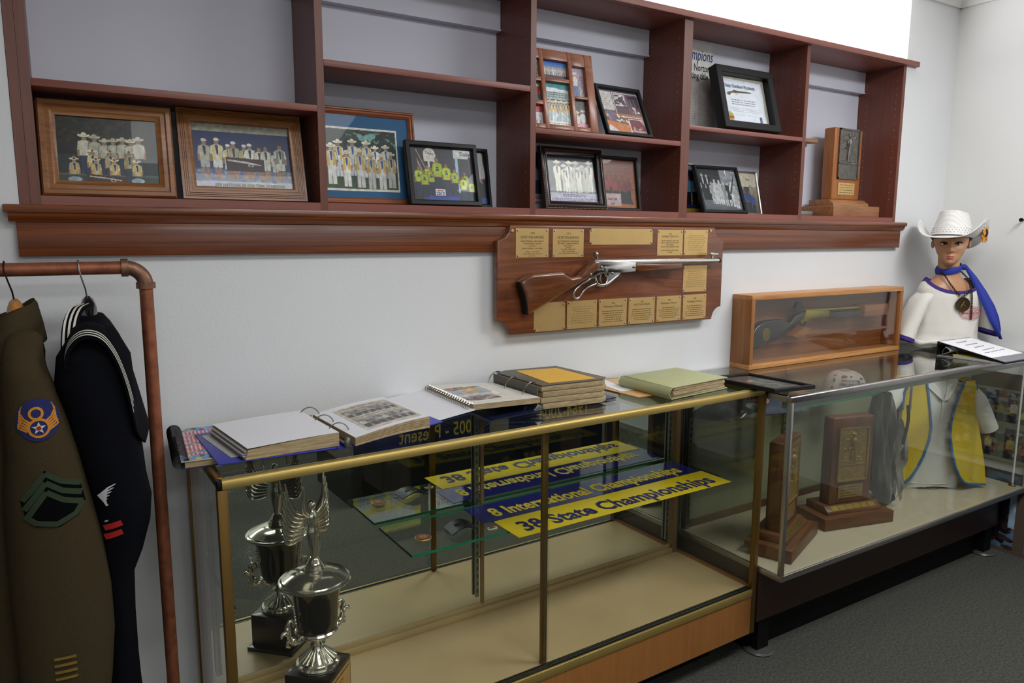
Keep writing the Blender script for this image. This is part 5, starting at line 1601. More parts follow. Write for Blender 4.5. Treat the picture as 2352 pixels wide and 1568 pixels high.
for s_, fs, m_, x0, z0, sx in (('1994 I.B.B.G.M', .0185, M_PUR, .010, .040, .78), ('DAISY/U.S. JAYCEES', .0105, M_PUR, .012, .059, .8), ('CHAMPIONSHIPS', .009, M_INKRED, .0, .028, .95)):
    wrap(text(s_, fs, m_, t, (0, 0, 0), bold=.02), lambda x, y: onc(x0 + x * sx, z0 + y, .0022))
mo = {}
for x, z, w_, h_, c_ in ((-.012, .077, .026, .016, 'a83a34'), (.015, .079, .012, .008, 'c8642c'), (-.05, .060, .010, .018, '4a6a58'), (-.058, .030, .014, .014, '9a5a30'), (.045, .058, .012, .014, '5a4a7a'), (.062, .050, .012, .010, '4a5a52'), (-.045, .080, .018, .008, 'b06a3a'), (.055, .070, .018, .009, '6a3a30')):
    q = MB().ell(onc(x, z), (w_ / 2, .0022, h_ / 2), 12, 6)
    q.build('printed_motif', plain('motif_' + c_, c_, .6), t, smooth=60)


# ================================================================ oak box with the second air rifle
BX0, BX1, BY0, BY1, BZ0, BZ1 = 2.366, 3.412, -.320, -.2200, .9892, 1.288
t = thing('rifle_display_box', 'oak display box with a clear front standing against the wall on the aluminium case', 'display box', (0, 0, 0))
k = .019
box('bottom_board', M_OAKBOX, t, BX0, BX1, BY0, BY1, BZ0, BZ0 + k, bev=.001)
box('top_board', M_OAKBOX, t, BX0, BX1, BY0, BY1, BZ1 - k, BZ1, bev=.001)
for a, b2 in ((BX0, BX0 + k), (BX1 - k, BX1)):
    box('side_board', M_OAKBOXV, t, a, b2, BY0, BY1, BZ0 + k, BZ1 - k, bev=.001)
box('back_panel', wood('box_back_ply', '7d5436', '986e4a', 0, 30, 1.2, .5, bump=.05, dist=1.5), t, BX0 + k, BX1 - k, BY1 - .012, BY1 - .001, BZ0 + k, BZ1 - k)
box('back_strip', wood('box_back_strip', '6e4020', '8a562c', 0, 30, 1.2, .5, bump=.05, dist=1.5), t, BX0 + k + .001, BX1 - k - .001, BY1 - .016, BY1 - .0122, BZ0 + k + .001, BZ0 + k + .085)
box('clear_front', M_BOXPANE, t, BX0 + k - .004, BX1 - k + .004, BY0 + .010, BY0 + .013, BZ0 + k - .004, BZ1 - k + .004)
rf = thing('air_rifle', 'black stocked air rifle with brass receiver inside the oak display box', 'rifle', (0, 0, 0))
ya, yb = -.296, -.262
M_BS = plain('black_gun_stock', '1b1715', .3, coat=.3)
M_RB = plain('receiver_brass', 'a79a3e', .28, 1.0, var=.06)
stk = [(2.400, 1.120), (2.429, 1.155), (2.469, 1.175), (2.530, 1.180), (2.594, 1.179), (2.615, 1.168), (2.640, 1.160), (2.676, 1.191), (2.723, 1.206), (2.741, 1.197), (2.727, 1.171), (2.65, 1.141), (2.609, 1.103), (2.509, 1.082), (2.439, 1.066), (2.402, 1.060)]
MB().prism(stk, ya, yb).build('stock', M_BS, rf, bev=.007, seg=3, smooth=50)
MB().lathe([(.024, ya - .0002), (.024, ya - .002), (.020, ya - .003)], (2.487, 0, 1.122), 24, axis=1, squash=(1, 1.15)).build('medallion', M_BRASSD, rf)
MB().prism([(2.737, 1.208), (2.9, 1.199), (2.898, 1.170), (2.78, 1.172), (2.755, 1.160), (2.719, 1.156), (2.702, 1.165), (2.734, 1.192)], ya + .001, yb - .001).build('receiver', M_RB, rf, bev=.002)
MB().cyl((2.740, -.279, 1.205), (3.130, -.279, 1.201), .0090, .0085).build('barrel', M_RB, rf)
MB().prism([(2.9005, 1.192), (3.122, 1.190), (3.125, 1.161), (2.9035, 1.164)], ya, yb).build('forearm', M_BS, rf, bev=.005, seg=3)
MB().prism([(2.673, 1.219), (2.69, 1.247), (2.718, 1.245), (2.738, 1.2145)], -.286, -.272).build('rear_sight', M_BLACK, rf, bev=.002)
MB().tube([(x, -.279, z) for x, z in ((2.76, 1.165), (2.755, 1.148), (2.74, 1.140), (2.725, 1.148), (2.72, 1.158))], .003, 8).build('trigger_guard', M_BLACK, rf)
t2 = box('support_block', M_OAK, None, 3.140, 3.320, -.3045, -.2370, 1.160, 1.212, bev=.001)
tag(t2, 'pale wooden block holding the muzzle of the boxed air rifle', 'wood block')
MB().prism([(2.652, 1.104), (2.720, 1.139), (2.738, 1.137), (2.772, 1.132), (2.770, 1.128), (2.700, 1.088)], -.304, -.2368).build('support_block', M_OAK, None, bev=.001)
tag(bpy.context.scene.objects['support_block.001'], 'slanted pale wooden block under the stock of the boxed air rifle', 'wood block')

# ================================================================ mannequin bust with shirt, hat, scarf, medal
MX, MY, MZ, MR = 3.640, -.400, .9890, -.55
skin = plain('mannequin_skin', 'b58562', .38, var=.02, scale=12, spec=.4)
mq = thing('mannequin_bust', 'tan mannequin bust with painted face standing in the corner on the aluminium case', 'mannequin', (MX, MY, MZ), MR)
hc = Vector((-.004, .0, .402))
HR = Matrix.Rotation(-.52, 3, 'Z') @ Matrix.Rotation(.04, 3, 'X')


def interp(tab, z):
    for (a, va), (b2, vb) in zip(tab[:-1], tab[1:]):
        if a <= z <= b2:
            s_ = (z - a) / (b2 - a)
            s_ = s_ * s_ * (3 - 2 * s_) * .5 + s_ * .5
            return va + (vb - va) * s_
    return tab[-1][1]


TW = [(0, .20), (.06, .42), (.15, .60), (.3, .80), (.45, .93), (.6, 1), (.8, .93), (.93, .60), (1, .04)]
TF = [(0, .70), (.06, .90), (.15, .93), (.25, .90), (.36, .93), (.5, .92), (.62, .99), (.8, .88), (.93, .55), (1, .03)]
TB = [(0, .02), (.1, .12), (.25, .5), (.45, .9), (.6, 1), (.8, .93), (.93, .6), (1, .04)]


def headp(u, v):
    a = 2 * PI * u - PI / 2
    z = v
    wv, fv, bv = .074 * interp(TW, z), .088 * interp(TF, z), .096 * interp(TB, z)
    ca, sa = math.cos(a), math.sin(a)
    ex = .85
    if z > .6:
        q_ = 1 - .10 * min(1, (z - .6) / .12)
        wv, fv, bv = wv * q_, fv * q_, bv * q_
    x = wv * math.copysign(abs(ca) ** ex, ca)
    y = (fv if sa < 0 else bv) * math.copysign(abs(sa) ** ex, sa)
    if sa < 0:
        g = lambda cx, cz, sx, sz: math.exp(-((x - cx) / sx) ** 2 - ((z - cz) / sz) ** 2)
        y -= .020 * g(0, .345, .011, .050) + .010 * g(0, .43, .008, .09)
        y -= .006 * (g(.010, .325, .007, .025) + g(-.010, .325, .007, .025))
        y -= .0075 * g(0, .215, .020, .026) + .006 * g(0, .165, .018, .022)
        y -= .006 * g(0, .07, .018, .05)
        y += .010 * (g(.030, .475, .016, .055) + g(-.030, .475, .016, .055))
        y -= .004 * (g(.042, .36, .018, .07) + g(-.042, .36, .018, .07))
    return hc + HR @ Vector((x, y - .004, z * .212))


hd = MB()
hd.sheet(headp, 64, 48)
bust = [(.16, .100, .060, 0), (.24, .118, .066, 0), (.285, .122, .062, .0), (.310, .105, .056, .004), (.328, .078, .050, .006), (.345, .056, .046, .008), (.365, .0475, .045, .008), (.39, .046, .045, .008), (.42, .046, .046, .010), (.45, .046, .05, .012)]
hd.rings([[(rx * math.cos(2 * PI * i / 40), dy + ry * math.sin(2 * PI * i / 40), z) for i in range(40)] for z, rx, ry, dy in bust])
for sg in (1, -1):
    c_ = hc + HR @ Vector((.0735 * sg, .012, .096))
    hd.ell(tuple(c_), (.006, .013, .022), 12, 8)
hd.build('body', skin, mq, smooth=80)
MB().lathe([(.045, .0002), (.05, .004), (.045, .010), (.012, .014), (.012, .16)], n=24).build('stand', M_CHROME, mq)
onh = lambda x, z, off: hc + HR @ Vector((x, -.004 - .088 * interp(TF, z) * math.sqrt(max(0, 1 - (x / (.074 * interp(TW, z))) ** 2)) + off, z * .212))
for sg in (1, -1):
    c_ = onh(.030 * sg, .475, .006)
    MB().ell(tuple(c_), (.0125, .006, .0062), 14, 8).build('eye', plain('eye_white', 'd8d0c4', .2), mq)
    MB().ell(tuple(onh(.028 * sg, .475, .0015)), (.0052, .003, .0056), 12, 8).build('iris', plain('eye_dark', '14100c', .15), mq)
    MB().tube([tuple(onh(x * sg, z, o_)) for x, z, o_ in ((.014, .470, .002), (.022, .497, -.001), (.031, .505, -.002), (.040, .500, -.001), (.049, .488, .002))], [.001, .0028, .0035, .0032, .0014], 6).build('eyelash', M_BLACK, mq)
    MB().tube([tuple(onh(x * sg, z, -.0002)) for x, z in ((.014, .560), (.026, .583), (.040, .580), (.052, .555))], [.0008, .0018, .0016, .0006], 6).build('eyebrow', plain('brow_brown', '3a2418', .6), mq)
lips = MB()
lips.tube([tuple(onh(x, z, o_)) for x, z, o_ in ((-.022, .192, .002), (-.010, .212, -.0055), (0, .207, -.0075), (.010, .212, -.0055), (.022, .192, .002))], [.0012, .0034, .0036, .0034, .0012], 8)
lips.tube([tuple(onh(x, z, o_)) for x, z, o_ in ((-.020, .188, .002), (-.009, .172, -.0045), (0, .168, -.006), (.009, .172, -.0045), (.020, .188, .002))], [.0012, .0036, .0042, .0036, .0012], 8)
lips.build('lips', plain('lip_pink', 'b8605a', .3), mq, smooth=80)

# ringer shirt
sh = thing('ringer_tee_shirt', 'white tee shirt with purple collar and red oval crest on the mannequin', 'shirt', (MX, MY, MZ), MR)
cotton = plain('white_cotton', 'd6d2ca', .85, var=.015, scale=8)
purple = plain('purple_rib', '3a2478', .8, var=.05)
TS = [(.0, .142, .070, .0), (.012, .150, .084, -.002), (.03, .155, .094, -.004), (.055, .147, .088, 0), (.10, .144, .086, .004), (.18, .146, .086, .008), (.24, .147, .084, .008), (.275, .143, .078, .006), (.300, .128, .066, .003), (.318, .106, .055, 0)]


def torso(u, v):
    a = 2 * PI * u - PI / 2
    ca, sa = math.cos(a), math.sin(a)
    fz = max(0, -sa) ** 2
    ztop = .322 - .060 * fz - .012 * max(0, sa)
    z = v * ztop
    n = len(TS) - 1
    i = min(int(v * n), n - 1)
    # table looked up by height
    j = 0
    while j < n - 1 and TS[j + 1][0] < z: j += 1
    s_ = min(1, max(0, (z - TS[j][0]) / (TS[j + 1][0] - TS[j][0])))
    rx = TS[j][1] + (TS[j + 1][1] - TS[j][1]) * s_
    ry = TS[j][2] + (TS[j + 1][2] - TS[j][2]) * s_
    cx = TS[j][3] + (TS[j + 1][3] - TS[j][3]) * s_
    w_ = (.006 * math.sin(5 * a + 14 * z) + .004 * math.sin(11 * a - 20 * z)) * math.sin(PI * min(1, (1 - v) * 1.3)) * (1 - .3 * v)
    r = 1 + w_ * 8 * (1 - v)
    cz_ = (abs(math.sin(3.2 * ca * 2.2 + 15 * z)) - .6) * .020 + (abs(math.sin(4.1 * ca * 2 - 19 * z + 1)) - .6) * .016
    r += cz_ * min(1, (1 - v) * 2.2) * (1 if sa < 0 else .4)
    return Vector((cx + rx * r * math.copysign(abs(ca) ** .85, ca), ry * r * math.copysign(abs(sa) ** .9, sa), .014 + z + .006 * math.sin(3 * a) * (1 - v) ** 4))


b = MB()
b.sheet(torso, 72, 40)
b.build('shirt_body', cotton, sh, smooth=80)
fold = MB()
fold.tube([tuple(torso(i / 48, .085) + Vector((0, 0, .004 * math.sin(i * .9)))) for i in range(49)], [.011 + .003 * math.sin(i * 1.3) for i in range(49)], 8)
fold.build('gathered_hem', cotton, sh, smooth=80)
cr_ = MB()
cr_.sheet(lambda u, v: tuple(torso(u, .965 + .035 * v) * 1.0 + Vector((0, 0, .006 * v)) + Vector((torso(u, 1)[0], torso(u, 1)[1], 0)).normalized() * .0022), 72, 4, -.003)
cr_.build('collar', purple, sh, smooth=80)
for sg, pts in ((-1, [(-.062, .0, .276), (-.100, -.001, .262), (-.132, -.002, .228), (-.158, -.004, .170), (-.182, -.006, .112), (-.199, -.008, .060)]), (1, [(.070, .0, .276), (.110, -.002, .262), (.145, -.004, .230), (.168, -.006, .180), (.184, -.006, .135), (.196, -.006, .092)])):
    rads = [.034, .044, .047, .049, .051, .055]
    m = MB()
    rs = []
    for (x, y, z), r in zip(pts, rads):
        rs.append([(x + r * .72 * math.cos(a) * (1 + .06 * math.sin(5 * a)), y + r * 1.35 * math.sin(a), z + r * .45 * math.cos(a) * -sg * -1 * (.6 if sg < 0 else -.6)) for a in [2 * PI * k_ / 28 for k_ in range(28)]])
    m.rings(rs, caps=False)
    s_ = m.build('sleeve', cotton, sh, smooth=80)
    cf = MB()
    x, y, z = pts[-1]
    last = rs[-1]
    cf.rings([[(p_[0] * 1.0, p_[1], p_[2] + .001) for p_ in last], [(p_[0] + .004 * sg, p_[1], p_[2] - .017) for p_ in last], [(x + (p_[0] - x) * .93 + .004 * sg, y + (p_[1] - y) * .93, p_[2] - .017) for p_ in last], [(x + (p_[0] - x) * .93, y + (p_[1] - y) * .93, p_[2] + .001) for p_ in last]], caps=False)
    cf.build('cuff', purple, sh, smooth=60)


def onshirt(x, z, off=.0025):
    # front surface of the shirt at (x, z)
    j = 0
    zz = z - .014
    while j < len(TS) - 2 and TS[j + 1][0] < zz: j += 1
    s_ = (zz - TS[j][0]) / (TS[j + 1][0] - TS[j][0])
    rx = TS[j][1] + (TS[j + 1][1] - TS[j][1]) * s_
    ry = TS[j][2] + (TS[j + 1][2] - TS[j][2]) * s_
    cx = TS[j][3] + (TS[j + 1][3] - TS[j][3]) * s_
    q = min(.99, abs(x - cx) / rx)
    s2 = (1 - q ** (2 / .85)) ** .45
    return (x, -ry * s2 - off - .004, z)


lg = MB()
for rx, ry, r in ((.060, .029, .0012), (.044, .019, .0008), (.026, .012, .0011), (.013, .006, .0009)):
    lg.tube([onshirt(.070 + rx * math.cos(a), .180 + ry * math.sin(a)) for a in [2 * PI * k_ / 40 for k_ in range(41)]], r, 5)
lg.tube([onshirt(.070 + x, .180 + .0) for x in (-.050, -.02, .02, .050)], .0016, 5)
lg.tube([onshirt(.070 + x, .180 + z) for x, z in ((-.05, .004), (-.03, .0), (-.05, -.004))], .0014, 5)
lg.build('crest_rings', plain('crest_red', 'b8404a', .7), sh, smooth=60)
for word, sg in (('INTERNATIONAL', 1), ('BB GUN CHAMPIONSHIPS', -1)):
    o = text(word, .0085, MATS['crest_red'], sh, (0, 0, 0), top='CENTER')
    xs = [v.co.x for v in o.data.vertices]
    half = max(xs)

    def arc(x, y):
        a = PI / 2 - (x / half) * 1.15 if sg > 0 else -PI / 2 + (x / half) * 1.3
        r = 1 + (y if sg > 0 else -y) / .052
        return Vector(onshirt(.070 + .052 * r * math.cos(a), .180 + .0238 * (1 + (y if sg > 0 else -y) / .030) * math.sin(a), .0030))
    wrap(o, arc)

# cowboy hat
ht = thing('cowboy_hat', 'white straw cowboy hat with rolled brim on the mannequin head', 'hat', tuple(Vector((MX, MY, MZ)) + Matrix.Rotation(MR, 3, 'Z') @ (hc + HR @ Vector((0, .006, .127)))), MR - .75, rx=-.08)
straw, nt, pp = base('white_straw')
pp.inputs['Base Color'].default_value = (*lin('dcdad6'), 1)
pp.inputs['Roughness'].default_value = .7
tc = nt.nodes.new('ShaderNodeTexCoord'); wv = nt.nodes.new('ShaderNodeTexWave'); wv.wave_type = 'RINGS'; wv.rings_direction = 'Z'
wv.inputs['Scale'].default_value = 45; wv.inputs['Distortion'].default_value = .6
bm_ = nt.nodes.new('ShaderNodeBump'); bm_.inputs['Strength'].default_value = .6; bm_.inputs['Distance'].default_value = .002
nt.links.new(tc.outputs['Object'], wv.inputs['Vector']); nt.links.new(wv.outputs['Fac'], bm_.inputs['Height']); nt.links.new(bm_.outputs['Normal'], pp.inputs['Normal'])


def brim(u, v):
    a = 2 * PI * u
    sx_, cy = math.sin(a), -math.cos(a)
    side = sx_ * sx_
    r0x, r0y = .085, .105
    ex, ey = (.072, .074)
    x = (r0x + ex * v * (1 - .25 * v * side)) * sx_
    y = (r0y + ey * v) * cy
    z = (.078 * side * side * v ** 1.4 - .020 * (1 - side) * v + (-.028 * v if cy > 0 else 0) * (1 - side)) + .006 * v
    return (x, y, z)


def crown(u, v):
    a = 2 * PI * u
    sx_, cy = math.sin(a), -math.cos(a)
    if v < .75:
        q = v / .75
        k_ = 1 - .30 * q ** 1.4
        pin = 1 - .12 * q * max(0, -cy) * abs(sx_)
        return (.085 * k_ * sx_ * pin, .105 * k_ * cy, .108 * q + .012 * q * abs(cy))
    q = (v - .75) / .25
    k_ = .70 * (1 - q)
    return (.085 * k_ * sx_, .105 * k_ * cy, .108 + .012 * abs(cy) * (1 - q) + .012 * math.sin(PI * q * .5) - .030 * q * q)


MB().sheet(brim, 72, 12, .0025).build('brim', straw, ht, smooth=80)
MB().sheet(crown, 56, 28).build('crown', straw, ht, smooth=80)
MB().rings([[(.0862 * k_ * math.cos(a), .1062 * k_ * math.sin(a), z) for a in [2 * PI * i / 40 for i in range(40)]] for k_, z in ((1.0, -.004), (1.002, .006), (.97, .006), (.93, -.012))], caps=False).build('sweatband', plain('dark_band', '2a2026', .8), ht, smooth=60)
vent = MB()
for row in range(3):
    for k_ in range(36):
        a = 2 * PI * (k_ + .5 * (row % 2)) / 36
        q = .18 + .10 * row
        kk = 1 - .30 * q ** 1.4
        vent.ell((.0855 * kk * math.sin(a), -.1055 * kk * math.cos(a), .100 * q), (.0022, .0022, .0022), 6, 4)
tag(vent.build('vent_holes', plain('vent_shadow', '8d8a86', .8), ht), kind='stuff')
sf = thing('sunflower', 'orange fabric sunflower with brown centre pinned to the rolled hat brim', 'flower', tuple(Vector((MX, MY, MZ)) + Matrix.Rotation(MR, 3, 'Z') @ Vector((.126, -.040, .550))), MR)
pt = MB()
R1 = Matrix.Rotation(-.95, 3, 'Z') if False else Matrix.Rotation(.75, 3, 'Z')
for ly in range(2):
    for k_ in range(13):
        a = 2 * PI * (k_ + .5 * ly) / 13
        m = MB()
        n0 = len(pt.v)
        pt.ell((0, 0, 0), (.009, .0022, .019), 10, 6)
        for i in range(n0, len(pt.v)):
            v_ = Vector(pt.v[i]) + Vector((0, 0, .030 - .004 * ly))
            v_ = Matrix.Rotation(a, 3, 'Y') @ v_
            v_.y -= .003 * ly + .004 * math.sin(a * 3)
            pt.v[i] = tuple(R1 @ v_)
pt.build('petals', plain('orange_petals', 'd98a14', .7, var=.15, scale=60), sf, smooth=80)
ce = MB().ell((0, -.006, 0), (.018, .007, .018), 16, 8)
ce.v = [tuple(R1 @ Vector(v_)) for v_ in ce.v]
ce.build('flower_centre', plain('brown_centre', '3a1e10', .9, var=.3, scale=200), sf, smooth=80)

# blue neckerchief
nk = thing('neckerchief', 'royal blue neckerchief knotted round the mannequin neck with a long hanging tail', 'neckerchief', (MX, MY, MZ), MR)
blue = plain('royal_blue_cloth', '1d2f8f', .75, var=.06, scale=20)
MB().sheet(lambda u, v: ((.0505 + .003 * math.sin(PI * v)) * math.cos(2 * PI * u), .009 + (.0505 + .003 * math.sin(PI * v)) * math.sin(2 * PI * u), .366 + .030 * v + .006 * math.sin(2 * PI * u) + .012 * math.cos(2 * PI * u) + .003 * math.sin(9 * PI * u) * v), 48, 6, .002).build('band', blue, nk, smooth=80)
MB().ell((.060, -.012, .390), (.016, .014, .014), 14, 10).build('knot', blue, nk, smooth=80)
tl = [(.064, -.020, .392, .010), (.090, -.045, .340, .020), (.122, -.070, .270, .030), (.152, -.085, .205, .036), (.175, -.092, .150, .034), (.196, -.095, .100, .020), (.208, -.095, .060, .002)]


def tail(u, v):
    f_ = u * (len(tl) - 1)
    i = min(int(f_), len(tl) - 2)
    s_ = f_ - i
    x, y, z, w_ = [tl[i][q] + (tl[i + 1][q] - tl[i][q]) * s_ for q in range(4)]
    return (x + (v - .5) * w_ * 1.3, y - .008 * math.sin(PI * v) - .012 * math.sin(2 * PI * v) * u, z + (v - .5) * w_ * .5)


MB().sheet(tail, 24, 8, .002).build('tail', blue, nk, smooth=80)

# medal on a chain
md = thing('medal_necklace', 'bronze medal on a heavy chain hanging round the mannequin neck', 'medal', (MX, MY, MZ), MR)
brz = plain('dark_bronze', '4a3c26', .4, .8, var=.2, scale=80)
ch = MB()


def chain(pts, n):
    P = [Vector(p_) for p_ in pts]
    L = [0]
    for a, b2 in zip(P[:-1], P[1:]): L.append(L[-1] + (b2 - a).length)
    for k_ in range(n):
        d_ = L[-1] * (k_ + .5) / n
        i = max(j for j in range(len(L) - 1) if L[j] <= d_)
        p_ = P[i].lerp(P[i + 1], (d_ - L[i]) / (L[i + 1] - L[i]))
        dr = (P[i + 1] - P[i]).normalized()
        sd_ = Vector((0, -1, 0)).cross(dr) if k_ % 2 else Vector((0, -1, 0))
        sd_ = (sd_ - dr * sd_.dot(dr)).normalized()
        ch.tube([p_ + dr * .0058 * math.cos(a) + sd_ * .0042 * math.sin(a) for a in [2 * PI * q / 8 for q in range(9)]], .0014, 5, caps=False)


S2 = lambda x, z: (x, onshirt(x, min(z, .28), .006)[1] if z < .27 else -.058 - (.30 - min(z, .30)) * .75, z)
chain([(-.050, -.012, .372), (-.046, -.048, .350), (-.030, -.064, .315), (-.008, -.085, .275), S2(.008, .258)], 22)
chain([(.052, .0, .372), (.060, -.040, .345), (.062, -.066, .312), (.055, -.086, .290), (.040, -.092, .270), S2(.012, .256)], 22)
chain([(.058, -.088, .292), S2(.062, .255), S2(.064, .215), S2(.066, .180), S2(.066, .150)], 24)
tag(ch.build('chain', brz, md, smooth=60), kind='stuff')
x, y, z = S2(.018, .220)
MB().lathe([(.0335, y - .0005), (.0345, y - .0025), (.0335, y - .0045), (.031, y - .0038)], (x, 0, z), 36, axis=1).build('medal_disc', brz, md)
em = MB()
for a_, b2 in (((-.008, -.006), (.004, .014)), ((-.002, .012), (.006, .010)), ((-.010, .0), (.010, -.004)), ((.004, -.002), (.008, -.012)), ((-.006, -.004), (-.010, -.014))):
    em.tube([(x + a_[0], y - .0045, z + a_[1]), (x + b2[0], y - .0050, z + b2[1])], .0022, 6)
em.build('emblem', plain('bronze_bright', '8d7448', .35, .9), md)
MB().tube([(x + .004 * math.cos(a), y - .002, z + .038 + .005 * math.sin(a)) for a in [2 * PI * q / 10 for q in range(11)]], .0012, 5).build('loop', brz, md)

# black ring binder near the mannequin
bn = thing('black_ring_binder', 'black ring binder with a printed white cover sheet in front of the mannequin', 'binder', (3.390, -.505, .9890), -.02)
M_BBL = plain('black_binder_vinyl', '0e0f15', .35, var=.05)
bh, bw, bl = .064, .288, .275
MB().box(0, bl, -.003, 0, .0, bh).build('spine', M_BBL, bn)
MB().add([(0, -.0032, 0), (bl, -.0032, 0), (bl, -bw, 0), (0, -bw, 0), (0, -.0032, .003), (bl, -.0032, .003), (bl, -bw, .003), (0, -bw, .003)], [(0, 1, 2, 3), (7, 6, 5, 4), (0, 4, 5, 1), (1, 5, 6, 2), (2, 6, 7, 3), (3, 7, 4, 0)]).build('back_cover', plain('binder_grey_board', '8d8c94', .4), bn)
cv = lambda y, o_: .0085 + (bh - .0105) * (1 + y / bw) + o_
MB().add([(0, -.0005, cv(0, 0)), (bl, -.0005, cv(0, 0)), (bl, -bw, cv(-bw, 0)), (0, -bw, cv(-bw, 0)), (0, -.0005, cv(0, .003)), (bl, -.0005, cv(0, .003)), (bl, -bw, cv(-bw, .003)), (0, -bw, cv(-bw, .003))], [(0, 3, 2, 1), (4, 5, 6, 7), (0, 1, 5, 4), (1, 2, 6, 5), (2, 3, 7, 6), (3, 0, 4, 7)]).build('front_cover', M_BBL, bn)
cs = MB().add([(.006, -.006, cv(-.006, .0034)), (bl - .006, -.006, cv(-.006, .0034)), (bl - .006, -bw * .80, cv(-bw * .8, .0034)), (.006, -bw * .80, cv(-bw * .8, .0034))], [(3, 2, 1, 0)])
cs.build('cover_sheet', M_WHITEP, bn, fixn=False)
cs = MB().add([(.004, -bw * .801, cv(-bw * .801, .0034)), (bl - .004, -bw * .801, cv(-bw * .801, .0034)), (bl - .004, -bw * .985, cv(-bw * .985, .0034)), (.004, -bw * .985, cv(-bw * .985, .0034))], [(3, 2, 1, 0)])
cs.build('grey_pocket', plain('pocket_grey', '77777c', .4), bn, fixn=False)
sl = math.atan2(bh - .0105, bw)
wr = MB()
for (x0, y0, x1, y1) in ((.075, -.045, .165, -.040), (.085, -.080, .19, -.074), (.09, -.115, .18, -.108), (.09, -.150, .20, -.142), (.05, -.180, .24, -.168)):
    n_ = 14
    wr.tube([(x0 + (x1 - x0) * i / n_, y0 + (y1 - y0) * i / n_ + .003 * math.sin(i * 2.3), cv(y0 + (y1 - y0) * i / n_ + .003 * math.sin(i * 2.3), .0040)) for i in range(n_ + 1)], .0016, 4)
tag(wr.build('printed_lines', plain('grey_print', '6a6a74', .6), bn), kind='stuff')
MB().prism([(-.075, .0035), (-bw + .015, .0035), (-bw + .015, .0060), (-.082, .0150), (-.07, .0125)], .004, bl - .008, 'yz').build('page_block', plain('grey_pages', 'a9a89c', .7, var=.05), bn)
MB().prism([(-.068, .0135), (-.080, .0162), (-.16, .0125), (-.16, .0115)], .003, bl - .012, 'yz').build('yellow_sheets', plain('yellow_sheets', 'bfae3a', .6, var=.05), bn)
for x in (.020, .130, .240):
    MB().tube([(x, -.050 + .034 * math.cos(a), .0140 + .030 * math.sin(a)) for a in [-.3 + 2.2 * PI * q / 18 * .62 for q in range(19)]], .0015, 6).build('ring', M_NICKEL, bn)
MB().sheet(lambda u, v: (.002 + .26 * v, -.020 - .032 * math.sin(u * PI * .9) - .006, .010 + .034 * u), 10, 2, .0008).build('curled_page', M_WHITEP, bn, smooth=80)
MB().box(.008, .262, -.058, -.042, .0032, .0090).build('ring_rail', M_BRASSD, bn)


# ================================================================ garments shown inside the aluminium case
SHX, SHY, SHZ, SHR = 3.480, -.462, .3503, -.55
ps = thing('polo_shirt', 'white polo shirt with open collar on a stand under the yellow vest', 'shirt', (SHX, SHY, SHZ), SHR)
polo = plain('polo_cotton', 'd6d4ce', .85, var=.02, scale=8)
PT = [(.010, .152, .062), (.02, .154, .064), (.12, .150, .066), (.28, .152, .068), (.40, .158, .068), (.47, .158, .062), (.50, .140, .050), (.515, .095, .045)]


def ptab(z, k_):
    for a, b2 in zip(PT[:-1], PT[1:]):
        if z <= b2[0]:
            s_ = max(0, (z - a[0]) / (b2[0] - a[0]))
            return a[k_] + (b2[k_] - a[k_]) * s_
    return PT[-1][k_]


def pbody(u, v):
    a = 2 * PI * u
    z = .010 + .505 * v
    r = 1 + .03 * math.sin(6 * a + 9 * v) * (1 - v)
    return (ptab(z, 1) * r * math.cos(a), ptab(z, 2) * r * math.sin(a), z + (.008 * math.sin(3 * a) - .004 if v == 0 else 0))


MB().sheet(pbody, 64, 26).build('shirt_body', polo, ps, smooth=80)
MB().tube([(ptab(.028, 1) * 1.01 * math.cos(a), ptab(.028, 2) * 1.01 * math.sin(a), .028) for a in [2 * PI * i / 40 for i in range(41)]], .0022, 5).build('hem_stitching', polo, ps, smooth=80)
for pts in ([(-.135, 0, .490), (-.190, -.01, .430), (-.235, -.012, .360), (-.270, -.012, .310)], [(.135, 0, .490), (.195, -.012, .420), (.235, -.016, .340), (.262, -.018, .280)]):
    rs = []
    sg = 1 if pts[0][0] > 0 else -1
    for (x, y, z), r in zip(pts, (.040, .046, .044, .044)):
        rs.append([(x + r * .8 * math.cos(a), y + r * 1.0 * math.sin(a), z + sg * r * .45 * math.cos(a)) for a in [2 * PI * q / 24 for q in range(24)]])
    MB().rings(rs, caps=False).build('sleeve', polo, ps, smooth=80)
for sg in (-1, 1):
    cl = MB()
    cl.add([(.085 * sg, -.042, .525), (.062 * sg, -.060, .485), (.018 * sg + .006, -.078, .435), (.006, -.072, .425), (.012 * sg + .004, -.068, .470), (.045 * sg, -.030, .528)], [(0, 1, 2, 3, 4, 5)])
    cl.add([(.085 * sg, -.045, .527), (.062 * sg, -.063, .487), (.018 * sg + .006, -.081, .436), (.006, -.075, .426), (.012 * sg + .004, -.071, .472), (.045 * sg, -.033, .530)], [(5, 4, 3, 2, 1, 0)])
    cl.build('collar', plain('polo_collar', 'dedcd6', .8), ps, smooth=0)
MB().box(.0, .012, -.0715, -.069, .33, .425).build('placket', polo, ps)
MB().lathe([(.06, .0003), (.065, .004), (.06, .008), (.01, .012), (.008, .5), (.008, .56)], n=20).build('stand', M_CHROME, ps)
hk = MB()
hk.tube([(-.10, 0, .52), (-.03, 0, .555), (0, 0, .565), (.03, 0, .555), (.10, 0, .52)], .004, 8)
hk.tube([(0, 0, .560), (0, 0, .578), (.012, 0, .590), (.024, 0, .584)], .0022, 6)
hk.build('hanger', M_CHROME, ps)

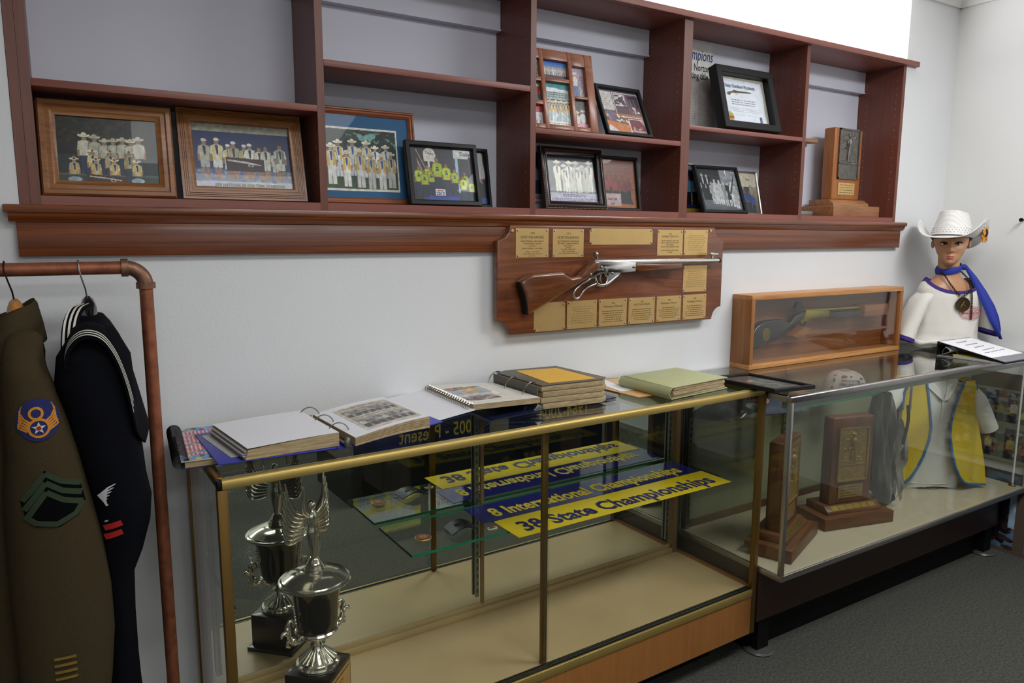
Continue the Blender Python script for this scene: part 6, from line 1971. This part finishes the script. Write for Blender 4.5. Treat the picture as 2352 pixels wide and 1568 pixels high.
vs = thing('yellow_vest', 'yellow vest with blue piped edges worn over the white polo shirt', 'vest', (SHX, SHY, SHZ), SHR)
yel = plain('yellow_twill', 'd8bb2e', .8, var=.05, scale=10)
pip = plain('blue_piping', '3f6f9e', .75, var=.05)


def curve(tab, z):
    for (a, va), (b2, vb) in zip(tab[:-1], tab[1:]):
        if a <= z <= b2: return va + (vb - va) * (z - a) / (b2 - a)
    return tab[0][1] if z < tab[0][0] else tab[-1][1]


IN = {-1: [(.040, -.146), (.060, -.128), (.10, -.108), (.17, -.080), (.25, -.058), (.31, -.052), (.38, -.060), (.46, -.074), (.52, -.086)],
      1: [(.020, .215), (.026, .166), (.045, .122), (.075, .094), (.12, .070), (.19, .048), (.27, .036), (.33, .038), (.40, .052), (.46, .068), (.52, .090)]}
OUT = {-1: [(.040, -.150), (.15, -.160), (.30, -.165), (.46, -.165), (.52, -.150)], 1: [(.020, .255), (.12, .240), (.26, .212), (.40, .188), (.47, .178), (.52, .155)]}


def vpt(sg, s_, z, o_=0):
    xi, xo = curve(IN[sg], z), curve(OUT[sg], z)
    x = xi + (xo - xi) * s_
    q = min(.98, abs(x) / .19)
    flare = max(0, .35 - z) * .10
    y = -.076 * math.sqrt(1 - q * q) - .012 - flare * (1 - q * .6) + .006 * math.sin(9 * x + 12 * z + sg) * s_ - o_
    return (x, y, z)


for sg, zb in ((-1, .040), (1, .020)):
    MB().sheet(lambda u, v: vpt(sg, u, zb + (.52 - zb) * v), 20, 34, .003).build('front_panel', yel, vs, smooth=80)
    pts = [vpt(sg, 0, .52 - (.52 - zb) * k_ / 40, .002) for k_ in range(41)] + [vpt(sg, .1 * k_, zb, .002) for k_ in range(1, 11)]
    MB().tube(pts, .0058, 7).build('piping', pip, vs, smooth=80)
    MB().tube([vpt(sg, 1.0, .52 - .14 * k_ / 10, .001) for k_ in range(11)], .0058, 7).build('piping', pip, vs, smooth=80)
MB().sheet(lambda u, v: (.172 * math.cos(PI * u), .015 + .068 * math.sin(PI * u), .05 + .47 * v - (0 if v < .9 else .0)), 30, 14, .003).build('back_panel', yel, vs, smooth=80)
for sg in (-1, 1):
    MB().sheet(lambda u, v: (sg * (.150 - .085 * v), -.048 + .085 * u, .512 + .018 * v - .02 * (1 - v)), 8, 6, .003).build('shoulder', yel, vs, smooth=80)

gv = thing('grey_shooting_vest', 'crumpled grey satin shooting vest on a chrome stand beside the yellow vest', 'vest', (3.085, -.470, .3503), -.55)
sat = plain('grey_satin', '484840', .42, var=.2, scale=14, sheen=.3)
rg = random.Random(11)


def gvf(u, v):
    a = 2 * PI * u
    z = .03 + .47 * v
    r = 1 + .22 * math.sin(3 * a + 5 * v) * (1 - v * .5) + .12 * math.sin(7 * a - 9 * v + 1) + .05 * math.sin(15 * a + 12 * v)
    wx = .040 + .028 * (1 - v) - .012 * max(0, v - .8) * 5
    return (-.02 * v + wx * r * math.cos(a), .075 * (1 - .25 * v) * r * math.sin(a), z + (.03 * math.sin(4 * a) if v < .08 else 0))


MB().sheet(gvf, 60, 30).build('cloth', sat, gv, smooth=80)
ov = MB()
ov.sheet(lambda u, v: (.030 + .02 * u + .018 * math.sin(9 * v + 3 * u), -.088 - .012 * math.sin(12 * v) + .01 * u, .05 + .33 * v + .02 * math.sin(5 * u)), 8, 20, .003)
ov.build('loose_strap', plain('pale_grey_satin', '8a897e', .4, var=.2, scale=14), gv, smooth=80)
MB().tube([(.045 + .006 * math.sin(q * .8), -.095, .46 - .03 * q) for q in range(9)], .007, 6).build('dark_trim', plain('trim_dark', '2a2924', .6), gv, smooth=80)
MB().lathe([(.050, .0003), (.055, .006), (.050, .012), (.012, .020), (.007, .03), (.007, .555)], n=24).build('stand', M_CHROME, gv)
MB().cyl((.052, -.098, .44), (.052, -.098, .545), .0055).build('chrome_rod', M_CHROME, gv)
MB().tube([(-.02, 0, .553), (-.015, 0, .575), (.0, 0, .588), (.018, 0, .582), (.024, 0, .566)], .002, 6).build('hanger_hook', M_CHROME, gv)

# ================================================================ photo boards standing along the end wall
def pboard(label, y0, y1, z0, z1, seed, top=True, dark=False):
    t = thing('photo_board', label, 'display board', (XR - .012, (y0 + y1) / 2, z0), -PI / 2, 'photo boards by the end wall')
    W_, H_ = y1 - y0, z1 - z0
    box('board', plain('board_olive', '8f8f7d', .7) if not dark else plain('board_brown', '5a4a3c', .7), t, -W_ / 2, W_ / 2, 0, .008, 0, H_)
    n = int(W_ / .165)
    rows = 2 if not dark else 1
    rh = H_ / rows
    rg = random.Random(seed)
    for r in range(rows):
        for k_ in range(n):
            pw, ph = .140, rh - .030
            p = Pic(pw, ph, px=420, seed=seed * 50 + r * 20 + k_, bg=rg.choice(['3a3c46', '6a5a4c', '4a5468', '5a4a44']))
            A = p.w / p.h
            if dark:
                p.rect(0, A, 0, 1, '5a7088'); p.blobs(A * .3, A * .9, 0, .9, 60, .07, ['2a2026', '18161a', '3a2c30']); p.rect(A * .8, A, .3, .8, 'a8c0d8')
            else:
                p.blobs(0, A, .0, 1, 40, .12, ['2c2e3a', '8a8a88', '4a4048', '9a5a34', 'b0b0b4', '3a4258'])
                for q in range(3): p.person(A * (.2 + .3 * q), -.05, rg.uniform(.5, .85), rg.choice(['c8c6c0', 'a8522c', '8a94a8', 'd2c060']), '2c3244')
            p.noise(.1)
            p.build(t, (-W_ / 2 + .018 + .085 + k_ * (W_ - .03) / n, -.0008, .018 + r * rh))
    return t


pboard('photo board of two rows of snapshots at the end wall beyond the showcase end glass', -1.16, -.395, .445, .800, 3)
tb = thing('grey_brown_panel', 'grey brown panel standing above the board with two rows of snapshots', 'display board', (XR - .012, -.80, .8005), -PI / 2)
box('panel', plain('panel_taupe', '6d6258', .7), tb, -.36, .36, 0, .010, 0, .075)
pboard('low photo board with large blue toned pictures standing on the carpet by the end wall', -1.30, -.52, .0003, .40, 5, dark=True)
tag(MB().lathe([(.004, XR - .03), (.004, XR)], (0, -.595, 1.599), 10, axis=0).lathe([(.009, XR - .034), (.009, XR - .028)], (0, -.595, 1.599), 12, axis=0).build('wall_peg', M_BLACK), 'small dark peg in the end wall above the mannequin', 'peg')

# ================================================================ pipe garment rack with two uniforms
pr = thing('pipe_garment_rack', 'garment rack of aged iron pipe with a rusty brown finish in front of the wall', 'garment rack', (0, 0, 0))
PY, PZ, PX = -.40, 1.446, .2125
MB().cyl((-1.25, PY, PZ), (PX - .040, PY, PZ), .0145, n=24).build('rail', M_COPPER, pr)
MB().cyl((PX, PY, .012), (PX, PY, PZ - .040), .0145, n=24).build('post', M_COPPER, pr)
MB().cyl((-1.29, PY, .012), (-1.29, PY, PZ - .040), .0145, n=24).build('post', M_COPPER, pr)
for x, sg in ((PX, -1), (-1.29, 1)):
    el = MB()
    el.tube([(x + sg * (.040 - .040 * math.cos(a)), PY, PZ - .040 + .040 * math.sin(a)) for a in [PI / 2 * q / 8 for q in range(9)]], .0165, 20)
    el.cyl((x + sg * .034, PY, PZ), (x + sg * .048, PY, PZ), .0205, n=24)
    el.cyl((x, PY, PZ - .034), (x, PY, PZ - .048), .0205, n=24)
    el.build('elbow', M_COPPERD, pr, smooth=50)
    fo = MB()
    fo.cyl((x, PY - .16, .014), (x, PY + .16, .014), .0135, n=16)
    fo.build('foot_bar', M_COPPER, pr)


def hanger(name, label, x, mat, dark):
    t = thing(name, label, 'hanger', (x, PY, 0))
    hk = [(0, .016, PZ - .002)] + [(0, .0175 * math.cos(a), PZ + .0175 * math.sin(a)) for a in [PI * q / 8 for q in range(9)]] + [(.004, -.016, PZ - .02), (.010, -.008, PZ - .045), (.012, 0, PZ - .065), (.013, 0, 1.372)]
    MB().tube(hk, .0018, 7).build('hook', M_STEEL if not dark else M_BLACK, t)
    m = MB()
    rs = []
    for q in range(-8, 9):
        y = .125 * q / 8
        z = 1.350 - .075 * (abs(q) / 8) ** 1.1
        hh = (.036 if abs(q) < 2 else .026) - .012 * abs(q) / 8
        rs.append([(.013 + (.017 if abs(q) < 2 else .012) * math.cos(a), y, z + hh * math.sin(a)) for a in [2 * PI * i / 14 for i in range(14)]])
    m.rings(rs)
    m.build('arms', mat, t, smooth=60)
    return t


hanger('wooden_hanger', 'pale wooden hanger with a dark wire hook holding the olive uniform coat', -.052, wood('hanger_beech', 'a87038', 'c08848', 1, 60, 4, .35, .2), True)
hanger('black_hanger', 'black plastic hanger with a bright wire hook holding the navy sailor jumper', .082, plain('black_plastic', '101013', .18, coat=.4), False)


def lofted(tab, ny=36, fold=.02, seed=0):
    """rings from (z, cx, cy, rx, ry)"""
    rs = []
    for z, cx, cy, rx, ry in tab:
        rs.append([(cx + rx * math.copysign(abs(math.cos(a)) ** .9, math.cos(a)) * (1 + fold * math.sin(5 * a + seed + 6 * z)), cy + ry * math.sin(a) * (1 + fold * .5 * math.sin(4 * a + 8 * z)), z) for a in [2 * PI * i / ny for i in range(ny)]])
    return rs


def dense(tab, n=5):
    out = []
    for a, b2 in zip(tab[:-1], tab[1:]):
        for k_ in range(n):
            s_ = k_ / n
            out.append(tuple(p_ + (q_ - p_) * s_ for p_, q_ in zip(a, b2)))
    return out + [tab[-1]]


def at(tab, z):
    """centre and radii of a sleeve at height z"""
    for a, b2 in zip(tab[:-1], tab[1:]):
        if b2[0] <= z <= a[0]:
            s_ = (a[0] - z) / (a[0] - b2[0])
            return [p_ + (q_ - p_) * s_ for p_, q_ in zip(a, b2)]
    return tab[-1]


OL = plain('olive_wool', '3d3322', .95, var=.10, scale=300, bump=.4, bscale=500, spec=.1)
OLS = [(1.333, -.022, -.545, .008, .010), (1.328, -.022, -.550, .022, .022), (1.318, -.022, -.555, .030, .030), (1.290, -.026, -.575, .034, .045), (1.260, -.026, -.585, .038, .052), (1.172, -.016, -.592, .053, .056), (1.092, -.007, -.596, .063, .058), (1.020, -.005, -.598, .073, .058), (.900, .004, -.600, .084, .058), (.806, .008, -.602, .088, .058), (.710, .008, -.604, .086, .058), (.605, .001, -.606, .080, .058), (.520, -.004, -.608, .070, .055), (.460, -.006, -.610, .066, .052)]
oc = thing('olive_uniform_coat', 'olive wool uniform coat with a winged shoulder patch and sergeant chevrons', 'coat', (0, 0, 0))
MB().rings(lofted(dense(OLS), 40, .025)).build('sleeve', OL, oc, smooth=80)
OLT = [(1.352, -.040, -.40, .024, .055), (1.335, -.042, -.40, .034, .100), (1.310, -.045, -.40, .045, .150), (1.270, -.052, -.405, .058, .172), (1.150, -.070, -.405, .066, .178), (.950, -.085, -.405, .070, .178), (.700, -.085, -.405, .082, .178), (.420, -.085, -.405, .095, .178)]
MB().rings(lofted(dense(OLT), 40, .03)).build('coat_body', OL, oc, smooth=80)
col = MB()
rs = []
for rx, ry, z0_, dz, fl in ((.060, .108, 1.296, .0, 0), (.056, .098, 1.325, .004, 0), (.048, .082, 1.354, .020, 1), (.043, .074, 1.360, .022, 1), (.038, .067, 1.356, .020, 1), (.037, .066, 1.325, .0, 1)):
    rs.append([(-.047 + rx * math.cos(a), -.40 + ry * math.sin(a), z0_ + dz * math.cos(a) + .003 * math.sin(3 * a)) for a in [2 * PI * k_ / 48 for k_ in range(48)]])
col.rings(rs, caps=False)
col.build('collar', OL, oc, smooth=80)
MB().lathe([(.010, 0), (.011, .003), (.006, .005)], (0, 0, 0), 16, axis=0).build('button', M_BRASSD, oc).location = (-.155, -.43, .93)


def onsl(tab, x, z, off):
    _, cx, cy, rx, ry = at(tab, z)
    q = min(.985, abs((x - cx) / rx))
    return (x, cy - ry * math.sqrt(1 - q * q) * 1.02 - off, z)


def ribbon(tab, pts, w_, mat, par, name, off=.002, closed=False, w2=None):
    """flat embroidered band following pts (x, z) on a sleeve"""
    m = MB()
    P = [Vector(p_) for p_ in pts]
    if closed: P.append(P[0])
    D = []
    for a, b2 in zip(P[:-1], P[1:]):
        for k_ in range(4): D.append(a.lerp(b2, k_ / 4))
    D.append(P[-1])
    n = len(D) - 1
    L, R_ = [], []
    for i, p_ in enumerate(D):
        t_ = (D[min(i + 1, n)] - D[max(i - 1, 0)]).normalized()
        nn = Vector((-t_.y, t_.x)) * (w_ if w2 is None else w_ + (w2 - w_) * i / n) / 2
        L.append(p_ + nn); R_.append(p_ - nn)
    vs_ = []
    for a, b2 in zip(L, R_):
        for s_ in (0, .5, 1):
            q = a.lerp(b2, s_)
            vs_.append(onsl(tab, q.x, q.y, off))
    fs_ = [(i * 3 + j, (i + 1) * 3 + j, (i + 1) * 3 + j + 1, i * 3 + j + 1) for i in range(n) for j in range(2)]
    m.add(vs_, fs_)
    return m.build(name, mat, par, smooth=80)


def disc(tab, c_, rx, ry, mat, par, name, off, n=28):
    m = MB()
    m.sheet(lambda u, v: onsl(tab, c_[0] + rx * u * math.cos(2 * PI * v), c_[1] + ry * u * math.sin(2 * PI * v), off), 6, n)
    return m.build(name, mat, par, smooth=80)


def fill(tab, poly, mat, par, name, off):
    """small filled patch (star-shaped about its centre)"""
    c_ = Vector((sum(p_[0] for p_ in poly) / len(poly), sum(p_[1] for p_ in poly) / len(poly)))
    m = MB()
    n = len(poly)
    K = 5
    vs_ = [onsl(tab, c_.x, c_.y, off)]
    for k_ in range(1, K + 1):
        for p_ in poly:
            q = c_.lerp(Vector(p_), k_ / K)
            vs_.append(onsl(tab, q.x, q.y, off))
    fs_ = [(0, 1 + i, 1 + (i + 1) % n) for i in range(n)]
    for k_ in range(K - 1):
        for i in range(n):
            fs_.append((1 + k_ * n + i, 1 + (k_ + 1) * n + i, 1 + (k_ + 1) * n + (i + 1) % n, 1 + k_ * n + (i + 1) % n))
    m.add(vs_, fs_)
    return m.build(name, mat, par, smooth=80)


TB_ = plain('patch_blue', '141a52', .9, var=.1, scale=200)
TG = plain('patch_gold', 'b9781c', .85, var=.15, scale=200)
TWH = plain('patch_white', 'b9b4a8', .9)
TRD = plain('patch_red', '8a1c22', .9)
pc = (-.0085, 1.171)
pt_ = disc(OLS, pc, .0365, .0405, TB_, oc, 'shoulder_patch', .0020)
for c_, r in (((pc[0] - .002, pc[1] + .013), .0105), ((pc[0] + .001, pc[1] - .015), .0165)):
    ribbon(OLS, [(c_[0] + r * math.cos(a), c_[1] + r * math.sin(a)) for a in [2 * PI * q / 20 for q in range(20)]], .0045, TG, pt_, 'gold_figure', .0030, True)
for sg in (-1, 1):
    for k_ in range(5):
        x0, z0_ = pc[0] + sg * (.012 + .0015 * k_), pc[1] - .004 - .004 * k_
        ribbon(OLS, [(x0, z0_), (x0 + sg * (.010 + .001 * k_), z0_ + .008), (x0 + sg * (.0165 - .001 * k_), z0_ + .022 - .001 * k_), (x0 + sg * (.011 + .003 * k_ * .3), z0_ + .034 - .005 * k_)], .0042, TG, pt_, 'gold_wing', .0028 + .0001 * k_, w2=.001)
st5 = []
for q in range(10):
    r = .0125 if q % 2 == 0 else .005
    st5.append((pc[0] + .001 + r * math.sin(2 * PI * q / 10), pc[1] - .015 + r * math.cos(2 * PI * q / 10)))
fill(OLS, st5, TWH, pt_, 'white_star', .0034)
disc(OLS, (pc[0] + .001, pc[1] - .015), .0042, .0042, TRD, pt_, 'red_centre', .0040, 14)
# chevrons: dark ground with green wool bars, points up, one rocker below
GRN = plain('chevron_green', '323c2c', .95, var=.08, scale=250, spec=.1)
NVY = plain('chevron_ground', '08090a', .95, spec=.05)
cx0, cz0 = .0045, 1.008
gpoly = [(cx0 - .010, cz0 + .066), (cx0 + .010, cz0 + .047), (cx0 + .047, cz0 + .030), (cx0 + .054, cz0 - .012), (cx0 + .040, cz0 - .036), (cx0 + .008, cz0 - .050), (cx0 - .030, cz0 - .044), (cx0 - .046, cz0 - .028), (cx0 - .053, cz0 + .008), (cx0 - .028, cz0 + .034)]
g_ = fill(OLS, gpoly, NVY, oc, 'chevron_patch', .0020)
for k_ in range(3):
    dz = -.0185 * k_
    ribbon(OLS, [(cx0 - .050 + .002 * k_, cz0 + .010 + dz), (cx0 - .030, cz0 + .033 + dz), (cx0 - .0095, cz0 + .060 + dz)], .0105, GRN, g_, 'green_bar', .0032)
    ribbon(OLS, [(cx0 - .0095, cz0 + .060 + dz), (cx0 + .016, cz0 + .040 + dz), (cx0 + .049, cz0 + .026 + dz)], .0105, GRN, g_, 'green_bar', .0033)
ribbon(OLS, [(cx0 - .047, cz0 - .022), (cx0 - .030, cz0 - .036), (cx0 + .004, cz0 - .043), (cx0 + .036, cz0 - .030), (cx0 + .050, cz0 - .010)], .0105, GRN, g_, 'green_bar', .0034)
for k_ in range(4):
    z = .690 - .0140 * k_
    ribbon(OLS, [(-.018, z), (.020, z - .001)], .0058, plain('service_bar_gold', '7a6420', .7, .3), oc, 'service_bar', .0022)

NV = plain('navy_wool', '08090f', .9, var=.15, scale=200, bump=.2, bscale=400, spec=.1)
nj = thing('navy_sailor_jumper', 'black navy sailor jumper with three white stripes on its square collar', 'jumper', (0, 0, 0))
NS = [(1.330, .098, -.535, .035, .030), (1.318, .096, -.560, .044, .042), (1.277, .092, -.575, .066, .055), (1.222, .090, -.580, .071, .056), (1.160, .100, -.582, .066, .056), (1.095, .106, -.584, .062, .055), (1.020, .115, -.585, .058, .054), (.970, .123, -.585, .058, .054), (.920, .124, -.585, .0525, .052), (.860, .116, -.585, .042, .046), (.815, .108, -.585, .030, .042), (.730, .107, -.585, .027, .040), (.630, .105, -.585, .028, .040), (.570, .103, -.585, .031, .042), (.500, .103, -.585, .034, .042), (.440, .100, -.585, .030, .040)]
MB().rings(lofted(dense(NS), 40, .04)).build('sleeve', NV, nj, smooth=80)
NT_ = [(1.345, .098, -.40, .024, .055), (1.328, .098, -.40, .036, .110), (1.300, .098, -.40, .050, .150), (1.250, .100, -.405, .062, .168), (1.10, .105, -.405, .066, .172), (.97, .105, -.405, .068, .172), (.90, .098, -.405, .062, .172), (.82, .085, -.405, .050, .170), (.60, .085, -.405, .045, .170), (.42, .085, -.405, .045, .170)]
MB().rings(lofted(dense(NT_), 40, .04)).build('jumper_body', NV, nj, smooth=80)
edge = [Vector(p_) for p_ in ((.040, -.630, 1.262), (.050, -.632, 1.295), (.068, -.634, 1.316), (.090, -.636, 1.320), (.113, -.638, 1.306), (.133, -.640, 1.266), (.147, -.640, 1.210), (.155, -.636, 1.155), (.161, -.628, 1.115), (.175, -.600, 1.088))]
neck = [Vector(p_) for p_ in ((.060, -.500, 1.312), (.066, -.490, 1.322), (.078, -.482, 1.326), (.092, -.478, 1.328), (.108, -.476, 1.327), (.122, -.470, 1.324), (.136, -.462, 1.318), (.150, -.455, 1.30), (.165, -.45, 1.24), (.184, -.46, 1.12))]


def cw(u, v):
    a, b2 = cr(neck, u), cr(edge, u)
    p_ = a.lerp(b2, v)
    p_.z += .022 * math.sin(PI * v) * (1 - .6 * u)
    p_.x += .010 * math.sin(PI * v) * u
    return p_


MB().sheet(lambda u, v: tuple(cw(u, v)), 44, 10, .004).build('square_collar', NV, nj, smooth=80)
WT = plain('white_tape', 'c9c6ba', .8)
for v_ in (.86, .915, .97):
    m = MB()
    m.sheet(lambda u, v: tuple(cw(.04 + .74 * u, v_ - .012 + .024 * v) + Vector((-.0008, -.0035, .0042))), 60, 1)
    m.build('white_stripe', WT, nj, smooth=80)
far = [Vector(p_) for p_ in ((.036, -.555, 1.262), (.038, -.548, 1.300), (.044, -.520, 1.338), (.056, -.480, 1.362), (.072, -.440, 1.368))]
m = MB()
m.sheet(lambda u, v: tuple(cr(far, u) + Vector((.030 * v, -.010 * v + .02 * v * u, .004 * math.sin(PI * v)))), 20, 6, .004)
m.build('collar_front', NV, nj, smooth=80)
for k_ in range(3):
    m = MB()
    m.sheet(lambda u, v: tuple(cr(far, u) + Vector((.003 + .0085 * k_ + .0042 * v, -.0075 - .003 * k_, .005))), 20, 1)
    m.build('white_stripe', WT, nj, smooth=80)
WH_ = plain('eagle_white', 'c4c6c6', .85)
for k_ in range(6):
    ribbon(NS, [(.080 + .003 * k_, .997 - .004 * k_), (.098 - .0015 * k_, 1.015 - .006 * k_), (.112 - .004 * k_, 1.022 - .0075 * k_)], .0052, WH_, nj, 'eagle_wing', .0035, w2=.0015)
fill(NS, [(.088, .944), (.094, .946), (.094, .943), (.088, .941)], WH_, nj, 'eagle_tail', .0035)
RD = plain('red_chevron', 'a8160c', .85)
for k_ in range(2):
    ribbon(NS, [(.086, .928 - .020 * k_), (.118, .938 - .019 * k_)], .012, RD, nj, 'red_chevron', .0035)
# dark garment at the far end of the rail
dg = thing('dark_garment', 'plain dark blue garment hanging behind the olive coat at the picture edge', 'garment', (0, 0, 0))
MB().rings(lofted(dense([(1.36, -.225, -.40, .02, .05), (1.31, -.225, -.40, .045, .14), (1.2, -.225, -.405, .060, .17), (.5, -.225, -.405, .058, .175)]), 36, .03)).build('cloth', plain('dark_blue_wool', '121820', .9, var=.1), dg, smooth=80)
MB().tube([(-.225, PY + .0175 * math.cos(a), PZ + .0175 * math.sin(a)) for a in [PI * q / 8 for q in range(9)]] + [(-.225, PY - .016, PZ - .02), (-.225, PY, PZ - .06), (-.225, PY, 1.35)], .0018, 7).build('hanger_hook', M_STEEL, dg)

# ================================================================ display counter across the aisle, seen in the mirrored doors
dc = thing('black_display_counter', 'black display counter with blue date panels seen mirrored in the gold showcase doors', 'display counter', (0, 0, 0))
CY = -2.06
MB().box(1.42, 3.42, -2.62, CY, .0, .235).build('plinth', M_BLACKM, dc)
MB().box(1.44, 3.40, -2.60, CY - .012, .2352, 1.18).build('cabinet', M_BLACKM, dc)
box('side_panel', plain('counter_tan', '8d8272', .6), dc, 1.4205, 1.4395, -2.58, CY - .004, .14, 1.1)
blp = plain('date_panel_blue', '16204e', .3)
box('date_panel', blp, dc, 1.585, 2.335, CY - .0118, CY + .004, .236, .560)
box('date_panel', blp, dc, 2.480, 3.36, CY - .0118, CY + .004, .236, .560)
box('tan_panel', MATS['counter_tan'], dc, 2.3355, 2.4795, CY - .0118, CY + .003, .236, .56)
text('2005 - Present', .118, M_INKGOLD, dc, (1.985, CY + .0046, .322), rot=(PI / 2, 0, PI), sx=.76, bold=.01)
text('1964-2004', .118, M_INKGOLD, dc, (2.93, CY + .0046, .322), rot=(PI / 2, 0, PI), sx=.84, bold=.01)
box('back_board', M_BLACKM, dc, 1.50, 3.38, -2.46, -2.42, 1.1802, 1.75)
p = Pic(.46, .46, px=350, seed=60, bg='d8c83a')
for k_ in range(3): p.rect(.30 + .23 * k_, .48 + .23 * k_, .1, .62, 'c4c6cc'); p.lines(.31 + .23 * k_, .47 + .23 * k_, .12, .60, 14, '7a7c84', .5, .03)
p.rect(.1, .9, .7, .9, 'c9cad0'); p.noise(.04)
ob_ = thing('yellow_poster', 'yellow poster with newspaper columns on the counter across the aisle', 'poster', (1.80, -2.4195, 1.20), PI)
box('card', M_YELLOWP, ob_, -.23, .23, -.0008, -.0002, 0, .46)
p.build(ob_, (0, -.0012, 0))
ob_ = thing('white_poster', 'white poster headed HISTORY beside the yellow poster across the aisle', 'poster', (2.22, -2.4195, 1.20), PI)
box('card', M_WHITEP, ob_, -.13, .13, -.0010, -.0002, 0, .42)
text('HISTORY', .05, M_INK, ob_, (0, -.0014, .33), rot=(PI / 2, 0, 0))
